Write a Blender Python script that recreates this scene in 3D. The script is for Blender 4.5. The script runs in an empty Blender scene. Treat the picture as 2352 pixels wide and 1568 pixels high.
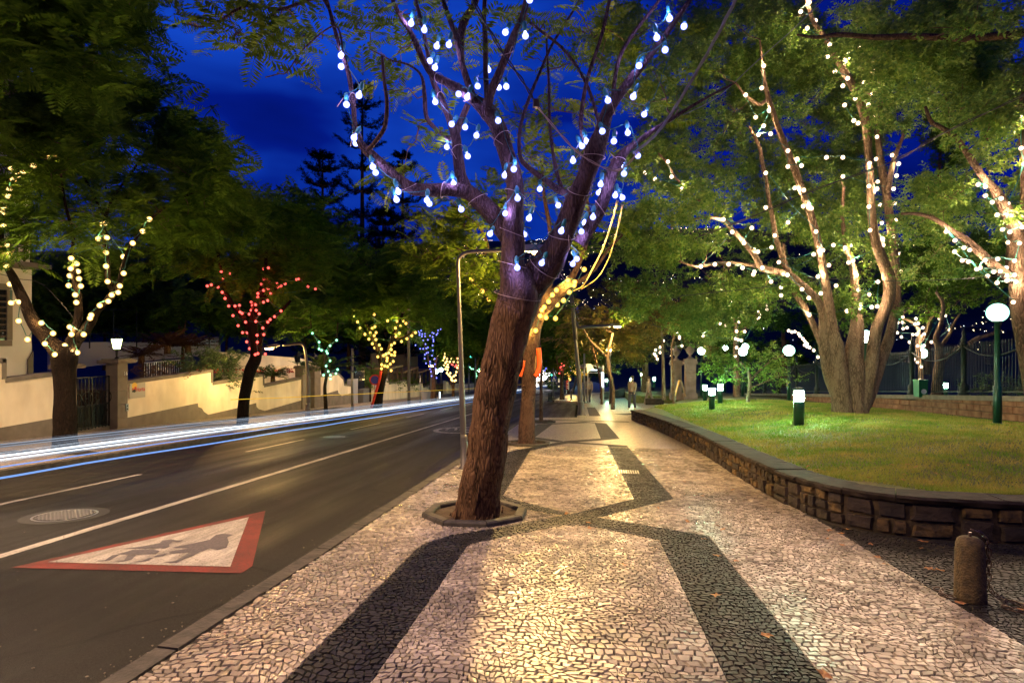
import bpy, bmesh, math, random
import numpy as np
from mathutils import Vector, Matrix, noise

random.seed(7); np.random.seed(7)
SC = bpy.context.scene
COL = SC.collection

# ------------------------------------------------------------------ camera, sky, exposure
FPX, CU, CV = 1372.0, 1176.0, 784.0        # survey of the photograph: focal length and centre for a 2352 x 1568 frame
YAW = math.radians(7.145); K = 0.0622; EYE = 1.6   # heading left of the street axis (+Y), fall of the street, eye height
ca, sa = math.cos(YAW), math.sin(YAW)
cam = bpy.data.cameras.new("camera"); camo = bpy.data.objects.new("camera", cam); COL.objects.link(camo)
camo.location = (0, 0, EYE); camo.rotation_euler = (math.radians(90), 0, YAW)
cam.sensor_width = 36; cam.lens = 36 * FPX / 2352; cam.clip_end = 8000; cam.clip_start = 0.05
SC.camera = camo

world = bpy.data.worlds.new("World"); SC.world = world; world.use_nodes = True
wn, wl = world.node_tree.nodes, world.node_tree.links
wn.clear()
def N(tree, t, **kw):
    n = tree.nodes.new(t)
    for k_, v_ in kw.items():
        if k_.startswith('i_'):
            n.inputs[k_[2:].replace('_', ' ')].default_value = v_
        else: setattr(n, k_, v_)
    return n
def ray_dir(u, v):
    X = (u - CU) / FPX; Y = (CV - v) / FPX; return Vector((-sa + ca * X, ca + sa * X, Y)).normalized()
tc = wn.new('ShaderNodeTexCoord'); mp = wn.new('ShaderNodeMapping'); mp.inputs['Scale'].default_value = (1.0, 1.0, 2.6)
nz = wn.new('ShaderNodeTexNoise'); nz.inputs['Scale'].default_value = 2.1; nz.inputs['Detail'].default_value = 4.0; nz.inputs['Roughness'].default_value = 0.5
mp.inputs['Location'].default_value = (1.7, 0.45, 0.2)
cr = wn.new('ShaderNodeValToRGB'); e = cr.color_ramp.elements
e[0].position = 0.34; e[0].color = (0.0006, 0.0040, 0.11, 1)
e[1].position = 0.72; e[1].color = (0.010, 0.095, 0.85, 1)
m_ = cr.color_ramp.elements.new(0.52); m_.color = (0.0014, 0.0150, 0.34, 1)
bg = wn.new('ShaderNodeBackground'); bg.inputs['Strength'].default_value = 0.64
wo = wn.new('ShaderNodeOutputWorld')
wl.new(tc.outputs['Generated'], mp.inputs['Vector']); wl.new(mp.outputs[0], nz.inputs['Vector'])
vm = wn.new('ShaderNodeVectorMath'); vm.operation = 'DISTANCE'; vm.inputs[1].default_value = tuple(ray_dir(690, 345)); wl.new(tc.outputs['Generated'], vm.inputs[0])
gr = wn.new('ShaderNodeMapRange'); gr.interpolation_type = 'SMOOTHSTEP'; gr.inputs['From Min'].default_value = 0.0; gr.inputs['From Max'].default_value = 0.55; gr.inputs['To Min'].default_value = .20; gr.inputs['To Max'].default_value = 0.0; wl.new(vm.outputs['Value'], gr.inputs[0])
ad = wn.new('ShaderNodeMath'); ad.operation = 'ADD'; wl.new(nz.outputs['Fac'], ad.inputs[0]); wl.new(gr.outputs[0], ad.inputs[1]); wl.new(ad.outputs[0], cr.inputs['Fac']); wl.new(cr.outputs['Color'], bg.inputs['Color']); wl.new(bg.outputs[0], wo.inputs[0])

SC.view_settings.view_transform = 'Standard'; SC.view_settings.look = 'None'
SC.view_settings.exposure = 0.0; SC.view_settings.gamma = 1.0; SC.view_settings.use_curve_mapping = False
SC.render.engine = 'CYCLES'
SC.cycles.use_denoising = True
SC.cycles.max_bounces = 5; SC.cycles.diffuse_bounces = 2; SC.cycles.glossy_bounces = 2; SC.cycles.transmission_bounces = 3
SC.cycles.transparent_max_bounces = 8; SC.cycles.sample_clamp_indirect = 3.0; SC.cycles.use_light_tree = True
SC.cycles.caustics_reflective = False; SC.cycles.caustics_refractive = False

# ------------------------------------------------------------------ survey helpers
def ray(u, v):
    X = (u - CU) / FPX; Y = (CV - v) / FPX
    return Vector((-sa + ca * X, ca + sa * X, Y))
def P(u, v, d): return Vector((0, 0, EYE)) + ray(u, v) * d
def G(u, v, off=0.0):
    r = ray(u, v); t = (-EYE + off) / (r.z + K * r.y); return Vector((0, 0, EYE)) + r * t
def W(u, v, x=-14.0):
    r = ray(u, v); t = x / r.x; return Vector((0, 0, EYE)) + r * t
def gz(y, off=0.0): return -K * y + off
Z1 = lambda x, y: (x * .4006, y * .4006 + 314)
Z2 = lambda x, y: (x * .3004 + 439.7, y * .3004 + 565.4)
Z3 = lambda x, y: (x * .3004 + 942.3, y * .3004 + 691)
Z4 = lambda x, y: (x * .4006 + 753.8, y * .4006)
Z5 = lambda x, y: (x * .4006 + 1570.5, y * .4006)
Z6 = lambda x, y: (x * .3857 + 1444.9, y * .3857 + 628.2)
Y1 = lambda x, y: (x * .2404, y * .2404 + 753.8)
Y2 = lambda x, y: (x * .2938, y * .2938 + 1099.4)
Y3 = lambda x, y: (x * .1402 + 1162.2, y * .1402 + 722.4)
Y4 = lambda x, y: (x * .1402 + 910.9, y * .1402 + 722.4)
Y5 = lambda x, y: (x * .1402 + 1476.3, y * .1402 + 722.4)
Y6 = lambda x, y: (x * .2254 + 1821.8, y * .2254 + 628.2)
Y7 = lambda x, y: (x * .2404 + 942.3, y * .2404 + 439.7)

# ------------------------------------------------------------------ object helpers
def tag(o, label=None, cat=None, group=None, kind=None):
    if label: o['label'] = label
    if cat: o['category'] = cat
    if group: o['group'] = group
    if kind: o['kind'] = kind
    return o
def thing(name, loc, label=None, cat=None, group=None):
    o = bpy.data.objects.new(name, None); COL.objects.link(o); o.location = loc; o.empty_display_size = .2
    return tag(o, label, cat, group)
def adopt(o, parent):
    if parent is None: return o
    o.parent = parent
    if parent.parent is None:
        o.matrix_parent_inverse = Matrix.LocRotScale(parent.location, parent.rotation_euler, None).inverted()
    return o
class MB:
    def __init__(s): s.v = []; s.f = []
    def add(s, vs, fs):
        b = len(s.v); s.v.extend([tuple(p) for p in vs]); s.f.extend([tuple(i + b for i in q) for q in fs]); return s
    def box(s, c, size, rz=0.0, taper=1.0):
        hx, hy, hz = size[0] / 2, size[1] / 2, size[2] / 2; cz, sz = math.cos(rz), math.sin(rz); vs = []
        for k_, zz in ((1.0, -hz), (taper, hz)):
            for x, y in ((-hx, -hy), (hx, -hy), (hx, hy), (-hx, hy)):
                x *= k_; y *= k_
                vs.append((c[0] + x * cz - y * sz, c[1] + x * sz + y * cz, c[2] + zz))
        return s.add(vs, [(0, 3, 2, 1), (4, 5, 6, 7), (0, 1, 5, 4), (1, 2, 6, 5), (2, 3, 7, 6), (3, 0, 4, 7)])
    def prism(s, poly, ext):
        n = len(poly); e_ = Vector(ext); a = [Vector(p) for p in poly]; b = [p + e_ for p in a]
        return s.add(a + b, [tuple(range(n)), tuple(range(2 * n - 1, n - 1, -1))] + [(i, i + n, (i + 1) % n + n, (i + 1) % n) for i in range(n)])
    def lathe(s, c, prof, n=12, axis=None):
        vs = []; fs = []; M = None
        if axis is not None: M = Vector((0, 0, 1)).rotation_difference(Vector(axis).normalized()).to_matrix()
        for r, z in prof:
            for i in range(n):
                a = 2 * math.pi * i / n; p = Vector((r * math.cos(a), r * math.sin(a), z))
                if M: p = M @ p
                vs.append(Vector(c) + p)
        for j in range(len(prof) - 1):
            for i in range(n):
                fs.append((j * n + i, j * n + (i + 1) % n, (j + 1) * n + (i + 1) % n, (j + 1) * n + i))
        fs.append(tuple(range(n - 1, -1, -1))); fs.append(tuple((len(prof) - 1) * n + i for i in range(n)))
        return s.add(vs, fs)
    def tube(s, pts, rad, n=8, lump=0.0, freq=3.0, flat=None, cap=True):
        pts = [Vector(p) for p in pts]; m = len(pts)
        if not hasattr(rad, '__len__'): rad = [rad] * m
        T = []
        for i in range(m):
            t = pts[min(i + 1, m - 1)] - pts[max(i - 1, 0)]
            T.append(t.normalized() if t.length > 1e-9 else Vector((0, 0, 1)))
        u_ = T[0].orthogonal().normalized(); vs = []
        for i in range(m):
            u_ = (u_ - T[i] * u_.dot(T[i])); u_ = u_.normalized() if u_.length > 1e-6 else T[i].orthogonal().normalized()
            w_ = T[i].cross(u_)
            for j in range(n):
                a = 2 * math.pi * j / n; dvec = u_ * math.cos(a) + w_ * math.sin(a); r = rad[i]
                if lump:
                    q = pts[i] + dvec * r
                    r *= 1 + lump * (noise.noise(q * freq) + .5 * noise.noise(Vector((dvec.x * 5, dvec.y * 5, dvec.z * 5 + q.z * .6)) ))
                vs.append(pts[i] + dvec * r)
        fs = [(i * n + j, i * n + (j + 1) % n, (i + 1) * n + (j + 1) % n, (i + 1) * n + j) for i in range(m - 1) for j in range(n)]
        if cap: fs += [tuple(range(n - 1, -1, -1)), tuple((m - 1) * n + j for j in range(n))]
        return s.add(vs, fs)
    def build(s, name, mat, parent=None, smooth=False, **kw):
        me = bpy.data.meshes.new(name); me.from_pydata(s.v, [], s.f); me.materials.append(mat)
        if smooth: me.polygons.foreach_set('use_smooth', [True] * len(me.polygons))
        me.update()
        o = bpy.data.objects.new(name, me); COL.objects.link(o); adopt(o, parent)
        return tag(o, **kw) if kw else o
def inst(src_mesh, name, parent=None, loc=(0, 0, 0), rot=(0, 0, 0), scale=(1, 1, 1)):
    o = bpy.data.objects.new(name, src_mesh); COL.objects.link(o); o.location = loc; o.rotation_euler = rot; o.scale = scale
    return adopt(o, parent)
def np_mesh(name, V, F, mat, parent=None, smooth=False):
    """V (n,3), F (m,4) arrays -> one object"""
    me = bpy.data.meshes.new(name); n = len(V); m, kk = F.shape
    me.vertices.add(n); me.vertices.foreach_set('co', V.astype(np.float32).ravel())
    me.loops.add(m * kk); me.loops.foreach_set('vertex_index', F.astype(np.int32).ravel())
    me.polygons.add(m); me.polygons.foreach_set('loop_start', np.arange(0, m * kk, kk, dtype=np.int32))
    try: me.polygons.foreach_set('loop_total', np.full(m, kk, dtype=np.int32))
    except Exception: pass
    if smooth: me.polygons.foreach_set('use_smooth', np.ones(m, dtype=bool))
    me.materials.append(mat); me.update(calc_edges=True); me.validate()
    o = bpy.data.objects.new(name, me); COL.objects.link(o); adopt(o, parent); return o
def smooth_path(pts, rad, sub=5):
    """Catmull-Rom through pts (Vectors) with radii"""
    P_ = [Vector(p) for p in pts]; n = len(P_); outp = []; outr = []
    for i in range(n - 1):
        p0 = P_[max(i - 1, 0)]; p1 = P_[i]; p2 = P_[i + 1]; p3 = P_[min(i + 2, n - 1)]
        for k_ in range(sub):
            t = k_ / sub
            outp.append(.5 * ((2 * p1) + (p2 - p0) * t + (2 * p0 - 5 * p1 + 4 * p2 - p3) * t * t + (3 * p1 - p0 - 3 * p2 + p3) * t ** 3))
            outr.append(rad[i] * (1 - t) + rad[i + 1] * t)
    outp.append(P_[-1]); outr.append(rad[-1]); return outp, outr

# ------------------------------------------------------------------ materials
MATS = {}
def newmat(name):
    m = bpy.data.materials.new(name); m.use_nodes = True; nt = m.node_tree; nt.nodes.clear()
    out = nt.nodes.new('ShaderNodeOutputMaterial'); return m, nt, out
def mat(name, col, rough=.7, metal=0.0, col2=None, scale=8.0, bump=0.0, bscale=40.0, island=0.0, spec=.5, detail=4.0, stretch=None, thr=(.35, .65)):
    m, nt, out = newmat(name); L = nt.links.new
    b = nt.nodes.new('ShaderNodeBsdfPrincipled'); L(b.outputs[0], out.inputs[0])
    b.inputs['Roughness'].default_value = rough; b.inputs['Metallic'].default_value = metal
    try: b.inputs['Specular IOR Level'].default_value = spec
    except Exception: pass
    tcn = nt.nodes.new('ShaderNodeTexCoord'); src = tcn.outputs['Object']
    if stretch:
        mpn = nt.nodes.new('ShaderNodeMapping'); mpn.inputs['Scale'].default_value = stretch; L(src, mpn.inputs[0]); src = mpn.outputs[0]
    c = None
    if col2 is not None:
        n = nt.nodes.new('ShaderNodeTexNoise'); n.inputs['Scale'].default_value = scale; n.inputs['Detail'].default_value = detail; L(src, n.inputs['Vector'])
        r = nt.nodes.new('ShaderNodeValToRGB'); r.color_ramp.elements[0].position = thr[0]; r.color_ramp.elements[1].position = thr[1]
        r.color_ramp.elements[0].color = (*col, 1); r.color_ramp.elements[1].color = (*col2, 1); L(n.outputs['Fac'], r.inputs[0]); c = r.outputs[0]
    if island:
        g = nt.nodes.new('ShaderNodeNewGeometry'); mr = nt.nodes.new('ShaderNodeMapRange'); mr.inputs['To Min'].default_value = 1 - island; mr.inputs['To Max'].default_value = 1 + island
        L(g.outputs['Random Per Island'], mr.inputs[0])
        h = nt.nodes.new('ShaderNodeMix'); h.data_type = 'RGBA'; h.blend_type = 'MULTIPLY'; h.inputs[0].default_value = 1
        if c is not None: L(c, h.inputs[6])
        else: h.inputs[6].default_value = (*col, 1)
        L(mr.outputs[0], h.inputs[7]); c = h.outputs[2]
    if c is not None: L(c, b.inputs['Base Color'])
    else: b.inputs['Base Color'].default_value = (*col, 1)
    if bump:
        n2 = nt.nodes.new('ShaderNodeTexNoise'); n2.inputs['Scale'].default_value = bscale; n2.inputs['Detail'].default_value = 5; L(src, n2.inputs['Vector'])
        bp = nt.nodes.new('ShaderNodeBump'); bp.inputs['Strength'].default_value = bump; bp.inputs['Distance'].default_value = .02
        L(n2.outputs['Fac'], bp.inputs['Height']); L(bp.outputs[0], b.inputs['Normal'])
    MATS[name] = m; return m
def emat(name, col, strength, rim=None):
    m, nt, out = newmat(name); e_ = nt.nodes.new('ShaderNodeEmission'); e_.inputs[0].default_value = (*col, 1); e_.inputs[1].default_value = strength
    if rim:   # frosted glass: hot filament in the middle, dimmer coloured rim also imitating a halo
        lw = nt.nodes.new('ShaderNodeLayerWeight'); lw.inputs[0].default_value = .5; mx = nt.nodes.new('ShaderNodeMix'); mx.data_type = 'RGBA'
        mr = nt.nodes.new('ShaderNodeMapRange'); mr.inputs['From Min'].default_value = .12; mr.inputs['From Max'].default_value = .60
        nt.links.new(lw.outputs['Facing'], mr.inputs[0]); nt.links.new(mr.outputs[0], mx.inputs[0]); mx.inputs[6].default_value = (*col, 1); mx.inputs[7].default_value = (*rim, 1); nt.links.new(mx.outputs[2], e_.inputs[0])
    nt.links.new(e_.outputs[0], out.inputs[0]); MATS[name] = m; return m
def leafmat(name, c1, c2, trans=.35, gloss=.12, patch=0):
    m, nt, out = newmat(name); L = nt.links.new
    g = nt.nodes.new('ShaderNodeNewGeometry'); r = nt.nodes.new('ShaderNodeValToRGB')
    r.color_ramp.elements[0].color = (*c1, 1); r.color_ramp.elements[1].color = (*c2, 1); L(g.outputs['Random Per Island'], r.inputs[0])
    if patch:
        tcn = nt.nodes.new('ShaderNodeTexCoord'); n = nt.nodes.new('ShaderNodeTexNoise'); n.inputs['Scale'].default_value = patch; n.inputs['Detail'].default_value = 5; L(tcn.outputs['Object'], n.inputs['Vector'])
        mr = nt.nodes.new('ShaderNodeMapRange'); mr.inputs['From Min'].default_value = .36; mr.inputs['From Max'].default_value = .64; L(n.outputs['Fac'], mr.inputs[0])
        av = nt.nodes.new('ShaderNodeMath'); av.operation = 'MULTIPLY_ADD'; av.inputs[1].default_value = .35; L(g.outputs['Random Per Island'], av.inputs[0]); m6 = nt.nodes.new('ShaderNodeMath'); m6.operation = 'MULTIPLY'; m6.inputs[1].default_value = .65; L(mr.outputs[0], m6.inputs[0]); L(m6.outputs[0], av.inputs[2]); L(av.outputs[0], r.inputs[0])
    d = nt.nodes.new('ShaderNodeBsdfDiffuse'); t = nt.nodes.new('ShaderNodeBsdfTranslucent'); s_ = nt.nodes.new('ShaderNodeMixShader'); s_.inputs[0].default_value = trans
    L(r.outputs[0], d.inputs[0]); L(r.outputs[0], t.inputs[0]); L(d.outputs[0], s_.inputs[1]); L(t.outputs[0], s_.inputs[2])
    gl = nt.nodes.new('ShaderNodeBsdfGlossy'); gl.inputs['Roughness'].default_value = .4; gl.inputs[0].default_value = (.5, .5, .5, 1)
    s2 = nt.nodes.new('ShaderNodeMixShader'); s2.inputs[0].default_value = gloss * .3; L(s_.outputs[0], s2.inputs[1]); L(gl.outputs[0], s2.inputs[2]); L(s2.outputs[0], out.inputs[0])
    MATS[name] = m; return m
def barkmat(name, c1, c2, sc=1.0, strength=.9):
    m, nt, out = newmat(name); L = nt.links.new
    b = nt.nodes.new('ShaderNodeBsdfPrincipled'); b.inputs['Roughness'].default_value = .85; b.inputs['Specular IOR Level'].default_value = .15; L(b.outputs[0], out.inputs[0])
    tcn = nt.nodes.new('ShaderNodeTexCoord'); mpn = nt.nodes.new('ShaderNodeMapping'); mpn.inputs['Scale'].default_value = (sc, sc, sc * .22); L(tcn.outputs['Object'], mpn.inputs[0])
    vo = nt.nodes.new('ShaderNodeTexVoronoi'); vo.feature = 'DISTANCE_TO_EDGE'; vo.inputs['Scale'].default_value = 34
    n0 = nt.nodes.new('ShaderNodeTexNoise'); n0.inputs['Scale'].default_value = 9; n0.inputs['Detail'].default_value = 6; L(mpn.outputs[0], n0.inputs['Vector'])
    mx = nt.nodes.new('ShaderNodeMix'); mx.data_type = 'RGBA'; mx.inputs[0].default_value = .12; L(mpn.outputs[0], mx.inputs[6]); L(n0.outputs['Color'], mx.inputs[7]); L(mx.outputs[2], vo.inputs['Vector'])
    mt = nt.nodes.new('ShaderNodeMath'); mt.operation = 'MULTIPLY_ADD'; L(vo.outputs['Distance'], mt.inputs[0]); mt.inputs[1].default_value = 1.6; L(n0.outputs['Fac'], mt.inputs[2])
    r = nt.nodes.new('ShaderNodeValToRGB'); r.color_ramp.elements[0].position = .38; r.color_ramp.elements[1].position = .8
    r.color_ramp.elements[0].color = (*c1, 1); r.color_ramp.elements[1].color = (*c2, 1); L(mt.outputs[0], r.inputs[0]); L(r.outputs[0], b.inputs['Base Color'])
    bp = nt.nodes.new('ShaderNodeBump'); bp.inputs['Strength'].default_value = strength; bp.inputs['Distance'].default_value = .03; L(mt.outputs[0], bp.inputs['Height']); L(bp.outputs[0], b.inputs['Normal'])
    MATS[name] = m; return m
def cobblemat(name, c1, c2, joint, scale=20.0, rough=.4):
    m, nt, out = newmat(name); L = nt.links.new
    b = nt.nodes.new('ShaderNodeBsdfPrincipled'); b.inputs['Roughness'].default_value = rough; L(b.outputs[0], out.inputs[0])
    tcn = nt.nodes.new('ShaderNodeTexCoord')
    v1 = nt.nodes.new('ShaderNodeTexVoronoi'); v1.feature = 'DISTANCE_TO_EDGE'; v1.inputs['Scale'].default_value = scale; L(tcn.outputs['Object'], v1.inputs['Vector'])
    v2 = nt.nodes.new('ShaderNodeTexVoronoi'); v2.inputs['Scale'].default_value = scale; L(tcn.outputs['Object'], v2.inputs['Vector'])
    sp = nt.nodes.new('ShaderNodeSeparateColor'); L(v2.outputs['Color'], sp.inputs[0])
    mx = nt.nodes.new('ShaderNodeMix'); mx.data_type = 'RGBA'; L(sp.outputs[0], mx.inputs[0]); mx.inputs[6].default_value = (*c1, 1); mx.inputs[7].default_value = (*c2, 1)
    r = nt.nodes.new('ShaderNodeMapRange'); r.inputs['From Min'].default_value = .04; r.inputs['From Max'].default_value = .13; L(v1.outputs['Distance'], r.inputs[0])
    mx2 = nt.nodes.new('ShaderNodeMix'); mx2.data_type = 'RGBA'; L(r.outputs[0], mx2.inputs[0]); mx2.inputs[6].default_value = (*joint, 1); L(mx.outputs[2], mx2.inputs[7]); L(mx2.outputs[2], b.inputs['Base Color'])
    bp = nt.nodes.new('ShaderNodeBump'); bp.inputs['Strength'].default_value = .6; bp.inputs['Distance'].default_value = .01; L(r.outputs[0], bp.inputs['Height']); L(bp.outputs[0], b.inputs['Normal'])
    MATS[name] = m; return m

M_stoneW = mat('limestone_cobble', (.30, .255, .20), .24, col2=(.46, .395, .315), scale=3.0, island=.36, bump=.2, bscale=60)
M_stoneB = mat('basalt_cobble', (.012, .011, .0105), .52, spec=.28, col2=(.028, .025, .023), scale=3.0, island=.35, bump=.2, bscale=60)
M_joint = mat('joint_dirt', (.010, .007, .005), .95, col2=(.022, .016, .010), scale=20)
M_cobW = cobblemat('limestone_paving_far', (.28, .235, .19), (.46, .39, .32), (.035, .028, .02), 19, .34)
M_cobB = cobblemat('basalt_paving_far', (.018, .016, .015), (.045, .04, .037), (.008, .007, .006), 19, .75)
M_asph = mat('asphalt', (.007, .0065, .006), .55, spec=.18, col2=(.017, .016, .015), scale=85, bump=.5, bscale=160, detail=8, thr=(.42, .62))
def asphalt_fix():
    nt = M_asph.node_tree; L = nt.links.new; b = [n for n in nt.nodes if n.type == 'BSDF_PRINCIPLED'][0]
    src = b.inputs['Base Color'].links[0].from_socket
    tcn = [n for n in nt.nodes if n.type == 'TEX_COORD'][0]
    mpn = nt.nodes.new('ShaderNodeMapping'); mpn.inputs['Scale'].default_value = (1.6, .08, 1); L(tcn.outputs['Object'], mpn.inputs[0])
    n = nt.nodes.new('ShaderNodeTexNoise'); n.inputs['Scale'].default_value = 1.3; n.inputs['Detail'].default_value = 3; L(mpn.outputs[0], n.inputs['Vector'])
    mr = nt.nodes.new('ShaderNodeMapRange'); mr.inputs['From Min'].default_value = .35; mr.inputs['From Max'].default_value = .65; mr.inputs['To Min'].default_value = .7; mr.inputs['To Max'].default_value = 1.35; L(n.outputs['Fac'], mr.inputs[0])
    h = nt.nodes.new('ShaderNodeMix'); h.data_type = 'RGBA'; h.blend_type = 'MULTIPLY'; h.inputs[0].default_value = 1; L(src, h.inputs[6]); L(mr.outputs[0], h.inputs[7]); vo = nt.nodes.new('ShaderNodeTexVoronoi'); vo.feature = 'DISTANCE_TO_EDGE'; vo.inputs['Scale'].default_value = .42
    n3 = nt.nodes.new('ShaderNodeTexNoise'); n3.inputs['Scale'].default_value = 1.6; n3.inputs['Detail'].default_value = 6; L(tcn.outputs['Object'], n3.inputs['Vector'])
    v3 = nt.nodes.new('ShaderNodeMix'); v3.data_type = 'RGBA'; v3.inputs[0].default_value = .30; L(tcn.outputs['Object'], v3.inputs[6]); L(n3.outputs['Color'], v3.inputs[7]); L(v3.outputs[2], vo.inputs['Vector'])
    m3 = nt.nodes.new('ShaderNodeMapRange'); m3.inputs['From Min'].default_value = .002; m3.inputs['From Max'].default_value = .009; m3.inputs['To Min'].default_value = .35; m3.inputs['To Max'].default_value = 1; L(vo.outputs['Distance'], m3.inputs[0])
    h3 = nt.nodes.new('ShaderNodeMix'); h3.data_type = 'RGBA'; h3.blend_type = 'MULTIPLY'; h3.inputs[0].default_value = 1; L(h.outputs[2], h3.inputs[6]); L(m3.outputs[0], h3.inputs[7]); L(h3.outputs[2], b.inputs['Base Color'])
    mr2 = nt.nodes.new('ShaderNodeMapRange'); mr2.inputs['From Min'].default_value = .35; mr2.inputs['From Max'].default_value = .65; mr2.inputs['To Min'].default_value = .45; mr2.inputs['To Max'].default_value = .70; L(n.outputs['Fac'], mr2.inputs[0]); L(mr2.outputs[0], b.inputs['Roughness'])
asphalt_fix()
def stain(m, sc, lo, hi, stretch=(1, 1, 1)):
    nt = m.node_tree; L = nt.links.new; b = [n for n in nt.nodes if n.type == 'BSDF_PRINCIPLED'][0]; src = b.inputs['Base Color'].links[0].from_socket
    tcn = nt.nodes.new('ShaderNodeTexCoord'); mp_ = nt.nodes.new('ShaderNodeMapping'); mp_.inputs['Scale'].default_value = stretch; L(tcn.outputs['Object'], mp_.inputs[0])
    n = nt.nodes.new('ShaderNodeTexNoise'); n.inputs['Scale'].default_value = sc; n.inputs['Detail'].default_value = 5; L(mp_.outputs[0], n.inputs['Vector'])
    mr = nt.nodes.new('ShaderNodeMapRange'); mr.inputs['From Min'].default_value = .38; mr.inputs['From Max'].default_value = .62; mr.inputs['To Min'].default_value = lo; mr.inputs['To Max'].default_value = hi; L(n.outputs['Fac'], mr.inputs[0])
    h = nt.nodes.new('ShaderNodeMix'); h.data_type = 'RGBA'; h.blend_type = 'MULTIPLY'; h.inputs[0].default_value = 1; L(src, h.inputs[6]); L(mr.outputs[0], h.inputs[7]); L(h.outputs[2], b.inputs['Base Color'])
stain(M_stoneW, 1.1, .74, 1.12); stain(M_stoneB, 1.4, .7, 1.3)
M_kerb = mat('kerb_basalt', (.03, .026, .022), .75, col2=(.065, .055, .046), scale=9, bump=.5, bscale=30)
M_paint = mat('road_paint_white', (.38, .35, .33), .6, col2=(.16, .145, .13), scale=55, thr=(.46, .70), bump=.3, bscale=160, detail=8)
stain(M_paint, 3.0, .6, 1.1, (3, .6, 1))
M_paintR = mat('road_paint_red', (.15, .011, .008), .7, col2=(.06, .016, .012), scale=50, thr=(.42, .7), bump=.3, bscale=160, detail=8)
stain(M_paintR, 2.5, .65, 1.15)
M_paintD = mat('road_paint_dark', (.05, .045, .06), .6, col2=(.10, .09, .10), scale=50)
M_cream = mat('cream_plaster', (.80, .71, .57), .85, col2=(.72, .62, .47), scale=2.2, bump=.15, bscale=60, thr=(.4, .75))
stain(M_cream, 1.3, .80, 1.06, (1, 1, .35))
M_dado = mat('grey_plaster', (.17, .15, .13), .85, col2=(.13, .115, .10), scale=3, bump=.2, bscale=50)
M_render = mat('grey_pillar_render', (.20, .17, .14), .85, col2=(.16, .14, .115), scale=4, bump=.2)
M_white = mat('house_white_plaster', (.66, .62, .60), .85, col2=(.58, .55, .53), scale=1.5, bump=.1)
M_iron = mat('wrought_iron', (.012, .014, .014), .45, .6)
M_green = mat('dark_green_paint', (.006, .045, .028), .30, .0)
M_fence = mat('fence_green_iron', (.007, .016, .013), .5, .0, spec=.3)
M_pole = mat('lamp_pole_grey', (.10, .09, .09), .45, .5, bump=.05)
M_poleb = mat('galvanised_pole', (.25, .24, .24), .4, .7)
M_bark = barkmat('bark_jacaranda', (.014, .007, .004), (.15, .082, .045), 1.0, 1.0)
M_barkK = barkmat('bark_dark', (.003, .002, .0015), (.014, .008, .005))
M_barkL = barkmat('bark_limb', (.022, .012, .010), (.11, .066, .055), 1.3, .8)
M_barkE = barkmat('bark_camphor_brown', (.03, .02, .014), (.10, .065, .045), .8, 1.0)
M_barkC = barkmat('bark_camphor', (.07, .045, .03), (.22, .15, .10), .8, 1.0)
M_twig = mat('twig_bark', (.07, .035, .025), .85, col2=(.11, .06, .04), scale=20)
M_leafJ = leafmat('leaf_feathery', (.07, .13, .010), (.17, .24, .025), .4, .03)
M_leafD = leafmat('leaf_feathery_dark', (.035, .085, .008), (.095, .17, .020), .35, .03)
M_leafC = leafmat('leaf_broad', (.05, .15, .014), (.20, .30, .04), .3, .25)
M_leafY = leafmat('leaf_yellow_lit', (.06, .10, .012), (.24, .17, .03), .35, .2)  # yellow lamplight put into the leaf colour
M_leafA = leafmat('needle_dark', (.008, .016, .010), (.016, .026, .014), .1, .02)
M_leafP = leafmat('leaf_garden', (.03, .07, .012), (.08, .13, .03), .2, .35)
M_leafR = leafmat('leaf_russet', (.06, .02, .01), (.10, .06, .02), .2, .2)
M_ivy = leafmat('leaf_ivy', (.05, .12, .015), (.12, .20, .03), .3, .2)
M_grassb = mat('lawn_soil', (.055, .085, .018), .95, col2=(.13, .12, .035), scale=6, bump=.6, bscale=90)
M_grass = leafmat('grass_blade', (.10, .27, .02), (.46, .36, .10), .35, .05, 1.3)
M_soil = mat('soil', (.035, .02, .012), .95, col2=(.06, .035, .02), scale=20, bump=.8, bscale=40)
M_basalt = mat('wall_basalt', (.014, .010, .009), .85, col2=(.042, .028, .020), scale=5, bump=.7, bscale=26, island=.3)
M_basaltL = mat('wall_basalt_lichen', (.020, .014, .010), .85, col2=(.13, .08, .028), scale=9, bump=.8, bscale=26, island=.3)
M_coping = mat('coping_basalt', (.016, .012, .010), .8, spec=.15, col2=(.040, .029, .023), scale=7, bump=.6, bscale=20, island=.2)
M_mortar = mat('mortar_brown', (.025, .018, .010), .95, col2=(.085, .058, .03), scale=8, bump=.6)
M_tuff = mat('red_tuff_block', (.14, .055, .030), .9, col2=(.24, .12, .065), scale=4, bump=.5, bscale=30, island=.45)
M_cap = mat('grey_stone_cap', (.20, .165, .13), .8, col2=(.13, .11, .09), scale=5, bump=.4)
M_boll = mat('stone_bollard', (.05, .035, .015), .8, col2=(.11, .075, .03), scale=30, bump=.7, bscale=70)
M_chain = mat('chain_steel', (.16, .12, .10), .4, .8, col2=(.08, .05, .035), scale=30)
M_cable = mat('cable_teal', (.01, .10, .09), .5)
M_cord = mat('twine', (.42, .30, .24), .8)
M_blackc = mat('cable_black', (.03, .03, .035), .5)
M_cabw = mat('cable_pale_twist', (.22, .22, .26), .6)
M_sock = mat('socket_teal', (.02, .20, .20), .4)
M_orange = mat('orange_foam', (.85, .10, .015), .6)
M_red = mat('red_foam', (.55, .03, .01), .6)
M_wood = mat('stake_wood', (.35, .24, .12), .8, col2=(.25, .16, .08), scale=12)
M_dwood = mat('dark_timber', (.045, .028, .018), .8, col2=(.07, .045, .03), scale=12)
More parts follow.
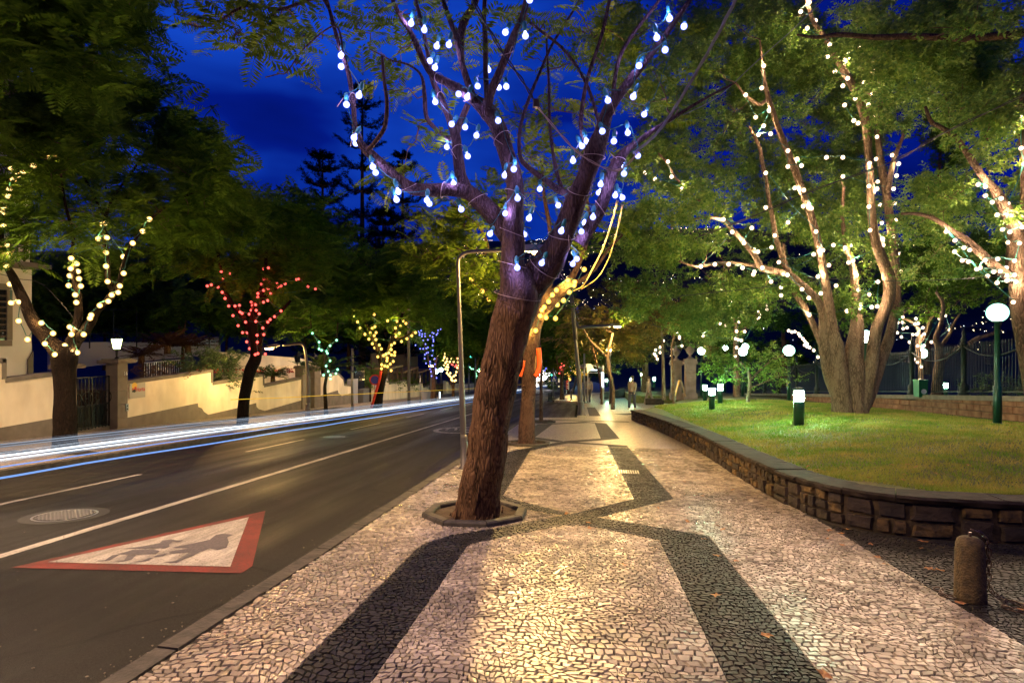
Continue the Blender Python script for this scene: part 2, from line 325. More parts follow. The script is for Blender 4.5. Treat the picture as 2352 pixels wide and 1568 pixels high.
M_litter = mat('dry_leaf', (.42, .22, .08), .8, col2=(.25, .10, .04), scale=30)
M_plast = mat('green_plastic', (.01, .16, .05), .4)
M_glass = mat('dark_glass', (.01, .012, .02), .08)
M_metal = mat('brushed_metal', (.4, .4, .4), .3, .9)
M_stoneP = mat('pink_stone', (.20, .145, .12), .9, col2=(.28, .21, .18), scale=3, bump=.4)
M_blue = mat('sign_blue', (.02, .03, .35), .4)
M_signw = mat('sign_white', (.75, .75, .72), .5)
M_signr = mat('sign_red', (.6, .03, .02), .5)
M_yel = mat('sign_yellow', (.75, .42, .02), .5)
M_black = mat('matt_black', (.015, .015, .015), .6)
M_brass = mat('plaque_metal', (.42, .38, .33), .4, .2)
M_hill = mat('hillside', (.010, .014, .012), 1.0, col2=(.022, .026, .018), scale=.02)
M_ground = mat('ground_soil', (.02, .018, .014), 1.0, col2=(.04, .034, .024), scale=.5)
M_dimhouse = mat('dim_house_wall', (.05, .045, .05), .9)
M_court = mat('court_wall', (.30, .30, .34), .9)
M_skin = mat('skin', (.45, .28, .2), .6)
M_clothP = mat('pale_cloth', (.22, .18, .15), .9)
M_clothD = mat('dark_cloth', (.05, .05, .07), .9)

E_blue = emat('bulb_blue_white', (3.0, 3.2, 6.0), 1.0, (.30, .45, 2.4))
E_warm = emat('bulb_warm', (4.5, 3.0, 1.1), 1.0, (1.5, .85, .16))
E_pink = emat('bulb_warm_pink', (6.0, 4.6, 3.4), 1.0, (1.7, 1.05, .62))
E_red = emat('bulb_red', (3.2, .42, .32), 1.0, (1.2, .05, .03))
E_green = emat('bulb_green', (1.4, 3.0, 1.9), 1.0, (.08, 1.1, .45))
E_yel = emat('bulb_yellow', (3.2, 1.9, .42), 1.0, (1.4, .72, .05))
E_far = emat('bulb_white', (1.0, .92, .9), 9.0)
E_violet = emat('bulb_violet', (1.0, 1.0, 4.5), 1.0, (.10, .12, 1.8))
E_globe = emat('globe_glass_lit', (42.0, 48.0, 42.0), 1.0, (1.2, 3.0, 2.2))
E_boll = emat('bollard_glass_lit', (.46, 1.0, .62), 560.0)
E_wlamp = emat('wall_lamp_lit', (.6, 1.0, .95), 30.0)
E_sod = emat('sodium_lens', (1.0, .55, .16), 60.0)
E_lant = emat('lantern_glass_lit', (.85, 1.0, .35), 12.0)
E_city = emat('city_light', (1.0, .75, .42), 7.0)
E_cityw = emat('city_light_white', (.8, .9, 1.0), 6.0)
E_trail = emat('trail_white', (.60, .72, .90), .6)
E_trailh = emat('trail_bright', (.85, .93, 1.0), 2.2)
E_trailb = emat('trail_blue', (.22, .42, 1.0), 1.1)
E_traily = emat('trail_amber', (1.0, .62, .04), .9)
E_glow = emat('glow_white', (.8, .9, 1.0), 3.0)  # lit panels, and emission for the tower openings and the pale figure
E_cyan = emat('signal_green', (.1, 1.0, .7), 5.0)
E_win = emat('window_lit', (1.0, .75, .45), 1.2)

def lamp(name, loc, power, col, radius=.12, parent=None, spot=None):
    ld = bpy.data.lights.new(name, 'SPOT' if spot else 'POINT'); ld.energy = power; ld.color = col; ld.shadow_soft_size = radius
    if spot: ld.spot_size = math.radians(spot); ld.spot_blend = .5
    o = bpy.data.objects.new(name, ld); COL.objects.link(o); o.location = loc; adopt(o, parent); return o
GLOW = {'bulb_blue_white': ((.34, .28, 1.0), 1.9), 'bulb_warm': ((1.0, .60, .20), 4.2), 'bulb_warm_pink': ((1.0, .70, .42), 15.0), 'bulb_red': ((1.0, .05, .03), 1.2), 'bulb_yellow': ((1.0, .62, .10), 8.0), 'bulb_green': ((.3, 1.0, .5), 1.5), 'bulb_violet': ((.2, .2, 1.0), 2.0)}
SOD = (1.0, .62, .19); SOD2 = (1.0, .66, .38)
# ------------------------------------------------------------------ terrain and hill
def hill_h(x, y):
    if y < 320: return -K * y - 0.6
    t = min(max((y - 320) / 1250.0, 0), 1); s_ = t * t * (3 - 2 * t)
    n_ = noise.fractal(Vector((x / 420.0, y / 420.0, 0)), 1.0, 2.0, 4)
    return -20.5 + 262 * s_ * (1 + .10 * math.sin(x / 260.0 + 1.0)) + 34 * n_ * min(1, t * 3)
def build_terrain():
    xs = [-2600, -1800, -1200] + list(range(-900, 1500, 60)) + [1800, 2400, 3200]
    ys = [-60, -20, 0, 20, 60, 120, 200, 300] + list(range(340, 1900, 50)) + [2100, 2600, 3500]
    vs = [(x, y, hill_h(x, y)) for y in ys for x in xs]; nx = len(xs)
    fs = [(j * nx + i, j * nx + i + 1, (j + 1) * nx + i + 1, (j + 1) * nx + i) for j in range(len(ys) - 1) for i in range(nx - 1)]
    MB().add(vs, fs).build('hills', M_hill, smooth=True, kind='structure')
build_terrain()
def slab(name, poly, m, off=0.0, thick=.25, parent=None, kind='structure'):
    """poly: plan (x,y) list, counter-clockwise, laid on the falling ground plane; a solid slab"""
    n = len(poly); top = [(x, y, gz(y, off)) for x, y in poly]; bot = [(x, y, gz(y, off - thick)) for x, y in poly]
    b = MB().add(top + bot, [tuple(range(n)), tuple(range(2 * n - 1, n - 1, -1))] + [(i, i + n, (i + 1) % n + n, (i + 1) % n) for i in range(n)])
    return b.build(name, m, parent, kind=kind)
slab('road', [(-9.62, -14), (-2.52, -14), (-2.52, 24.2), (-2.52, 44), (-2.52, 320), (-9.62, 320)], M_asph, -.10)
slab('parking_bay', [(-2.516, 24.9), (-.52, 25.3), (-.75, 42.3), (-2.516, 43.2)], M_asph, -.095)
slab('pavement_left', [(-14.0, -14), (-9.77, -14), (-9.77, 320), (-14.0, 320)], M_cobW, 0.0)
KL = thing('kerb', (-9.7, 12, gz(12)), 'basalt kerb edging the far pavement under the lit cream wall', 'kerb')
KR = thing('kerb', (-2.44, 12, gz(12)), 'basalt kerb between the asphalt and the patterned pavement', 'kerb')
for kk_, x0, x1 in ((KL, -9.768, -9.622), (KR, -2.518, -2.374)):
    y = 1.2
    while y < 46:
        ln = random.uniform(.85, 1.15)
        if kk_ is KR and y > 24.3 and y < 43.2: y += ln; continue
        h = random.uniform(-.004, .006); a_, b_ = y + .008, y + ln - .008
        p8 = [(x0, a_, gz(a_, -.12)), (x1, a_, gz(a_, -.12)), (x1, b_, gz(b_, -.12)), (x0, b_, gz(b_, -.12)),
              (x0 + .004, a_, gz(a_, .004 + h)), (x1 - .01, a_, gz(a_, -.002 + h)), (x1 - .01, b_, gz(b_, -.002 + h)), (x0 + .004, b_, gz(b_, .004 + h))]
        MB().add(p8, [(0, 3, 2, 1), (4, 5, 6, 7), (0, 1, 5, 4), (1, 2, 6, 5), (2, 3, 7, 6), (3, 0, 4, 7)]).build('kerb_stone', M_kerb, kk_)
        y += ln
    for ya, yb in ((46.1, 130), (-12, 1.1)):
        MB().add([(x0, ya, gz(ya, -.12)), (x1, ya, gz(ya, -.12)), (x1, yb, gz(yb, -.12)), (x0, yb, gz(yb, -.12)), (x0, ya, gz(ya, .004)), (x1, ya, gz(ya, .002)), (x1, yb, gz(yb, .002)), (x0, yb, gz(yb, .004))],
             [(0, 3, 2, 1), (4, 5, 6, 7), (0, 1, 5, 4), (1, 2, 6, 5), (2, 3, 7, 6), (3, 0, 4, 7)]).build('kerb_run', M_kerb, kk_)

# pavement: bed, cobbles near, textured paving far
PAV = slab('pavement', [(-2.37, -6), (9.5, -6), (9.5, 6.4), (3.0, 6.9), (2.7, 14.2), (-2.37, 14.2)], M_joint, -.011, .2)
slab('pavement_far', [(-2.37, 14.2), (2.75, 14.2), (2.5, 23.6), (12.0, 24.5), (12.0, 60), (4.5, 60), (4.5, 320), (-2.37, 320), (-2.37, 43.6), (-.6, 42.6), (-.4, 25.0), (-2.37, 24.3)], M_cobW, 0.0)
slab('pavement_near', [(-2.372, -6), (9.5, -6), (9.5, 1.05), (-2.372, 1.05)], M_cobW, .001, .01)
def bands(dy=0.0):
    return [
     [(-1.58, .2), (-1.12, .2), (-1.13, 5.65), (-1.58, 5.40)],
     [(-1.58, 5.40), (-1.13, 5.65), (-.68, 6.14), (-.25, 6.55), (-.10, 6.82), (-.27, 7.03), (-.69, 6.60), (-1.03, 6.25), (-1.37, 5.97), (-1.55, 5.65)],
     [(.77, .2), (1.29, .2), (1.24, 6.34), (.72, 6.10)],
     [(.01, 6.57), (.72, 6.10), (1.24, 6.34), (.14, 6.99), (-.10, 6.82)],
     [(-.25, 6.55), (.01, 6.57), (.14, 6.99), (-.18, 7.11), (-.27, 7.03)],
     [(-.27, 7.03), (-.18, 7.11), (-.85, 7.73), (-1.14, 8.1), (-1.58, 8.0), (-1.1, 7.45)],
     [(-.18, 7.11), (.14, 6.99), (1.16, 8.24), (.63, 8.15)],
     [(-1.58, 8.0), (-1.14, 8.1), (-1.25, 13.2), (-1.70, 12.9)],
     [(.63, 8.15), (1.16, 8.24), (.97, 14.21), (.50, 14.21)],
     [(-1.70, 12.9), (-1.25, 13.2), (-.80, 14.21), (-1.12, 14.21)]]
BANDS = bands()
def inside(poly, x, y):
    c = False; n = len(poly); j = n - 1
    for i in range(n):
        xi, yi = poly[i]; xj, yj = poly[j]
        if (yi > y) != (yj > y) and x < (xj - xi) * (y - yi) / (yj - yi) + xi: c = not c
        j = i
    return c
BB = [(min(p[0] for p in b), max(p[0] for p in b), min(p[1] for p in b), max(p[1] for p in b)) for b in BANDS]
def wedge_x(y): return 2.64
def is_dark(x, y):
    if x > wedge_x(y): return 2
    for b, q in zip(BANDS, BB):
        if q[0] <= x <= q[1] and q[2] <= y <= q[3] and inside(b, x, y): return 1
    return 0
EDG = []
for b in BANDS:
    for i in range(len(b)):
        p, q = b[i], b[(i + 1) % len(b)]
        mx_, my_ = (p[0] + q[0]) / 2, (p[1] + q[1]) / 2; dx, dy = q[0] - p[0], q[1] - p[1]; l = math.hypot(dx, dy)
        nx_, ny_ = -dy / l * .02, dx / l * .02
        if (is_dark(mx_ + nx_, my_ + ny_) > 0) != (is_dark(mx_ - nx_, my_ - ny_) > 0): EDG.append((p, q))
EDG.append(((2.64, -1), (2.64, 7.4)))
def clip(poly, p, nrm):
    out = []; n = len(poly)
    for i in range(n):
        a = poly[i]; b = poly[(i + 1) % n]
        da = (a[0] - p[0]) * nrm[0] + (a[1] - p[1]) * nrm[1]; db = (b[0] - p[0]) * nrm[0] + (b[1] - p[1]) * nrm[1]
        if da >= 0: out.append(a)
        if (da >= 0) != (db >= 0):
            t = da / (da - db); out.append((a[0] + (b[0] - a[0]) * t, a[1] + (b[1] - a[1]) * t))
    return out
RING_A = Vector((-1.30, 6.93)); 
def cobbles():
    CX, CY = .051, .044; rows = int((14.2 - 1.05) / CY); cols = int((5.3 + 2.37) / CX) + 2
    rnd = random.Random(3); R = rnd.uniform
    V = [[None] * (2 * cols + 3) for _ in range(rows + 1)]
    for j in range(rows + 1):
        y0 = 1.05 + j * CY
        for i in range(2 * cols + 3):
            x0 = -2.45 + i * CX / 2
            y = y0 + .09 * noise.noise(Vector((x0 * 1.9, y0 * 1.9, 0))) * 1.6 + .028 * noise.noise(Vector((x0 * 7, y0 * 7, 3))) + R(-.0125, .0125)
            x = x0 + .15 * noise.noise(Vector((x0 * 1.9, y0 * 1.9, 7))) + .04 * noise.noise(Vector((x0 * 7, y0 * 7, 9))) + R(-.0145, .0145)
            V[j][i] = (max(x, -2.371) if x < -2.371 else x, min(y, 14.199))
    buckets = {0: ([], []), 1: ([], [])}; near = []
    for j in range(rows):
        for i0 in range(j % 2, 2 * cols, 2):
            cell = [V[j][i0], V[j][i0 + 1], V[j][i0 + 2], V[j + 1][i0 + 2], V[j + 1][i0 + 1], V[j + 1][i0]]
            cx_ = sum(p[0] for p in cell) / 6; cy_ = sum(p[1] for p in cell) / 6
            if cx_ < -2.35 or cy_ > 14.17: continue
            dep = -sa * cx_ + ca * cy_
            if dep < 1.9 or cx_ < -1.1 * cy_ - 1.2 or cx_ > .72 * cy_ + 1.4: continue
            if cy_ > 7.0 and cx_ > 2.62: continue
            if cx_ > 2.64 and cy_ > 6.45 + max(0, 3.3 - cx_) * .9: continue
            if (cx_ - RING_A.x) ** 2 + (cy_ - RING_A.y) ** 2 < .60 ** 2: continue
            cls = [is_dark(p[0], p[1]) > 0 for p in cell]
            pcs = [cell]
            if any(cls) and not all(cls):
                best = None
                for p, q in EDG:
                    dx, dy = q[0] - p[0], q[1] - p[1]; l2 = dx * dx + dy * dy
                    t = max(0, min(1, ((cx_ - p[0]) * dx + (cy_ - p[1]) * dy) / l2)); d2 = (p[0] + dx * t - cx_) ** 2 + (p[1] + dy * t - cy_) ** 2
                    if best is None or d2 < best[0]: best = (d2, p, (-dy, dx))
                if best[0] < .004: pcs = [clip(cell, best[1], best[2]), clip(cell, best[1], (-best[2][0], -best[2][1]))]
            for pc in pcs:
                if len(pc) < 3: continue
                mx_ = sum(p[0] for p in pc) / len(pc); my_ = sum(p[1] for p in pc) / len(pc)
                ar = abs(sum(pc[k_][0] * pc[(k_ + 1) % len(pc)][1] - pc[(k_ + 1) % len(pc)][0] * pc[k_][1] for k_ in range(len(pc)))) / 2
                if ar < .00035: continue
                dk = 1 if is_dark(mx_, my_) > 0 else 0
                tx, ty = rnd.gauss(0, .042), rnd.gauss(0, .042); hz_ = R(-.0025, .0025); s1, s2 = R(.70, .84), R(.88, .97)
                vs = []
                for sc_, zz in ((s1, .003), (s2, -.014)):
                    for p in pc:
                        x = mx_ + (p[0] - mx_) * sc_; y = my_ + (p[1] - my_) * sc_
                        z = gz(y, zz + hz_) + ((x - mx_) * tx + (y - my_) * ty if zz > 0 else 0); vs.append((x, y, z))
                n = len(pc); fs = [tuple(range(n))] + [(k_, k_ + n, (k_ + 1) % n + n, (k_ + 1) % n) for k_ in range(n)]
                if dep < 3.25 and abs(mx_ * ca + my_ * sa) < dep * .80 and dep > 2.78 and len(near) < 1200: near.append((dep, dk, vs, fs))
                else:
                    bv, bf = buckets[dk]; b0 = len(bv); bv.extend(vs); bf.extend([tuple(q + b0 for q in f) for f in fs])
    near.sort(key=lambda t: t[0]); sel = near[:]
    rnd.shuffle(sel); sel = sorted(near, key=lambda t: t[0])[:290]
    ids = set(id(t[2]) for t in sel)
    for t in near:
        if id(t[2]) in ids: MB().add(t[2], t[3]).build('cobblestone', M_stoneB if t[1] else M_stoneW, PAV)
        else:
            bv, bf = buckets[t[1]]; b0 = len(bv); bv.extend(t[2]); bf.extend([tuple(q + b0 for q in f) for f in t[3]])
    for dk, nm, m in ((0, 'limestone_cobbles', M_stoneW), (1, 'basalt_cobbles', M_stoneB)):
        me = bpy.data.meshes.new(nm); me.from_pydata(buckets[dk][0], [], buckets[dk][1]); me.materials.append(m); me.update()
        o = bpy.data.objects.new(nm, me); COL.objects.link(o); adopt(o, PAV); tag(o, kind='stuff')
cobbles()
# pattern beyond the modelled stones
def flat(name, poly, m, off, parent=None, kind='structure'):
    return MB().add([(x, y, gz(y, off)) for x, y in poly], [tuple(range(len(poly)))]).build(name, m, parent, kind=kind)
FAR = [[(-1.12, 14.22), (-.80, 14.22), (-.45, 14.9), (-.62, 15.3)], [(.50, 14.22), (.97, 14.22), (.96, 14.65), (-.55, 15.32), (-.70, 14.98), (.49, 14.56)],
       [(-.62, 15.35), (-.42, 15.0), (.88, 16.25), (.37, 16.25)], [(.37, 16.27), (.88, 16.27), (.70, 21.8), (.28, 21.8)], [(-1.9, 16.2), (-1.4, 16.3), (-1.2, 20.9), (-1.7, 20.9)], [(-.75, 15.1), (-.6, 15.4), (-1.4, 16.25), (-1.85, 16.15)],
       [(-1.7, 20.95), (-1.2, 20.95), (.1, 22.0), (-.3, 22.2)], [(.28, 21.85), (.7, 21.85), (-.1, 22.5), (-.4, 22.3)],
       [(1.35, 22.6), (1.6, 22.55), (1.55, 23.0), (-1.5, 23.3), (-1.5, 23.05)], [(.1, 26), (.6, 26), (.45, 34), (0, 34)], [(1.7, 27), (3.2, 29), (2.9, 29.6), (1.2, 27.8)], [(3.5, 29.6), (9, 30.6), (9, 31.1), (3.3, 30.1)]]
for q in FAR: flat('paving_pattern', q, M_cobB, .004)
for y0 in (9.5, 17.1, 24.7):
    flat('paving_pattern', [(-13.2, y0), (-12.7, y0), (-11.2, y0 + 1.6), (-9.9, y0 + 1.2), (-9.9, y0 + 1.7), (-11.2, y0 + 2.2), (-13.2, y0 + .6)], M_cobB, .004)
    flat('paving_pattern', [(-13.2, y0 + .7), (-12.7, y0 + .9), (-12.7, y0 + 5.6), (-13.2, y0 + 5.6)], M_cobB, .004)

# road markings
RO = -.096
def mark(name, pts, m, off=RO, **kw):
    w = [G(u, v, off) for u, v in pts]
    return MB().add([(p.x, p.y, gz(p.y, off)) for p in w], [tuple(range(len(w)))]).build(name, m, None, **kw)
def stripe(x0, x1, y0, y1, name='road_line'):
    return MB().add([(x0, y0, gz(y0, RO)), (x1, y0, gz(y0, RO)), (x1, y1, gz(y1, RO)), (x0, y1, gz(y1, RO))], [(0, 1, 2, 3)]).build(name, M_paint, None, kind='structure')
stripe(-5.50, -5.38, -10, 60); 
for y in range(0, 130, 6): stripe(-7.66, -7.57, y + 1.2 - 0.6, y + 3.4)
# warning triangle painted on the asphalt
TRI = thing('road_warning_marking', G(450, 1250, RO), 'red bordered white warning triangle with two running children painted on the asphalt', 'road marking')
OT = [Y2(80, 692), Y2(2075, 248), Y2(1972, 680), Y2(1885, 735)]; IT = [Y2(370, 652), Y2(1945, 300), Y2(1800, 688)]
def flatD(name, pts, m, off, parent): 
    w = [G(u, v, RO) for u, v in pts]; return MB().add([(p.x, p.y, gz(p.y, off)) for p in w], [tuple(range(len(w)))]).build(name, m, parent)
flatD('red_border', OT, M_paintR, RO, TRI); flatD('white_field', IT, M_paint, RO + .004, TRI)
big = [[(1345, 540), (1500, 510), (1640, 480), (1690, 440), (1740, 432), (1830, 440), (1775, 462), (1790, 500), (1770, 540), (1700, 560), (1640, 548), (1560, 575), (1500, 610), (1420, 640), (1380, 660), (1270, 658), (1370, 645), (1430, 610), (1480, 580), (1330, 588), (1320, 572), (1470, 548)]]
small = [[(945, 552), (1060, 538), (1180, 520), (1250, 505), (1270, 485), (1340, 475), (1380, 485), (1435, 484), (1400, 498), (1350, 497), (1320, 515), (1325, 535), (1280, 548), (1230, 545), (1100, 550)],
         [(920, 592), (1040, 558), (1200, 555), (1250, 568), (1220, 590), (1100, 597), (1000, 597)], [(730, 645), (820, 640), (880, 600), (940, 595), (860, 640), (800, 650)],
         [(890, 648), (970, 640), (1000, 602), (1065, 600), (1030, 635), (970, 650)], [(1050, 650), (1110, 645), (1160, 622), (1200, 622), (1150, 645), (1100, 655)], [(1195, 615), (1230, 600), (1310, 585), (1280, 605), (1220, 616)]]
for nm, gs in (('large_figure', big), ('small_figure', small)):
    b = MB()
    for g_ in gs:
        w = [G(*Y2(*p), RO) for p in g_]; b.add([(p.x, p.y, gz(p.y, RO + .008)) for p in w], [tuple(range(len(w)))])
    b.build(nm, M_paintD, TRI)
GR = MB(); rg_ = random.Random(6)
for i in range(420):
    y = 3 + 22 * rg_.random() ** 1.6; x = rg_.uniform(-9.5, -2.6) if rg_.random() < .7 else -2.6 - abs(rg_.gauss(0, .12)); s_ = rg_.uniform(.003, .012); a = rg_.uniform(0, 3.1); q = [(x + s_ * math.cos(a + t) * rg_.uniform(.5, 1.2), y + s_ * math.sin(a + t) * rg_.uniform(.5, 1.2)) for t in (0, 1.6, 3.1, 4.7)]
    GR.add([(p[0], p[1], gz(p[1], RO + .014)) for p in q] + [(x, y, gz(y, RO + .003))], [(0, 1, 2, 3), (0, 1, 4), (2, 3, 4)])
tag(GR.build('road_grit', M_cap), 'small pale leaf scraps and grit scattered over the asphalt', 'litter', kind='stuff')
# speed roundel
def ring_flat(c, r0, r1, off, sy=1.0, n=40):
    vs = []
    for i in range(n):
        a = 2 * math.pi * i / n
        for r in (r0, r1): vs.append((c[0] + r * math.cos(a), c[1] + r * sy * math.sin(a), gz(c[1] + r * sy * math.sin(a), off)))
    return vs, [(2 * i, 2 * i + 1, (2 * ((i + 1) % n)) + 1, 2 * ((i + 1) % n)) for i in range(n)]
gR = G(1052, 987, RO); SR = thing('speed_roundel', gR, 'white speed limit roundel painted on the asphalt behind the grey lamp pole', 'road marking')
vs, fs = ring_flat((gR.x, gR.y), .62, .78, RO, 1.5); MB().add(vs, fs).build('ring', M_paint, SR)
def digits(txt, loc, size, m, parent, name='lettering', rot=(0, 0, 0), ext=0.0, sx=1.0):
    cu = bpy.data.curves.new(name, 'FONT'); cu.body = txt; cu.size = size; cu.align_x = 'CENTER'; cu.align_y = 'CENTER'; cu.extrude = ext; cu.resolution_u = 3; cu.materials.append(m)
    t_ = bpy.data.objects.new('tmp', cu); COL.objects.link(t_); bpy.context.view_layer.update(); me = bpy.data.meshes.new_from_object(t_.evaluated_get(bpy.context.evaluated_depsgraph_get())); bpy.data.objects.remove(t_)
    o = bpy.data.objects.new(name, me); COL.objects.link(o); o.location = loc; o.rotation_euler = rot; o.scale = (sx, 1, 1); return adopt(o, parent)
digits('40', (gR.x, gR.y, gz(gR.y, RO) + .004), 1.3, M_paint, SR, 'number', rot=(-math.atan(K), 0, math.pi), sx=.7)
# manhole covers
def manhole(c, r, label):
    t = thing('manhole_cover', (c.x, c.y, gz(c.y, RO)), label, 'manhole cover')
    vs, fs = ring_flat((c.x, c.y), r, r * 1.08, RO + .004, 1, 28); MB().add(vs, fs).build('rim', M_metal, t)
    vs, fs = ring_flat((c.x, c.y), 0.001, r * 1.45, RO + .001, 1, 28); MB().add(vs, fs).build('patch', M_black, t)
    b = MB(); s_ = .05; k_ = int(r / s_)
    for i in range(-k_, k_ + 1):
        for j in range(-k_, k_ + 1):
            if (i * i + j * j) * s_ * s_ < (r * .92) ** 2: b.box((c.x + i * s_, c.y + j * s_, gz(c.y + j * s_, RO + .006)), (.034, .034, .010))
    b.build('grid_plate', M_poleb, t)
manhole(G(150, 1183, RO), .31, 'round iron manhole cover in the asphalt near the painted triangle')
manhole(G(768, 1003, RO), .28, 'small iron manhole cover far along the road beside a lane dash')
DG = G(*Z3(1670, 1310)); t = thing('drain_grate', DG, 'pale slotted drain grate set in the dark paving band', 'drain grate')
for i in range(9): MB().box((DG.x - .16 + i * .04, DG.y, gz(DG.y, .008)), (.022, .26, .012)).build('slat', M_metal, t)

# ------------------------------------------------------------------ retaining wall round the lawn
BASE = [(7.2, 6.3), (5.6, 6.42), (4.28, 6.48), (3.32, 6.62), (2.88, 6.95), (2.64, 7.5), (2.50, 8.4), (2.46, 10.0), (2.45, 12.0), (2.43, 13.9), (2.30, 16.8), (2.12, 19.7), (1.90, 21.8), (1.72, 23.6)]
bp_, _r = smooth_path([Vector((x, y, 0)) for x, y in BASE], [0] * len(BASE), 8)
cum = [0.0]
for a, b in zip(bp_, bp_[1:]): cum.append(cum[-1] + (b - a).length)
LW = cum[-1]
def at_s(s):
    s = max(0, min(LW, s)); i = 0
    import bisect
    i = min(max(bisect.bisect_left(cum, s), 1), len(cum) - 1); t = (s - cum[i - 1]) / (cum[i] - cum[i - 1])
    p = bp_[i - 1].lerp(bp_[i], t); q = (bp_[min(i + 1, len(bp_) - 1)] - bp_[max(i - 2, 0)]).normalized(); return p, q, Vector((-q.y, q.x, 0))
# outward normal (towards pavement) is +n if walking from right end to far end -> pavement lies on the left-hand side
RW = thing('retaining_wall', (2.6, 8, gz(8)), 'low curved rubble wall of dark basalt holding up the lawn beside the pavement', 'wall')
def wallstrip(s0, s1, h0, h1, out, inn, b, taper=0):
    pass
core = MB(); NS = 120; vs = []
for i in range(NS + 1):
    p, q, n = at_s(LW * i / NS)
    for o_, h in ((.0, -.15), (.0, .36), (-.38, .36), (-.38, -.15)):
        w = p + n * (o_ - .035); vs.append((w.x, w.y, gz(w.y, h)))
fs = [(i * 4 + j, i * 4 + (j + 1) % 4, (i + 1) * 4 + (j + 1) % 4, (i + 1) * 4 + j) for i in range(NS) for j in range(4)] + [(0, 1, 2, 3), (NS * 4 + 3, NS * 4 + 2, NS * 4 + 1, NS * 4)]
core.add(vs, fs).build('mortar_core', M_mortar, RW)
rr = random.Random(11)
def rubble(s0, s1, h0, h1, m):
    """one irregular face stone, bulging"""
    ms, mh = (s0 + s1) / 2, (h0 + h1) / 2; n = 8; ring = []; top = []; skew = rr.uniform(-.16, .16)
    for k_ in range(n):
        a = 2 * math.pi * k_ / n; e_ = 1.0
        cx_, cy_ = math.cos(a), math.sin(a); f_ = 1 / max(abs(cx_), abs(cy_)) ; f_ = f_ * rr.uniform(.88, 1.0)
        ss = ms + cx_ * f_ * (s1 - s0) / 2 * rr.uniform(.84, 1.05); hh = mh + cy_ * f_ * (h1 - h0) / 2 * rr.uniform(.86, 1.0)
        hh += skew * (ss - ms) * .35; p, q, nn = at_s(ss); w = p + nn * -.05; ring.append((w.x, w.y, gz(w.y, hh)))
        ss2 = ms + (ss - ms) * .86; hh2 = mh + (hh - mh) * .86; w = at_s(ss2)[0] + nn * rr.uniform(-.004, .016); top.append((w.x, w.y, gz(w.y, hh2)))
    p, q, nn = at_s(ms); w = p + nn * rr.uniform(.002, .020); c = (w.x, w.y, gz(w.y, mh))
    fs = [(k_, (k_ + 1) % n, (k_ + 1) % n + n, k_ + n) for k_ in range(n)] + [(k_ + n, (k_ + 1) % n + n, 2 * n) for k_ in range(n)]
    MB().add(ring + top + [c], fs).build('stone', m, RW)
s = 0.0; cnt = 0
while s < LW - .1:
    far_ = s > LW * .62
    w_ = rr.uniform(.28, .50) if not far_ else rr.uniform(.4, .6); w_ = min(w_, LW - s)
    hs = [0] + sorted([rr.uniform(.09, .14), rr.uniform(.21, .26)]) + [.35] if rr.random() < .6 else [0, rr.uniform(.14, .22), .35]
    for a_, b_ in zip(hs, hs[1:]):
        k_ = 1 if rr.random() < .55 or b_ - a_ > .17 else 2
        k_ = max(k_, int(round(w_ / ((b_ - a_) * 2.6)))) if w_ > .3 and rr.random() < .5 else k_
        xs_ = [s + w_ * i / k_ + (rr.uniform(-.03, .03) if 0 < i < k_ else 0) for i in range(k_ + 1)]
        for x0, x1 in zip(xs_, xs_[1:]):
            rubble(x0 + .006, x1 - .006, a_ + .004, b_ - .004, M_basaltL if rr.random() < .33 else M_basalt); cnt += 1
    s += w_
s = 0.0
while s < LW - .05:
    w_ = min(rr.uniform(.45, 1.0), LW - s); st = 6; vs = []; oo, hh = rr.uniform(0, .02), rr.uniform(-.006, .008)
    for i in range(st + 1):
        p, q, n = at_s(s + .006 + (w_ - .012) * i / st)
        for o_, h in ((.015 + oo, .352), (.03 + oo, .395 + hh), (.005 + oo, .42 + hh), (-.40, .425 + hh), (-.40, .352)):
            w = p + n * (o_ + rr.uniform(-.016, .016)); vs.append((w.x, w.y, gz(w.y, h + (rr.uniform(-.003, .003) if h > .4 else 0))))
    fs = [(i * 5 + j, i * 5 + (j + 1) % 5, (i + 1) * 5 + (j + 1) % 5, (i + 1) * 5 + j) for i in range(st) for j in range(5)] + [(0, 1, 2, 3, 4), tuple(st * 5 + j for j in (4, 3, 2, 1, 0))]
    MB().add(vs, fs).build('coping_slab', M_coping, RW); s += w_
# end return of the wall
for i, (x, y, z_, w_) in enumerate([(1.9, 23.75, .09, .33), (1.88, 23.75, .27, .30)]): MB().box((x, y, gz(y, z_)), (w_, .16, .16)).build('stone', M_basalt, RW)

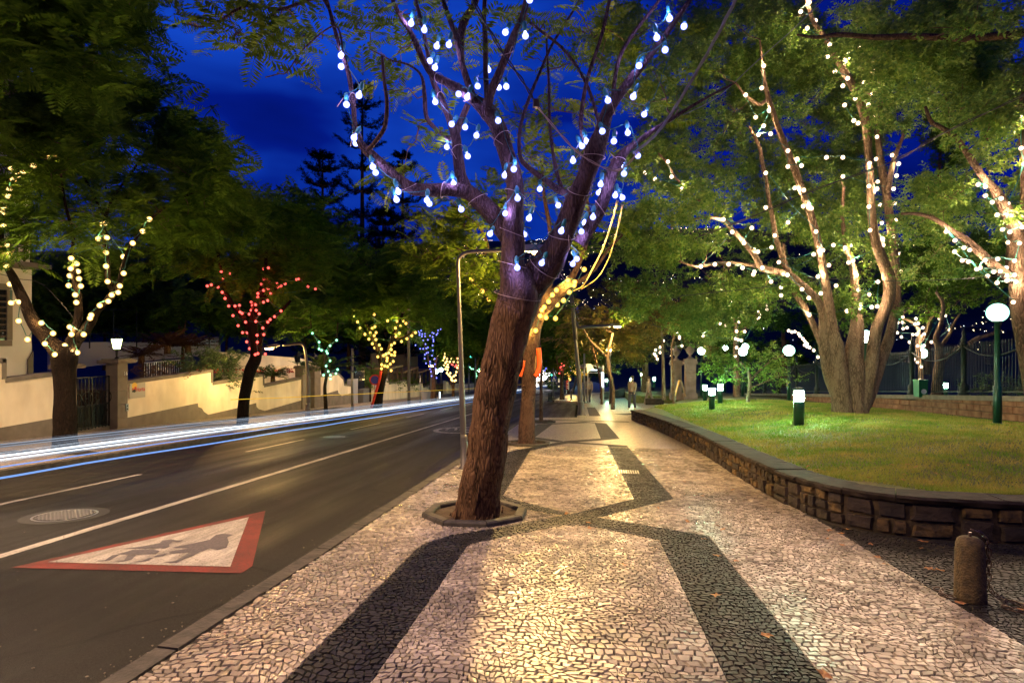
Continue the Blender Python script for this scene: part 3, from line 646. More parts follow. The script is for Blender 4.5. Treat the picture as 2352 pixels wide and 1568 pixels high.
# ------------------------------------------------------------------ lawn
def xin(y):
    best = 99
    for p in bp_:
        if abs(p.y - y) < .35: best = min(best, p.x)
    if y > 23.4: return 2.0 + (y - 23.4) * .28
    return (best if best < 50 else 2.5) + .40
def lawn_off(x, y):
    if y < 7.9: d0 = min(max(y - 6.85, 0), max(x - 2.9, 0) + .0) if x < 4 else max(y - 6.85, 0)
    else: d0 = max(x - xin(y), 0)
    d1 = min(d0, max(y - 6.85, 0)); t = min(d1 / 3.2, 1); t = t * t * (3 - 2 * t)
    f_ = max(0, min(1, (11.6 - x) / 3)); 
    return .395 + .27 * t * (0.35 + .65 * f_) + .02 * math.sin(x * 1.7 + y * .9) * t
def lawn():
    vs = []; fs = []; nx = 40; ys = [6.84 + i * .22 for i in range(30)] + [13.6 + i * .7 for i in range(1, 40)]
    for y in ys:
        xi = (2.95 + 0 if y < 7.2 else xin(y)) if y > 6.95 else 3.4
        for i in range(nx + 1):
            x = xi + (12.0 - xi) * (i / nx) ** 1.3; vs.append((x, y, gz(y, lawn_off(x, y))))
    for j in range(len(ys) - 1):
        for i in range(nx): a = j * (nx + 1) + i; fs.append((a, a + 1, a + nx + 2, a + nx + 1))
    MB().add(vs, fs).build('lawn', M_grassb, smooth=True, kind='structure')
lawn()
slab('lawn_far_bank', [(2.9, 41), (12, 41), (12, 90), (4.6, 90)], M_grassb, .5, .5)
def L(u, v):
    r = ray(u, v); d = 6.0
    while d < 60:
        p = Vector((0, 0, EYE)) + r * d
        if p.z < gz(p.y, lawn_off(p.x, p.y)): return p
        d += .05
    return p
def grass():
    n = 150000; r = np.random.rand(n, 2); y = 6.95 + 22 * r[:, 0] ** 2.3; x = 2.9 + (11.5 - 2.9) * r[:, 1]
    cellx = np.array([xin(v) for v in np.arange(6.8, 30, .1)]); xi = cellx[np.clip(((y - 6.8) / .1).astype(int), 0, len(cellx) - 1)]
    xi = np.where(y < 7.9, np.maximum(xi, 3.9 - (y - 6.9)), xi); keep = (x > xi) & (x < .70 * y + 2.5) ; x = x[keep]; y = y[keep]; n = len(x)
    dens = np.sin(x * 2.3 + 1.1 * np.sin(y * 1.7)) * np.sin(y * 2.9 + x) ; keep = np.random.rand(n) < .72 + .28 * dens; x = x[keep]; y = y[keep]; n = len(x)
    z = np.array([gz(b, lawn_off(a, b)) for a, b in zip(x, y)]) - .004
    a = np.random.rand(n) * 6.283; h = .020 + .028 * np.random.rand(n) + .0012 * y; w = .0035 + .0005 * y; lean = (np.random.rand(n, 2) - .5) * 1.5 * h[:, None]
    V = np.zeros((n, 3, 3)); V[:, 0] = np.stack([x - w * np.cos(a), y - w * np.sin(a), z], 1); V[:, 1] = np.stack([x + w * np.cos(a), y + w * np.sin(a), z], 1); V[:, 2] = np.stack([x + lean[:, 0], y + lean[:, 1], z + h], 1)
    o = np_mesh('grass', V.reshape(-1, 3), np.arange(n * 3).reshape(-1, 3), M_grass); tag(o, 'short patchy green and straw coloured grass covering the lawn', 'grass', kind='stuff')
grass()

# ------------------------------------------------------------------ fence wall and iron fence on the right
FX = 12.0
def zcap(y): return -.2 - .083 * (y - 21.7)
FW = thing('stone_wall', (FX, 20, gz(20)), 'wall of reddish tuff blocks with a grey cap under the iron fence', 'wall')
y0, y1 = 14.0, 52.0
MB().add([(FX + .04, y0, -2), (FX + .5, y0, -2), (FX + .5, y1, -5), (FX + .04, y1, -5), (FX + .04, y0, zcap(y0) - .15), (FX + .5, y0, zcap(y0) - .15), (FX + .5, y1, zcap(y1) - .15), (FX + .04, y1, zcap(y1) - .15)],
         [(0, 3, 2, 1), (4, 5, 6, 7), (0, 1, 5, 4), (1, 2, 6, 5), (2, 3, 7, 6), (3, 0, 4, 7)]).build('wall_core', M_mortar, FW)
rr = random.Random(5)
for row in range(8):
    y = 14.0 + rr.uniform(0, .3); h0 = .30 + row * .205; h1 = h0 + .195
    while y < 37:
        l = rr.uniform(.30, .62); a_, b_ = y + .006, y + l - .006; ta = min(gz(a_, h1), zcap(a_) - .155); tb = min(gz(b_, h1), zcap(b_) - .155)
        if ta > gz(a_, h0) + .04 and tb > gz(b_, h0) + .03:
            ou = rr.uniform(0, .02); x0 = FX - .005 - ou; e_ = .008
            vs = [(FX + .05, a_, gz(a_, h0)), (FX + .05, b_, gz(b_, h0)), (FX + .05, b_, tb), (FX + .05, a_, ta), (x0, a_ + e_, gz(a_, h0) + e_), (x0, b_ - e_, gz(b_, h0) + e_), (x0, b_ - e_, tb - e_), (x0, a_ + e_, ta - e_)]
            MB().add(vs, [(4, 5, 6, 7), (0, 4, 7, 3), (1, 2, 6, 5), (2, 3, 7, 6), (0, 1, 5, 4)]).build('tuff_block', M_tuff, FW)
        y += l
y = 14.0
while y < 50:
    l = 1.6; a_, b_ = y + .004, y + l - .004
    MB().add([(FX - .05, a_, zcap(a_) - .15), (FX + .55, a_, zcap(a_) - .15), (FX + .55, b_, zcap(b_) - .15), (FX - .05, b_, zcap(b_) - .15), (FX - .05, a_, zcap(a_)), (FX + .55, a_, zcap(a_)), (FX + .55, b_, zcap(b_)), (FX - .05, b_, zcap(b_))],
             [(0, 3, 2, 1), (4, 5, 6, 7), (0, 1, 5, 4), (1, 2, 6, 5), (2, 3, 7, 6), (3, 0, 4, 7)]).build('cap_stone', M_cap, FW); y += l
FE = thing('iron_fence', (FX + .2, 20, zcap(20)), 'dark green iron railing fence with sagging rail and spiked bars on the stone wall', 'fence')
xf = FX + .22
posts = [15.0 + 3.14 * i for i in range(-0, 12)]; posts = [18.05 + 3.14 * (i - 1) for i in range(12)]
pm = MB().lathe((0, 0, 0), [(.17, 0), (.17, .08), (.12, .10), (.15, .22), (.15, .34), (.09, .40), (.075, .46), (.075, 1.62), (.11, 1.64), (.11, 1.70), (.07, 1.74), (.10, 1.82), (.04, 1.92), (.07, 2.0), (.05, 2.08), (.012, 2.25)], 10)
first = pm.build('post', M_fence, FE, smooth=True); pmesh = first.data; first.location = (xf, posts[0], zcap(posts[0]))
for y in posts[1:]: inst(pmesh, 'post', FE, (xf, y, zcap(y)))
bm_ = MB().lathe((0, 0, 0), [(.011, .10), (.011, 1.42), (.022, 1.46), (.022, 1.50), (.010, 1.52), (.026, 1.58), (.003, 1.70)], 5); barmesh = None
y = posts[0] + .13
while y < posts[-1]:
    d = min(abs(y - q) for q in posts)
    if d > .12:
        if barmesh is None: o = bm_.build('bar', M_fence, FE); barmesh = o.data; o.location = (xf, y, zcap(y))
        else: inst(barmesh, 'bar', FE, (xf, y, zcap(y)))
    y += .135
for a_, b_ in zip(posts, posts[1:]):
    pts = []
    for i in range(13):
        t = i / 12; y = a_ + (b_ - a_) * t; pts.append((xf - .03, y, zcap(y) + 1.62 - .42 * (1 - (2 * t - 1) ** 2)))
    MB().tube(pts, .024, 6).build('sagging_rail', M_fence, FE, smooth=True)
    MB().add([(xf - .012, a_, zcap(a_) + .10), (xf + .012, a_, zcap(a_) + .10), (xf + .012, b_, zcap(b_) + .10), (xf - .012, b_, zcap(b_) + .10), (xf - .012, a_, zcap(a_) + .14), (xf + .012, a_, zcap(a_) + .14), (xf + .012, b_, zcap(b_) + .14), (xf - .012, b_, zcap(b_) + .14)],
             [(0, 3, 2, 1), (4, 5, 6, 7), (0, 1, 5, 4), (1, 2, 6, 5), (2, 3, 7, 6), (3, 0, 4, 7)]).build('bottom_rail', M_fence, FE)
MB().add([(FX + .55, 5, zcap(5) - .1), (60, 5, zcap(5) - .1), (60, 60, zcap(60) - .1), (FX + .55, 60, zcap(60) - .1)], [(0, 1, 2, 3)]).build('park_ground', M_ground, kind='structure')

# ------------------------------------------------------------------ cream wall on the left
XW = -14.0
def wpoly(name, ptsD, m, parent, x0=XW, th=.3, smooth=False):
    w = [W(u, v, XW) for u, v in ptsD]; return MB().prism([(x0, p.y, p.z) for p in w], (-th, 0, 0)).build(name, m, parent)
def wsec(label, top, dado, y_end=None, cop=.085):
    """top: D points of the wall head left->right; dado: D points of the grey dado head"""
    t = [W(u, v, XW) for u, v in top]; y0, y1 = t[0].y, t[-1].y
    R_ = thing('garden_wall', (XW, y0, gz(y0)), label, 'wall')
    MB().prism([(XW, y0, gz(y0, -.2))] + [(XW, p.y, p.z) for p in t] + [(XW, y1, gz(y1, -.2))], (-.28, 0, 0)).build('plaster_face', M_cream, R_)
    if dado:
        q = [W(u, v, XW) for u, v in dado]
        MB().prism([(XW + .008, y0 + .002, gz(y0, -.1)), (XW + .008, y0 + .002, q[0].z)] + [(XW + .008, p.y, p.z) for p in q[1:-1]] + [(XW + .008, y1 - .002, q[-1].z), (XW + .008, y1 - .002, gz(y1, -.1))], (-.02, 0, 0)).build('painted_dado', M_dado, R_)
    for a, b in zip(t, t[1:]):
        d = (b - a); l = d.length
        if l < .06: continue
        nrm = Vector((0, -d.z, d.y)).normalized()
        MB().add([(XW + .02, a.y, a.z - nrm.z * cop - .004), (XW + .02, b.y, b.z - nrm.z * cop - .004), (XW + .02, b.y + nrm.y * .02, b.z + .02), (XW + .02, a.y + nrm.y * .02, a.z + .02),
                  (XW - .31, a.y, a.z - nrm.z * cop - .004), (XW - .31, b.y, b.z - nrm.z * cop - .004), (XW - .31, b.y + nrm.y * .02, b.z + .02), (XW - .31, a.y + nrm.y * .02, a.z + .02)] if abs(d.y) > .05 else
                 [(XW + .02, a.y - .09, a.z), (XW + .02, a.y + .02, a.z), (XW + .02, b.y + .02, b.z), (XW + .02, b.y - .09, b.z), (XW - .31, a.y - .09, a.z), (XW - .31, a.y + .02, a.z), (XW - .31, b.y + .02, b.z), (XW - .31, b.y - .09, b.z)],
                 [(0, 1, 2, 3), (7, 6, 5, 4), (0, 4, 5, 1), (1, 5, 6, 2), (2, 6, 7, 3), (3, 7, 4, 0)]).build('coping', M_dado, R_)
    return R_
wsec('cream plaster wall section with a step in its coping, nearest, left of the scrolled gate', [(-160, 828), (12, 824), (12.3, 870), (166, 851)], [(-160, 1022), (0, 982), (124, 960), (166, 951)])
wsec('cream plaster wall section with the small metal plaque, right of the scrolled gate', [(292, 876), (488, 849.5), (488.3, 879), (606, 859), (606.3, 884.5), (692, 867)],
     [(292, 959), (454, 925.5), (455, 934), (463, 937), (468, 945), (478, 952), (543, 937), (588, 925), (589, 934), (594, 939), (608, 943), (692, 919)])
wsec('short cream wall section between the second dark gate and the small grey yard wall', [(735, 862), (776, 856), (788, 868), (790, 882), (806, 884)], [(735, 908), (776, 896), (777, 902), (785, 909), (805, 903)])
wsec('cream wall sections under the timber pergola bays, farther down the street', [(862, 868), (890, 866), (893, 880), (933, 873), (935, 886), (970, 878), (972, 888), (992, 880)], [(862, 932), (888, 928), (895, 938), (933, 926), (940, 936), (972, 925), (975, 932), (992, 925)])
wsec('pale distant wall section beyond the two bluish white lamps', [(1024, 874), (1030, 876), (1032, 882), (1055, 878), (1058, 882), (1096, 878)], [(1024, 905), (1040, 909), (1060, 902), (1096, 900)])
def pillar(c0u, c1u, vtop, name, label, capw=.12, num=None):
    a, b = W(c0u, vtop), W(c1u, vtop); yc = (a.y + b.y) / 2; wd = b.y - a.y; zt = (a.z + b.z) / 2; R_ = thing(name, (XW, yc, gz(yc)), label, 'pillar')
    zb = gz(yc, -.1); n = 5; hh = (zt - zb) / n
    for i in range(n): MB().box((XW - wd / 2 + .06, yc, zb + hh * (i + .5)), (wd, wd, hh - .008)).build('shaft_block', M_render, R_)
    MB().box((XW - wd / 2 + .06, yc, zt + .05), (wd + capw * 2, wd + capw * 2, .10)).box((XW - wd / 2 + .06, yc, zt + .12), (wd + capw, wd + capw, .04)).build('cap', M_cap, R_)
    return R_, yc, wd, zt
PG, pyc, pwd, pzt = pillar(266, 289, 834, 'gate_pillar', 'grey rendered gate pillar with number 16 and lit lantern on its cap', .16)
PH, _, _, _ = pillar(150, 172, 846, 'gate_pillar', 'grey rendered gate pillar half hidden behind the nearest left tree', .14)
xq = XW + .075
digits('16', (xq, pyc + .10, pzt - .32), .16, M_signw, PG, 'number', rot=(math.pi / 2, 0, math.pi / 2), ext=.004)
MB().box((xq, pyc + .16, pzt - 1.35), (.02, .10, .22)).build('intercom', M_metal, PG)
for dz in (.05, -.05): MB().lathe((xq + .010, pyc + .16, pzt - 1.35 + dz), [(.022, 0), (.018, .012)], 8, axis=(1, 0, 0)).build('button', M_black, PG)
# lantern
LT = thing('lantern', (XW - pwd / 2 + .06, pyc, pzt + .14), 'lit greenish white lantern on top of the gate pillar', 'lantern')
lx, ly, lz = LT.location
MB().lathe((lx, ly, lz), [(.07, 0), (.05, .03), (.022, .06), (.018, .20), (.05, .24), (.03, .27)], 10).build('stem', M_iron, LT)
zl = W(257, 800).z
MB().lathe((lx, ly, zl - .02), [(.09, 0), (.15, .30)], 6).build('glass', E_lant, LT); MB().lathe((lx, ly, zl + .285), [(.17, 0), (.12, .06), (.03, .12), (.02, .16)], 6).build('roof', M_iron, LT); MB().lathe((lx, ly, zl - .05), [(.03, -.18), (.04, 0), (.10, .03)], 6).build('holder', M_iron, LT)
# plaque
a, b = W(*Y1(1228, 530)), W(*Y1(1378, 655)); yc, zc = (a.y + b.y) / 2, (a.z + b.z) / 2; PL = thing('plaque', (XW + .02, yc, zc), 'square metal plaque with a small painted emblem and red lettering on the cream wall', 'sign')
wy, hz2 = abs(b.y - a.y), abs(a.z - b.z)
MB().box((XW + .03, yc, zc), (.012, wy, hz2)).build('plate', M_brass, PL)
for sy in (-1, 1):
    for sz_ in (-1, 1): MB().lathe((XW + .01, yc + sy * (wy / 2 - .04), zc + sz_ * (hz2 / 2 - .04)), [(.014, 0), (.014, .035)], 8, axis=(1, 0, 0)).build('fixing', M_metal, PL)
xp = XW + .038
b_ = MB(); b_.lathe((xp, yc - .13, zc + .15), [(.11, 0), (.11, .003)], 20, axis=(1, 0, 0)); b_.build('emblem_sun', M_yel, PL)
b_ = MB(); b_.lathe((xp + .004, yc - .20, zc + .06), [(.035, 0), (.035, .003)], 10, axis=(1, 0, 0)).lathe((xp + .004, yc - .10, zc + .08), [(.05, 0), (.05, .003)], 10, axis=(1, 0, 0)); b_.build('emblem_figures', M_signr, PL)
b_ = MB(); b_.lathe((xp + .008, yc - .14, zc + .0), [(.05, 0), (.05, .003)], 10, axis=(1, 0, 0)).lathe((xp + .008, yc - .20, zc - .005), [(.035, 0), (.035, .003)], 10, axis=(1, 0, 0)); b_.build('emblem_base', M_black, PL)
digits('Horta', (xp + .006, yc + .11, zc + .03), .20, M_signr, PL, 'lettering', rot=(math.pi / 2, 0, math.pi / 2), ext=.002, sx=.8)
# gates
def gate(u0, u1, vt, label, scroll=True):
    a, b = W(u0, vt), W(u1, vt); y0, y1 = a.y, b.y; zt = (a.z + b.z) / 2; R_ = thing('gate', (XW - .2, (y0 + y1) / 2, gz(y0)), label, 'gate'); x = XW - .18
    n = max(6, int((y1 - y0) / .115)); zb = gz((y0 + y1) / 2, .05)
    for i in range(n + 1):
        y = y0 + (y1 - y0) * i / n; mid = abs(y - (y0 + y1) / 2) < .07
        MB().box((x, y, (zb + zt) / 2), (.022, .035 if i in (0, n) or mid else .016, zt - zb)).build('bar', M_iron, R_)
    for z in (zb + .05, zb + (zt - zb) * .45, zt): MB().box((x, (y0 + y1) / 2, z), (.03, y1 - y0, .035)).build('rail', M_iron, R_)
    MB().box((x - .05, (y0 + y1) / 2, zb + (zt - zb) * .22), (.01, y1 - y0 - .06, (zt - zb) * .42)).build('kick_panel', M_iron, R_)
    if scroll:
        for cyy in ((y0 * .75 + y1 * .25), (y0 * .25 + y1 * .75)):
            for s_ in (-1, 1):
                pts = []
                for i in range(34):
                    t = i / 33; ang = t * 4.2 * math.pi / 1.6; r = .22 * (1 - t) + .03; pts.append((x + .025, cyy + s_ * (.22 - r * math.cos(ang)), zt - .45 - .2 + r * math.sin(ang) * 1.1))
                MB().tube(pts, .012, 5).build('scroll', M_iron, R_)
                MB().tube([(x + .025, cyy + s_ * .03, zt - .6), (x + .025, cyy + s_ * .25, zt - 1.0), (x + .025, cyy + s_ * .08, zt - 1.3)], .011, 5).build('scroll', M_iron, R_)
    return R_
gate(175, 263, 866, 'double wrought iron gate with scrollwork between the two grey pillars')
gate(702, 718, 852, 'narrow dark metal gate farther down between the second pair of pillars', False)
pillar(692.5, 701, 846, 'gate_pillar', 'grey pillar left of the narrow dark gate, its lantern unlit', .06)
pillar(720, 734, 846, 'gate_pillar', 'grey pillar right of the narrow dark gate, its lantern unlit', .06)
for u_, lb in ((683, 'unlit iron lantern on the wall left of the narrow gate'), (722, 'unlit iron lantern on the pillar right of the narrow gate')):
    p = W(u_, 848, XW - .3); t = thing('lantern', p, lb, 'lantern'); x_, y_, z_ = p
    MB().lathe((x_, y_, z_), [(.05, 0), (.02, .05), (.02, .30), (.12, .34)], 8).build('stem', M_iron, t); MB().lathe((x_, y_, z_ + .36), [(.12, 0), (.19, .30)], 6).build('glass', M_glass, t); MB().lathe((x_, y_, z_ + .67), [(.23, 0), (.10, .10), (.02, .18)], 6).build('roof', M_iron, t)
# grey yard wall and blue door beyond the short wall
t = thing('yard_wall', W(838, 905), 'small mottled grey yard wall with a dark blue door and steel bin store', 'wall'); ya, yb, yc_ = W(810, 890).y, W(824, 890).y, W(846, 890).y
MB().box((XW - .2, (ya + yb) / 2, gz(ya, .6)), (.3, yb - ya, 1.7)).build('grey_panel', M_court, t); MB().box((XW - .3, (yb + yc_) / 2, gz(yb, .8)), (.1, yc_ - yb, 2.3)).build('blue_door', M_glass, t); MB().box((XW - .1, yc_ - .6, gz(yb, .25)), (.4, 1.0, 1.1)).build('steel_cabinet', M_poleb, t)
# pergola bays
for i, (u0, v0, u1, v1) in enumerate([(893, 849, 928, 841), (928, 857, 963, 845), (964, 857, 991, 849)]):
    a, b = W(u0, v0), W(u1, v1); t = thing('pergola_bay', (XW - .5, a.y, gz(a.y, 1.6)), ['dark timber pergola bay with a sloping lit top beam, nearest of three', 'middle dark timber pergola bay, its top beam rising to the right', 'farthest pergola bay with the brightest sloping beam'][i], 'pergola')
    MB().add([(XW - .05, a.y, a.z), (XW - .05, b.y, b.z), (XW - .05, b.y, b.z + .10), (XW - .05, a.y, a.z + .10), (XW - 2.2, a.y, a.z), (XW - 2.2, b.y, b.z), (XW - 2.2, b.y, b.z + .10), (XW - 2.2, a.y, a.z + .10)],
             [(0, 1, 2, 3), (7, 6, 5, 4), (0, 4, 5, 1), (1, 5, 6, 2), (2, 6, 7, 3), (3, 7, 4, 0)]).build('roof', M_wood, t)
    for f_ in (.03, .33, .66, .97):
        y = a.y + (b.y - a.y) * f_; z = a.z + (b.z - a.z) * f_; MB().box((XW - .15, y, (z + gz(y, .8)) / 2), (.14, .14, z - gz(y, .8) - .004)).build('post', M_dwood, t)
    MB().box((XW - 1.3, (a.y + b.y) / 2, gz(a.y, 2.2)), (.1, b.y - a.y, 2.2)).build('back_boards', M_dwood, t)

# terraces, second walls, court, house
def terr(name, x0, x1, y0, y1, off, m=M_soil):
    MB().add([(x0, y0, gz(y0, off)), (x1, y0, gz(y0, off)), (x1, y1, gz(y1, off)), (x0, y1, gz(y1, off)), (x0, y0, gz(y0, -1)), (x1, y0, gz(y0, -1)), (x1, y1, gz(y1, -1)), (x0, y1, gz(y1, -1))], [(0, 1, 2, 3), (4, 7, 6, 5), (0, 4, 5, 1), (1, 5, 6, 2), (2, 6, 7, 3), (3, 7, 4, 0)]).build(name, m, kind='structure')
terr('garden_terrace', -23, -14.3, 16.6, 30, 1.15); terr('garden_terrace', -40, -16.5, -4, 14.4, 1.0); terr('driveway', -40, -14.2, 14.42, 16.58, .1, M_cap); terr('garden_terrace', -40, -14.4, 36, 90, 1.0)
# inner terrace wall (warm lit)
def face(name, ptsD, x, m, parent, th=.25): 
    w = [W(u, v, x) for u, v in ptsD]; return MB().prism([(x, p.y, p.z) for p in w], (-th, 0, 0)).build(name, m, parent)
t = thing('terrace_wall', W(600, 840, -17.5), 'pale inner terrace wall above the planted bed, warmly lit at its right end', 'wall')
face('plaster_face', [(505, 808), (690, 822), (735, 838), (745, 905), (505, 905)], -17.5, M_cream, t)
t = thing('planter_wall', W(610, 860, -16), 'low cream planter wall stepping behind the red flowers', 'wall'); face('plaster_face', [(520, 851), (640, 842), (690, 836), (700, 880), (520, 905)], -15.6, M_cream, t)
t = thing('court_wall', W(340, 800, -24), 'long low wall of the sports court with wire netting on posts above', 'fence')
face('wall_face', [(120, 786), (420, 784), (505, 773), (507, 812), (120, 850)], -24, M_court, t)
for u in (205, 260, 313, 353, 389, 423, 453, 480, 503):
    p0, p1 = W(u, 800, -24.0), W(u, 711 + (505 - u) * .01, -24.0); MB().tube([(-23.98, p0.y, p0.z), (-23.98, p0.y, p1.z)], .03, 6).build('netting_post', M_fence, t)
for v in (711, 766): 
    p0, p1 = W(205, v, -24.0), W(503, v, -24.0); MB().tube([(-23.97, p0.y, p0.z), (-23.97, p1.y, p1.z)], .02, 5).build('netting_rail', M_fence, t)
# house
HO = thing('house', (-17, 9, gz(9, 1)), 'white plastered house with grey corner plinth and shuttered window at the left edge', 'house')
c = W(73, 600, -16.2); zt = 8.5; MB().box((-16.2 - 5, c.y - 6, (zt - 1.5) / 2 - .3), (10, 12, zt + 1.2)).build('wall', M_white, HO)
a = W(60, 822, -16.2); b = W(73, 807, -16.2); MB().prism([(-16.19, W(62, 900, -16.2).y, -1.2), (-16.19, W(62, 826, -16.2).y, W(62, 826, -16.2).z), (-16.19, c.y + .01, W(73, 806, -16.2).z), (-16.19, c.y + .01, -1.2)], (.03, 0, 0)).build('grey_plinth', M_dado, HO)
MB().box((-21.2, c.y - 6, zt + .35), (10.8, 12.8, .14)).build('roof', M_cap, HO)
w0, w1 = W(-30, 655, -16.2), W(18, 788, -16.2); yc, zc, hw, hh = (w0.y + w1.y) / 2, (w0.z + w1.z) / 2, (w1.y - w0.y) / 2, (w0.z - w1.z) / 2
wf = MB().box((-16.17, yc, zc + hh), (.08, hw * 2, .16)).box((-16.17, yc, zc - hh), (.12, hw * 2 + .1, .16)).box((-16.17, yc - hw, zc), (.08, .16, hh * 2 - .17)).box((-16.17, yc + hw, zc), (.08, .16, hh * 2 - .17)).build('window', M_render, HO)
MB().box((-16.185, yc, zc), (.03, hw * 2 - .17, hh * 2 - .17)).build('pane', M_glass, wf)
for i in range(8): MB().box((-16.16, yc + .1, zc - hh + .2 + i * (hh * 2 - .3) / 8), (.03, hw * 1.5, .05)).build('shutter_slat', M_dwood, wf)
b0, b1 = W(30, 612, -15.6), W(60, 600, -15.6); MB().box((-15.8, (b0.y + b1.y) / 2 - 1, W(50, 608, -15.7).z), (.8, 3.6, .12)).build('balcony', M_dado, HO)
for i in range(15): MB().box((-15.45, b1.y - i * .2, W(50, 608, -15.7).z + .5), (.03, .03, .9)).build('baluster', M_iron, HO)
# garden railing
t = thing('garden_railing', W(370, 845, -16.5), 'white low garden railing on the terrace above the plaque wall', 'railing')
p0, p1 = W(332, 833, -16.3), W(415, 826, -16.3)
for i in range(17):
    f_ = i / 16; y = p0.y + (p1.y - p0.y) * f_; z = p0.z + (p1.z - p0.z) * f_; MB().tube([(-16.3, y, z), (-16.3, y, z - .62)], .011, 5).build('baluster', M_metal, t)
MB().tube([(-16.3, p0.y, p0.z), (-16.3, p1.y, p1.z)], .02, 6).build('handrail', M_metal, t)
# ------------------------------------------------------------------ vegetation builders
def rot_from(dirs, rolls):
    """rows: local x, y(dir), z"""
    d = dirs / np.linalg.norm(dirs, axis=1, keepdims=True)
    ref = np.tile(np.array([0., 0., 1.]), (len(d), 1)); bad = np.abs(d[:, 2]) > .98; ref[bad] = [1, 0, 0]
    x = np.cross(d, ref); x /= np.linalg.norm(x, axis=1, keepdims=True); z = np.cross(x, d)
    c, s = np.cos(rolls)[:, None], np.sin(rolls)[:, None]
    return x * c + z * s, d, z * c - x * s
def scatter(name, tv, tf, pos, dirs, rolls, scales, m, parent):
    X, Y, Z = rot_from(dirs, rolls); n = len(pos)
    V = (tv[None, :, 0, None] * X[:, None, :] + tv[None, :, 1, None] * Y[:, None, :] + tv[None, :, 2, None] * Z[:, None, :]) * scales[:, None, None] + pos[:, None, :]
    F = tf[None] + (np.arange(n) * len(tv))[:, None, None]
    o = np_mesh(name, V.reshape(-1, 3), F.reshape(-1, tf.shape[1]), m, parent); tag(o, kind='stuff'); return o
def t_frond(pairs=11, w=.055, L_=.30):
    v = []; f = []
    def quad(a, b, c, d): i = len(v); v.extend([a, b, c, d]); f.append((i, i + 1, i + 2, i + 3))
    dr = lambda t: -.28 * t * t
    quad((-.006, 0, 0), (.006, 0, 0), (.003, 1, dr(1)), (-.003, 1, dr(1)))
    for i in range(pairs):
        t = .12 + .86 * i / (pairs - 1); l = L_ * math.sin(math.pi * (.18 + .74 * t)) ** .8
        for s_ in (-1, 1):
            y = t + random.uniform(-.02, .02); y2 = y + l * .38; z = dr(t); z2 = z - l * .22 + random.uniform(-.03, .03); ww = w * .5
            quad((0, y - ww * .6, z), (s_ * l * .55, y + l * .2 - ww, z - .02), (s_ * l, y2, z2), (s_ * l * .5, y + l * .2 + ww, z - .02))
    return np.array(v, float), np.array(f)
def t_sprig(n=7, ll=.42, lw=.15):
    v = []; f = []
    for i in range(n):
        t = i / (n - 1); a = (i * 2.4); y = .15 + .7 * t; dx, dz = math.cos(a), math.sin(a) * .6; tip = (dx * ll * .8, y + ll * .55, dz * ll * .8 - .12); mid = (dx * ll * .4, y + ll * .28, dz * ll * .4)
        px, pz = -dz * lw + .02, dx * lw * .6; k_ = len(v); v += [(0, y, 0), (mid[0] + px, mid[1] - .04, mid[2] + pz), tip, (mid[0] - px, mid[1] + .04, mid[2] - pz)]; f.append((k_, k_ + 1, k_ + 2, k_ + 3))
    return np.array(v, float), np.array(f)
FR, SPR, FR2 = t_frond(11, .075, .32), t_sprig(), t_frond(7, .13, .36)
def nodes_from(ells, rng):
    out = []
    for u, v, ru, rv, d, rd, n in ells:
        k_ = 0
        while k_ < n:
            a = rng.uniform(-1, 1, 3)
            q = (a * a).sum()
            if q > 1 or q < rng.uniform(0, .5): continue
            c = P(u + a[0] * ru, v + a[1] * rv, d + a[2] * rd); m = int(rng.integers(2, 9)) if n > 12 else 2; sg = min(.40, .017 * d) 
            for _ in range(m): out.append(c + Vector((rng.normal(0, sg), rng.normal(0, sg), rng.normal(0, sg * .6)))); k_ += 1
    return np.array([tuple(p) for p in out])
def twigs(b, skel, nodes, r0=.012, maxlen=2.6):
    """join every node to its nearest neighbour on the growing skeleton, nearest first"""
    S = [np.array(p) for p in skel]; lv = [0] * len(S)
    SA = np.array(S); d0 = np.array([np.min(((SA - n) ** 2).sum(1)) for n in nodes]); order = np.argsort(d0)
    arr = np.zeros((len(S) + len(nodes) * 3, 3)); arr[:len(S)] = SA; cnt = len(S); lev = np.zeros(len(arr)); 
    for oi in order:
        n = nodes[oi]; dd = ((arr[:cnt] - n) ** 2).sum(1) + .05 * lev[:cnt]; j = int(np.argmin(dd)); a = arr[j]; ln = math.sqrt(((a - n) ** 2).sum())
        m1 = a * .66 + n * .34 + np.random.randn(3) * .06 * ln; m2 = a * .33 + n * .67 + np.random.randn(3) * .06 * ln; m2[2] += .05 * ln
        r = max(r0 * .35, r0 * (1.25 - .14 * lev[j]) * min(1.6, .6 + ln * .5))
        b.tube([a, m1, m2, n], [r, r * .8, r * .6, r * .4], 4, cap=False)
        for q in (m1, m2, n): arr[cnt] = q; lev[cnt] = lev[j] + 1; cnt += 1
def skel_of(limbs, first=2):
    S = []
    for l in limbs: S += [tuple(p) for p in l[0][first:]]
    return S
def mk_limbs(specs):
    """spec points (u, v, halfwidth px, depth)"""
    out = []
    for sp_ in specs: 
        pts = [P(u, v, d) for u, v, h, d in sp_]; rad = [max(h * d / FPX, .006) for u, v, h, d in sp_]
        out.append(smooth_path(pts, rad, 6) + (sp_,))
    return out
def leaves(name, nodes, center, k_, tmpl, size, m, parent, rng, up=.15, hang=0.0, spread=.8):
    c = np.array(center); n = len(nodes); pos = np.repeat(nodes, k_, 0); out = pos - c; out /= (np.linalg.norm(out, axis=1, keepdims=True) + 1e-6)
    dirs = rng.normal(0, 1, pos.shape) * spread + out * .6; dirs[:, 2] = dirs[:, 2] * .55 + up - hang
    pos = pos + rng.normal(0, 1, pos.shape) * size * .35
    return scatter(name, tmpl[0], tmpl[1], pos, dirs, rng.uniform(-.7, .7, len(pos)), size * rng.uniform(.65, 1.25, len(pos)), m, parent)
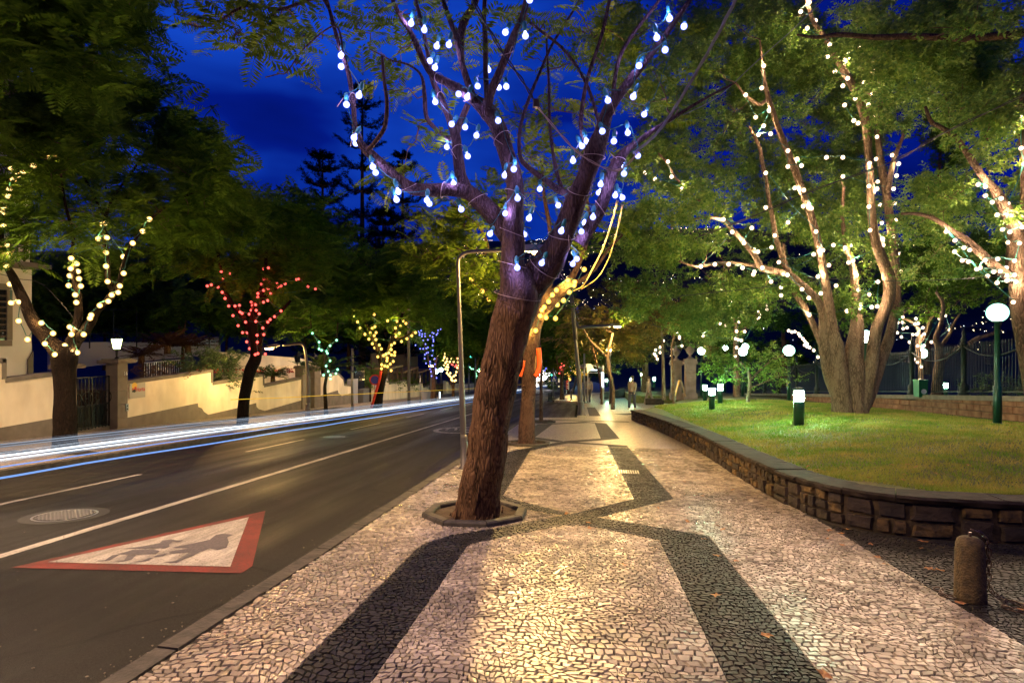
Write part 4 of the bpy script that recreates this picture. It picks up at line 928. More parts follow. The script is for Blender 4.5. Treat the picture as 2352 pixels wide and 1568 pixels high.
def tree(name, label, base, specs, ells, m_b, m_l, tmpl, k_, size, seed, n=12, group=None, lump=.10, freq=3.0, hang=0.0, tw=.012, first=4, up=.15):
    rng = np.random.default_rng(seed); T = thing(name, base, label, 'tree', group); limbs = mk_limbs(specs)
    for i, (pp, rr_, sp_) in enumerate(limbs):
        big_ = max(rr_) > .05
        MB().tube(pp, rr_, n if i == 0 else max(6, int(n * .6)), lump=lump if big_ else .05, freq=freq).build('trunk' if i == 0 else 'limb', m_b, T, smooth=True)
    if ells:
        nd = nodes_from(ells, rng); sk = skel_of(limbs, first); b = MB(); twigs(b, sk, nd, tw); o = b.build('twigs', M_twig, T, kind='stuff')
        leaves('crown', nd, nd.mean(0) - np.array([0, 0, 1.0]), k_, tmpl, size, m_l, T, rng, up=up, hang=hang)
    return T, limbs

def sphere_mesh(name, r, seg, rings, m, pear=False):
    b = MB(); prof = [(r * math.sin(math.pi * i / rings) + (.0005 if i in (0, rings) else 0), -r * math.cos(math.pi * i / rings)) for i in range(rings + 1)]
    if pear: prof = prof[:-2] + [(r * .45, r * 1.05), (r * .36, r * 1.35)]
    b.lathe((0, 0, 0), prof, seg); o = b.build(name, m, smooth=True); me = o.data; bpy.data.objects.remove(o); return me
SOCK = None
def string_lights(label, limbs, pts, m, r=.045, sock=False, cat='string lights', cablem=None, group=None, depth=None, side=0.0, seg=8):
    """pts: D pixels; each bulb sits against the limb it is tied to"""
    samples = []
    for pp, rr_, sp_ in (limbs or []):
        for p, q in zip(pp, rr_):
            w = p - Vector((0, 0, EYE)); dd = -sa * w.x + ca * w.y; samples.append((CU + FPX * (ca * w.x + sa * w.y) / dd, CV - FPX * w.z / dd, dd, q))
    pos = []
    for u, v in pts:
        if samples:
            s_ = min(samples, key=lambda t: (t[0] - u) ** 2 + (t[1] - v) ** 2); dist = math.hypot(s_[0] - u, s_[1] - v); hw = s_[3] * FPX / s_[2]
            k_ = max(0.0, 1 - (dist / (hw + 1e-6)) ** 2); d = s_[2] - (s_[3] * 1.12 + r * 1.2) * math.sqrt(k_) if dist < hw else s_[2] + random.uniform(-.15, .1)
        else: d = depth + random.uniform(-.6, .6)
        pos.append(P(u, v, d))
    T = thing('string_lights', sum(pos, Vector()) / len(pos), label, cat, group)
    me = sphere_mesh('bulb', r, seg, max(5, seg - 2), m, pear=sock); global SOCK
    for p in pos:
        rx = random.uniform(-.5, .5) if sock else 0; o = inst(me, 'bulb', T, p, (rx, random.uniform(-.5, .5) if sock else 0, 0))
        if sock:
            if SOCK is None:
                so = MB().lathe((0, 0, 0), [(.022, .055), (.024, .07), (.026, .10), (.018, .125), (.006, .14)], 8).build('socket', M_sock, None, smooth=True); SOCK = so.data; bpy.data.objects.remove(so)
            s_ = bpy.data.objects.new('socket', SOCK); COL.objects.link(s_); s_.parent = o
    g_ = GLOW.get(m.name)
    if g_:
        ev = 1 if len(pos) < 20 else 3
        for i in range(0, len(pos), ev):
            q = pos[i]; to = (Vector((0, 0, EYE)) - q).normalized(); sd_ = Vector((random.uniform(-1, 1), random.uniform(-1, 1), random.uniform(-1, 1))).normalized()
            lamp('bulb_light', q + (to * .6 + sd_ * .5).normalized() * (r * 1.5 + .02), g_[1] * ev, g_[0], .03, T)
    # cable: greedy chains
    left = pos[:]; b = MB(); cur = left.pop(0); ch = [cur]; cr_ = .007 if sock else .013
    def flush(ch):
        if len(ch) > 1:
            q = []
            for a, c in zip(ch, ch[1:]):
                q += [a + Vector((0, 0, .10 if sock else r)), (a + c) / 2 + Vector((random.uniform(-.02, .02), random.uniform(-.02, .02), (.10 if sock else r) - .06 * (a - c).length))]
            q.append(ch[-1] + Vector((0, 0, .10 if sock else r))); pp, rr_ = smooth_path(q, [cr_ * .7] * len(q), 3); b.tube(pp, rr_, 4)
    while left:
        j = min(range(len(left)), key=lambda i: (left[i] - cur).length); nx = left.pop(j)
        if (nx - cur).length > 1.5 + .04 * (cur - Vector((0, 0, EYE))).length: flush(ch); ch = []
        ch.append(nx); cur = nx
    flush(ch)
    if b.v: b.build('cable', cablem or M_cable, T)
    return T, pos

# ------------------------------------------------------------------ tree A, the leaning one in front
dA = 6.93
def dz(pts, d0, d1):
    n = len(pts); return [(u, v, h, d0 + (d1 - d0) * i / (n - 1)) for i, (u, v, h) in enumerate(pts)]
A = [
 dz([(1091, 1206, 74), (1093, 1190, 58), (1095, 1175, 50), (1098, 1150, 46), (1106, 1100, 45), (1115, 1060, 44), (1126, 980, 43), (1137, 900, 44), (1152, 840, 45), (1166, 781, 46), (1180, 725, 47), (1188, 680, 47), (1184, 640, 36), (1177, 608, 29), (1178, 560, 27), (1179, 520, 25), (1183, 464, 20), (1180, 410, 20), (1165, 360, 19), (1147, 300, 18), (1122, 258, 20), (1092, 232, 15), (1060, 208, 11), (1020, 186, 9), (990, 168, 8), (968, 130, 7), (946, 80, 6), (915, 30, 5), (890, -30, 4)], dA, 6.3),
 dz([(1195, 700, 40), (1222, 650, 40), (1264, 594, 34), (1290, 541, 27), (1322, 461, 24), (1347, 400, 22), (1367, 345, 25), (1381, 310, 19), (1395, 260, 14), (1427, 212, 11), (1467, 160, 9), (1515, 100, 7), (1551, 48, 6), (1600, -20, 5)], dA, 6.0),
 dz([(1176, 560, 20), (1155, 520, 24), (1110, 470, 21), (1074, 441, 18), (1030, 436, 15), (994, 437, 14), (950, 434, 14), (920, 415, 12), (886, 385, 11), (846, 348, 11), (826, 326, 8), (815, 290, 6), (812, 240, 5.5), (806, 200, 5), (798, 160, 5), (778, 100, 4.5), (756, 20, 4), (742, -30, 3.5)], dA - .1, 5.9),
 dz([(1072, 435, 14), (1058, 400, 12), (1050, 345, 12), (1046, 312, 12), (1030, 268, 8), (1012, 225, 7), (994, 185, 6), (984, 130, 5), (972, 70, 4), (950, -20, 3.5)], dA - .15, 6.5),
 dz([(1046, 312, 8), (1062, 270, 7), (1075, 240, 7)], dA - .2, dA - .25),
 dz([(1090, 232, 9), (1078, 200, 8), (1062, 150, 7), (1045, 80, 6), (1020, 10, 5), (1010, -30, 5)], 6.4, 6.5),
 dz([(1085, 215, 7), (1064, 160, 6), (1058, 90, 9), (1066, 50, 9), (1090, 10, 7), (1100, -25, 6)], 6.5, 6.9),
 dz([(1118, 250, 13), (1126, 215, 10), (1142, 180, 9.5), (1158, 140, 9), (1180, 85, 9), (1200, 40, 8), (1215, -25, 7)], 6.4, 6.1),
 dz([(1120, 235, 7), (1116, 180, 6), (1115, 100, 6), (1112, 40, 5), (1115, -25, 5)], 6.5, 6.9),
 dz([(1330, 560, 16), (1347, 533, 16), (1372, 490, 15), (1390, 450, 14), (1405, 400, 14), (1420, 370, 13), (1440, 345, 9), (1470, 322, 6), (1500, 300, 5), (1560, 262, 4), (1620, 226, 3), (1690, 190, 2)], dA + .1, 6.7),
 dz([(1325, 470, 12), (1300, 445, 9), (1280, 435, 8), (1250, 412, 7), (1214, 385, 6), (1195, 360, 4.5), (1194, 300, 4), (1212, 235, 3.6), (1243, 160, 3.2), (1270, 100, 3), (1320, 20, 2.5), (1340, -20, 2)], dA, 7.4),
 dz([(1290, 432, 5), (1275, 380, 4), (1263, 290, 3.6), (1261, 200, 3), (1255, 90, 2.5)], 7.1, 7.4),
 dz([(1345, 322, 7), (1336, 300, 5), (1335, 265, 5), (1347, 190, 4.5), (1366, 130, 4), (1385, 70, 4), (1404, -20, 4)], 6.8, 6.5),
 dz([(1410, 225, 6), (1410, 200, 5), (1418, 150, 4.5), (1431, 115, 4.5), (1460, 70, 4), (1500, 20, 3.5), (1530, -20, 3)], 6.3, 6.1),
 dz([(846, 345, 5), (868, 318, 5), (884, 290, 5), (889, 240, 4.6), (882, 180, 4), (878, 130, 3)], 5.95, 5.9),
 dz([(1034, 320, 6), (1005, 300, 5), (980, 270, 5), (975, 220, 5), (968, 175, 3), (940, 150, 2.5), (900, 140, 2)], 6.8, 6.9),
 dz([(756, 20, 4), (735, -5, 3.6), (690, 8, 4), (640, 22, 3.6), (590, 12, 3.4), (550, 20, 3), (500, 50, 2.5), (460, 62, 2), (430, 55, 1.5)], 5.9, 6.2),
 dz([(788, 120, 2.6), (770, 60, 2), (700, 110, 1.6), (660, 165, 1.5), (640, 170, 1.2), (610, 178, 1)], 5.9, 6.0),
 dz([(1380, 300, 4), (1350, 200, 3.5), (1300, 120, 3.2), (1240, 70, 3), (1190, 30, 3)], 6.7, 6.9),
]
ellA = [(640, 70, 110, 55, 6.2, .7, 15), (560, 40, 130, 40, 6.6, .9, 13), (700, 110, 60, 45, 6.1, .5, 4), (880, 90, 120, 90, 7.2, 1.2, 12), (980, 30, 120, 50, 7, 1.2, 10), (900, 200, 60, 50, 7.4, .8, 5), (970, 290, 50, 30, 7, .6, 3), (940, 400, 60, 26, 7.6, .7, 5),
        (1180, 60, 150, 70, 7.6, 1.2, 12), (1290, 110, 110, 110, 8, 1.2, 8), (1240, 350, 70, 60, 8.4, 1, 4), (1420, 110, 90, 90, 7.2, 1, 9), (1540, 210, 80, 50, 7.0, .8, 4), (1050, 130, 60, 80, 7.4, 1, 6), (1300, 250, 60, 60, 8, 1, 4)]
TA, limA = tree('jacaranda_tree', 'large leaning street tree in the middle of the pavement wrapped with round blue white bulbs', (-1.30, 6.93, gz(6.93)), A, ellA, M_barkL, M_leafJ, FR, 3, .34, 21, n=30, lump=.14, freq=4.5, tw=.010)
# heavy ridged bark for the lower trunk
tr = [o for o in TA.children if o.name.startswith('trunk')][0]; tr.data.materials[0] = M_bark
tr.data.materials.append(M_barkL)
for pg in tr.data.polygons:
    if pg.center.z > 2.05: pg.material_index = 1
b = MB(); pp, rr_, _ = limA[0]; 
for k_ in range(46):   # bark plates and burrs proud of the stem
    i = random.randint(3, 52); p = pp[i]; r = rr_[i]; ang = random.uniform(0, 6.28); d_ = Vector((math.cos(ang), math.sin(ang), 0)); ax = (pp[i + 2] - p).normalized(); l = random.uniform(.06, .20); w = random.uniform(.012, .03)
    c = p + d_ * (r * .99); t_ = ax.cross(d_).normalized()
    b.tube([c - ax * l, c - ax * l * .3 + t_ * random.uniform(-.02, .02), c + ax * l * .4 + t_ * random.uniform(-.02, .02), c + ax * l], [w * .3, w, w * .9, w * .2], 6, lump=.3, freq=20)
b.build('bark_plates', M_bark, TA, smooth=True, kind='stuff')
bulbsA = [(75,320),(75,382),(176,548),(105,600),(148,790),(158,822),(256,957),(272,990),(402,1100),(392,1145),(566,1148),(580,1168),(475,135),(551,172),(622,266),(692,257),(583,350),(612,388),(614,585),(708,712),(785,730),(748,540),(796,558),(850,777),(681,843),(800,896),(857,495),(918,402),(1016,186),(1131,207),(978,502),(1021,497),(975,692),(1064,970),(1012,1006),(1086,1137),(719,1052),(763,1200),(928,1341),(1016,1224),(1151,1252),(1125,1345),(1084,1535),(1224,1508),(1336,1325),(1425,1484),(1402,1513),(1518,1245),(1452,1328),(1466,1280),(1392,1156),(1319,1177),(1213,1084),(1551,1105),(1562,1058),(1404,922),(1455,838),(1482,812),(1646,1121),(1687,1133),(1696,996),(1691,947),(1776,893),(1718,762),(1638,810),(1572,753),(1812,656),(1749,555),(1604,576),(1782,377),(1884,217),(1932,287),(1957,107),(2040,152),(1155,0)]
string_lights('round blue white bulbs on teal sockets tied along the limbs of the big leaning tree', limA, [Z4(*p) for p in bulbsA], E_blue, .035, True, seg=12)
# twine bindings on the limbs of the near tree
TW = thing('twine_bindings', limA[1][0][12], 'pale twine loops binding the light cable to the limbs of the leaning tree', 'twine')
for li, ii in [(0, 66), (0, 78), (0, 88), (0, 98), (0, 112), (1, 10), (1, 18), (1, 26), (1, 34), (2, 14), (2, 26), (2, 38), (2, 62), (2, 74), (3, 12), (3, 30), (9, 14), (9, 30), (7, 20), (0, 128), (0, 140), (1, 50)]:
    pp, rr_, _ = limA[li]
    if ii >= len(pp) - 2: continue
    p = pp[ii]; r = rr_[ii] * 1.10 + .008; ax = (pp[ii + 1] - p).normalized(); x_ = ax.orthogonal().normalized(); y_ = ax.cross(x_); ph = random.uniform(0, 6.28)
    pts = [p + (x_ * math.cos(a + ph) + y_ * math.sin(a + ph)) * r + ax * (.05 * math.sin(a)) for a in [i * 2 * math.pi / 16 for i in range(17)]]
    q = pts[-1]; pts += [q + Vector((random.uniform(-.06, .06), -.03, .05)), q + Vector((random.uniform(-.12, .12), -.04, -.02 - random.random() * .12))]
    MB().tube(pts, .0038, 4).build('twine_loop', M_cord, TW)

def octagon(c, R_, label):
    t = thing('tree_pit_edging', (c[0], c[1], gz(c[1])), label, 'kerb'); 
    for i in range(8):
        a0, a1 = (i + .5) * math.pi / 4, (i + 1.5) * math.pi / 4; g_ = .012; vs = []
        for rr2, zz in ((R_, -.05), (R_ - .005, .04), (R_ - .02, .055), (R_ - .11, .055), (R_ - .12, .04), (R_ - .12, -.05)):
            for a in (a0 + g_, a1 - g_): x, y = c[0] + rr2 * math.cos(a), c[1] + rr2 * math.sin(a) * 1.08; vs.append((x, y, gz(y, zz)))
        fs = [(2 * j, 2 * j + 1, (2 * j + 3) % 12, (2 * j + 2) % 12) for j in range(6)] + [(0, 2, 4, 6, 8, 10), (11, 9, 7, 5, 3, 1)]
        MB().add(vs, fs).build('edge_stone', M_kerb, t)
    vs = [(c[0], c[1], gz(c[1], .02))] + [(c[0] + (R_ - .11) * math.cos(i * math.pi / 8), c[1] + 1.08 * (R_ - .11) * math.sin(i * math.pi / 8), gz(c[1] + 1.08 * (R_ - .11) * math.sin(i * math.pi / 8), .012 + random.uniform(-.01, .01))) for i in range(16)]
    MB().add(vs, [(0, 1 + i, 1 + (i + 1) % 16) for i in range(16)]).build('soil_bed', M_soil, t)
octagon((-1.30, 6.93), .63, 'octagonal stone edging round the foot of the big leaning tree')
octagon((-1.43, 14.5), .58, 'octagonal stone edging round the second pavement tree')
octagon((-1.62, 21.9), .52, 'octagonal stone edging round the thin third pavement tree')

# ------------------------------------------------------------------ tree B with amber bulbs
dB = 14.6
B_ = [
 dz([(1209, 1030, 26), (1210, 1010, 20), (1211, 960, 18), (1213, 916, 16), (1216, 860, 17), (1219, 811, 17), (1224, 760, 18), (1232, 725, 20), (1250, 700, 22), (1270, 680, 19), (1291, 665, 14), (1308, 645, 10), (1320, 625, 7), (1335, 590, 6), (1350, 540, 5), (1350, 470, 4), (1330, 380, 3)], dB, 14.2),
 dz([(1226, 745, 14), (1205, 715, 11), (1170, 700, 9), (1140, 690, 8), (1110, 665, 6), (1084, 640, 5), (1095, 600, 4), (1120, 570, 4), (1100, 520, 3), (1060, 490, 2)], dB, 13.6),
 dz([(1120, 575, 3), (1080, 572, 2.4), (1030, 578, 2), (995, 600, 1.5)], 13.7, 13.5),
 dz([(1250, 700, 12), (1262, 640, 8), (1268, 590, 6), (1262, 520, 5), (1250, 450, 4), (1245, 380, 3)], dB, 15),
 dz([(1300, 660, 7), (1340, 640, 5), (1372, 610, 4), (1400, 570, 3), (1430, 540, 2)], 14.3, 14.5)]
ellB = [(1035, 520, 70, 60, 14, 1.2, 34), (1000, 590, 55, 40, 13.8, 1, 18), (1085, 600, 60, 55, 13.6, 1, 24), (1100, 650, 50, 50, 13.8, 1, 14), (1120, 480, 70, 60, 14, 1.4, 20), (1250, 420, 90, 70, 15, 2, 26), (1300, 520, 70, 70, 15.5, 1.6, 12), (1250, 300, 90, 60, 15, 2, 14)]
TB, limB = tree('jacaranda_tree', 'second pavement tree with amber bulbs and orange padding round its trunk', (-1.43, 14.5, gz(14.5)), B_, ellB, M_barkL, M_leafJ, FR, 5, .46, 5, n=18, lump=.12, freq=3)
yb = [(590,833),(687,953),(752,1027),(1112,1343),(1198,1328),(1242,1188),(1297,1205),(1258,1133),(1280,1105),(1275,1080),(1270,1043),(1322,1052),(1358,988),(1397,942),(1405,1082),(1463,1040),(1388,1212),(1518,961),(1565,897),(1572,865),(1662,745),(1505,850)]
string_lights('string of amber bulbs on the second pavement tree, partly behind the leaning trunk', limB, [Y7(*p) for p in yb], E_yel, .062, False)
t = thing('trunk_padding', P(1215, 840, dB - .3), 'bent orange foam tubes and wooden stakes tied round the second tree trunk', 'padding')
for pts, r in (([Y3(532, 550), Y3(540, 640), Y3(548, 740), Y3(545, 860), Y3(520, 950), Y3(480, 1010)], .060), ([Y3(278, 750), Y3(272, 840), Y3(255, 920), Y3(228, 1010)], .055)):
    q, rr_ = smooth_path([P(u, v, dB - .28) for u, v in pts], [r] * len(pts), 4); MB().tube(q, rr_, 10).build('foam_tube', M_orange, t, smooth=True)
for pts in ([Y3(262, 635), Y3(225, 900)], [Y3(497, 670), Y3(462, 940)]): MB().tube([P(u, v, dB - .22) for u, v in pts], .028, 5).build('wooden_stake', M_wood, t)
for v_ in (612, 892): 
    q = P(*Y3(395, v_), dB); MB().tube([q + Vector((.25 * math.cos(a), .25 * math.sin(a), .02 * math.sin(2 * a))) for a in [i * .393 for i in range(17)]], .012, 4).build('tie', M_cord, t)

# thin pavement tree C
dC = 22.0
C_ = [dz([(1243, 972, 5), (1243, 930, 4), (1243, 880, 3.6), (1244, 840, 3), (1240, 790, 2.6), (1236, 740, 2)], dC, dC)]
TC, limC = tree('young_tree', 'thin young tree in its own pit just past the second pavement tree', (-1.62, 21.9, gz(21.9)), C_, [(1244, 720, 34, 30, dC, 1, 20)], M_barkL, M_leafD, FR2, 5, .4, 9, n=8)

# ------------------------------------------------------------------ left row
T1 = [
 dz([(149, 1052, 34), (150, 1030, 28), (150, 980, 22), (150, 900, 21), (148, 850, 22), (147, 815, 26), (125, 795, 18), (100, 768, 15), (75, 735, 13), (55, 690, 11), (32, 640, 9), (12, 600, 7), (2, 550, 6), (2, 490, 5), (12, 430, 5), (40, 395, 4), (75, 378, 3.5), (118, 362, 3), (170, 345, 2)], 12.7, 12.0),
 dz([(150, 815, 18), (165, 780, 11), (178, 740, 9), (180, 690, 7), (172, 640, 6), (165, 600, 5), (168, 540, 3.5), (150, 470, 3), (140, 400, 2)], 12.6, 12.2),
 dz([(152, 820, 18), (175, 785, 12), (205, 745, 10), (222, 715, 8), (255, 680, 7), (275, 645, 6), (283, 610, 5), (298, 570, 4), (320, 535, 3.5), (345, 503, 3), (390, 470, 2.5), (450, 440, 2)], 12.6, 12.4),
 dz([(262, 670, 6), (248, 640, 6), (246, 600, 5), (243, 560, 5), (240, 510, 4), (262, 450, 3), (300, 400, 2.5), (340, 340, 2)], 12.5, 12.8),
 dz([(2, 520, 4), (-40, 440, 4), (-60, 340, 3)], 12, 12), dz([(240, 500, 3), (200, 420, 2.5), (150, 340, 2)], 12.8, 13)]
e1 = [(250, 300, 200, 120, 13.2, 2.6, 150), (110, 240, 150, 100, 12.5, 2.4, 80), (430, 400, 120, 90, 14, 2.2, 80), (60, 440, 110, 90, 12.2, 1.6, 46), (330, 480, 170, 50, 13.4, 2, 60), (500, 480, 60, 60, 14.5, 1.6, 40), (200, 520, 130, 40, 12.6, 1.5, 24), (20, 560, 60, 60, 12.5, 1, 12), (280, 220, 120, 60, 14, 2, 50)]
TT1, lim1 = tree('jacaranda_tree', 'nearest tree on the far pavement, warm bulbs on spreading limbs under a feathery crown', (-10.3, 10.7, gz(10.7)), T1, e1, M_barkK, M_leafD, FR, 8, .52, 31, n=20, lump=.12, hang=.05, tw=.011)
b1 = [(288,122),(190,167),(65,181),(130,208),(103,222),(76,246),(53,302),(46,340),(20,406),(10,440),(20,510),(40,622),(52,675),(35,738),(57,845),(64,952),(110,947),(107,1056),(237,1067),(304,1127),(158,1162),(258,1186),(315,1248),(371,1197),(443,1237),(480,1133),(410,1132),(400,1090),(516,1040),(523,1022),(572,967),(621,943),(640,907),(677,892),(687,855),(709,783),(707,688),(761,610),(818,542),(857,473),(588,503),(608,497),(563,585),(613,579),(608,664),(608,742),(617,830),(408,697),(440,728),(405,755),(447,772),(400,797),(453,814),(394,853),(463,856),(431,906),(438,950)]
string_lights('string of warm white bulbs spiralling up the nearest tree of the far pavement', lim1, [Z1(*p) for p in b1], E_warm, .055, False)
# crown reaching in from the tree before it
T0 = [[(-560, 1200, 40, 7.5), (-555, 900, 36, 7.5), (-540, 600, 32, 7.6), (-420, 350, 24, 7.8), (-220, 160, 16, 8.2), (-40, 60, 9, 8.6), (120, 10, 5, 9), (280, -30, 3, 9.4)]]
g0 = G(-560, 1200)
T0 = [[(u, v, h, d) for u, v, h, d in T0[0]], [(-540, 600, 22, 7.6), (-600, 300, 14, 7.6), (-560, 0, 8, 7.8)]]
tree('jacaranda_tree', 'tree out of frame whose dark feathery crown hangs into the top left corner', (g0.x, g0.y, gz(g0.y)), T0, [(80, 60, 200, 90, 9, 1.6, 90), (260, 20, 140, 70, 9.6, 1.6, 46), (-60, 200, 90, 150, 9, 1.4, 40), (150, 130, 110, 40, 9, 1.2, 16)], M_bark, M_leafD, FR, 7, .46, 77, n=12, hang=.10, tw=.009)

T2 = [dz([(556, 992, 17), (557, 970, 13), (560, 926, 12), (566, 890, 12), (575, 850, 13), (588, 820, 13), (585, 790, 10), (582, 746, 9), (585, 710, 8), (596, 680, 7), (606, 650, 6), (610, 618, 4), (612, 570, 3)], 19.6, 19.4),
      dz([(584, 780, 8), (562, 735, 7), (545, 712, 6), (528, 690, 6), (515, 660, 5), (507, 622, 4), (500, 570, 3)], 19.5, 19.2), dz([(520, 680, 4), (500, 658, 3), (474, 655, 2.4)], 19.3, 19.1),
      dz([(592, 790, 7), (608, 755, 6), (630, 728, 5), (648, 712, 4), (668, 690, 3)], 19.5, 19.7), dz([(598, 690, 4), (625, 668, 4), (655, 652, 3), (683, 641, 3), (725, 663, 2)], 19.5, 20)]
r2 = [(228,196),(290,209),(237,250),(121,304),(152,295),(203,312),(235,352),(257,399),(285,457),(333,457),(367,452),(372,503),(387,513),(318,530),(357,607),(391,660),(427,661),(423,730),(444,782),(488,828),(508,820),(504,733),(553,675),(546,625),(492,575),(414,580),(442,519),(457,490),(495,490),(518,516),(466,452),(491,447),(457,426),(551,428),(583,415),(507,388),(508,362),(552,338),(588,325),(605,362),(535,290),(554,252),(585,241),(599,275),(553,173),(588,166),(655,279),(663,313),(685,304),(716,287),(803,254),(818,250),(891,308),(948,325),(685,495),(635,538),(602,560),(584,580),(565,824),(502,680)]
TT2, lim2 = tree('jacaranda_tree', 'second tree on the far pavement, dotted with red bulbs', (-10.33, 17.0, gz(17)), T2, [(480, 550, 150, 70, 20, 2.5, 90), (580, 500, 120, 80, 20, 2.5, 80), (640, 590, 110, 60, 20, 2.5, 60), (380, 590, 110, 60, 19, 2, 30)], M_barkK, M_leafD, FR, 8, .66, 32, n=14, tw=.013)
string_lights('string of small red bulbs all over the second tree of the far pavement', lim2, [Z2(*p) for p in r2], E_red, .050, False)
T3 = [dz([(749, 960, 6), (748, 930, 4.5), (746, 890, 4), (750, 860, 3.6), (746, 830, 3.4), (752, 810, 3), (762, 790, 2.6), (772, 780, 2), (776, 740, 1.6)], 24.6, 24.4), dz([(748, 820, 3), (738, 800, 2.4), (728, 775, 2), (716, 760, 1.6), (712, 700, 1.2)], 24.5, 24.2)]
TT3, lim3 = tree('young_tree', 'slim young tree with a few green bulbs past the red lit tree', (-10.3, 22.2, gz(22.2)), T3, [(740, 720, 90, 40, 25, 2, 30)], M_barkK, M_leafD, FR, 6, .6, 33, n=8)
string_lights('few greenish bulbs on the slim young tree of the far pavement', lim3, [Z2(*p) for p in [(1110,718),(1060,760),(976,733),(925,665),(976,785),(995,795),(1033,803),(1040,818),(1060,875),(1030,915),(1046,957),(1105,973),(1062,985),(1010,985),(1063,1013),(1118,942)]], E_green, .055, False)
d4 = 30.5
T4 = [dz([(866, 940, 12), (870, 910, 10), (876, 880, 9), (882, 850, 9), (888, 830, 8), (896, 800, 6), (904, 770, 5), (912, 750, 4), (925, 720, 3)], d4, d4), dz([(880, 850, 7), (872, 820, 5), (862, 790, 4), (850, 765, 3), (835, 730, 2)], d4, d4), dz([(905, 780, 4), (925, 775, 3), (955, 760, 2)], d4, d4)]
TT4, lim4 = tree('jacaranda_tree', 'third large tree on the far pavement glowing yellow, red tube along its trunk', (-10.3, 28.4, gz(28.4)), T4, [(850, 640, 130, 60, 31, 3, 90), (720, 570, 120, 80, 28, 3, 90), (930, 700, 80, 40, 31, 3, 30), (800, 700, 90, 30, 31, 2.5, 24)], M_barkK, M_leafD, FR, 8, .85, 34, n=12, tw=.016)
string_lights('dense string of yellow bulbs crowding the third large tree of the far pavement', lim4, [Z2(*p) for p in [(1237,530),(1397,522),(1500,570),(1575,578),(1623,575),(1403,615),(1382,628),(1368,662),(1412,660),(1398,683),(1327,673),(1411,713),(1383,745),(1402,776),(1437,755),(1452,785),(1560,625),(1600,610),(1590,665),(1640,590),(1685,683),(1713,660),(1648,707),(1606,728),(1562,690),(1552,740),(1530,755),(1528,790),(1555,810),(1553,833),(1467,835),(1425,845),(1497,855),(1487,825),(1510,815),(1530,830),(1495,875),(1543,880),(1478,915),(1500,920),(1453,935),(1527,950),(1455,905),(1520,900),(1270,578),(1290,625),(1357,710)]], E_yel, .075, False)
q, rr_ = smooth_path([P(u, v, d4 - .25) for u, v in [(875, 852), (871, 875), (862, 905), (853, 936)]], [.07] * 4, 4); o = MB().tube(q, rr_, 8).build('foam_tube', M_red, None, smooth=True); tag(o, 'long red foam tube running down the trunk of the yellow lit tree', 'padding')
def far_tree(lbl, bx, base, top, d, ell, seed, hw=6, name='jacaranda_tree'):
    s_ = [dz([(bx, base, hw * 1.2), (bx, (base + top) / 2, hw * .8), (bx + 2, top, hw * .6), (bx + 8, top - 30, hw * .4)], d, d), dz([(bx, top + 15, hw * .5), (bx - 10, top - 15, hw * .4), (bx - 14, top - 40, hw * .3)], d, d)]
    g_ = P(bx, base, d); return tree(name, lbl, g_, s_, ell, M_bark, M_leafD, FR2, 7, d * .026, seed, n=8, tw=.02)
_, lim5 = far_tree('tree on the far pavement strung with small violet blue bulbs', 996, 922, 850, 41, [(1000, 720, 80, 50, 42, 4, 70), (940, 640, 80, 50, 38, 3, 50)], 35)
string_lights('small violet blue bulbs draped in two columns on a distant tree', None, [Y4(*p) for p in [(363,273),(403,262),(377,303),(375,332),(420,318),(465,314),(415,355),(468,353),(548,347),(592,365),(583,292),(607,305),(670,303),(655,330),(680,258),(720,237),(435,418),(512,413),(603,408),(605,438),(475,482),(590,505),(310,500),(388,560),(437,560),(487,553),(513,538),(592,585),(517,620),(490,628),(463,655),(582,671),(460,720),(625,722),(550,770),(482,796),(550,805),(628,810),(550,888),(565,935),(573,1005),(655,1036),(640,886)]], E_violet, .048, depth=40, seg=6)
_, lim6 = far_tree('tree beside the grey lamp pole crowded with warm bulbs, far down the pavement', 1041, 915, 880, 49, [(1040, 790, 60, 30, 50, 4, 40), (1060, 720, 70, 60, 48, 4, 70)], 36, 4)
string_lights('warm bulbs in a pointed cluster low on a distant tree left of the grey pole', None, [Y4(*p) for p in [(790,640),(785,690),(780,720),(828,720),(900,720),(765,755),(820,765),(800,790),(870,773),(935,770),(1000,725),(1005,775),(838,818),(775,832),(820,855),(845,860),(1020,830),(995,870),(800,890),(835,905),(880,957),(825,955),(980,940),(965,990),(875,1010),(935,1010),(900,1035),(850,985),(915,1080),(970,1075),(900,1065),(950,1085)]], E_warm, .095, depth=48, seg=6)
string_lights('few red bulbs among the warm cluster on the distant tree', None, [Y4(*p) for p in [(990,712),(1010,712),(920,822),(905,815),(975,825),(960,850),(985,835),(1025,885)]], E_red, .08, depth=48, seg=6)
string_lights('green and white bulbs on the last visible tree of the far pavement', None, [Y4(*p) for p in [(1185,850),(1205,862),(1225,888),(1252,890),(1405,828),(1395,858),(1355,893),(1325,915),(1298,955),(1312,1003),(1297,1030),(1300,975)]], E_green, .085, depth=60, seg=6)
far_tree('dark tree of the far pavement behind the grey pole', 1092, 905, 850, 62, [(1100, 780, 50, 50, 64, 5, 60)], 37, 3)

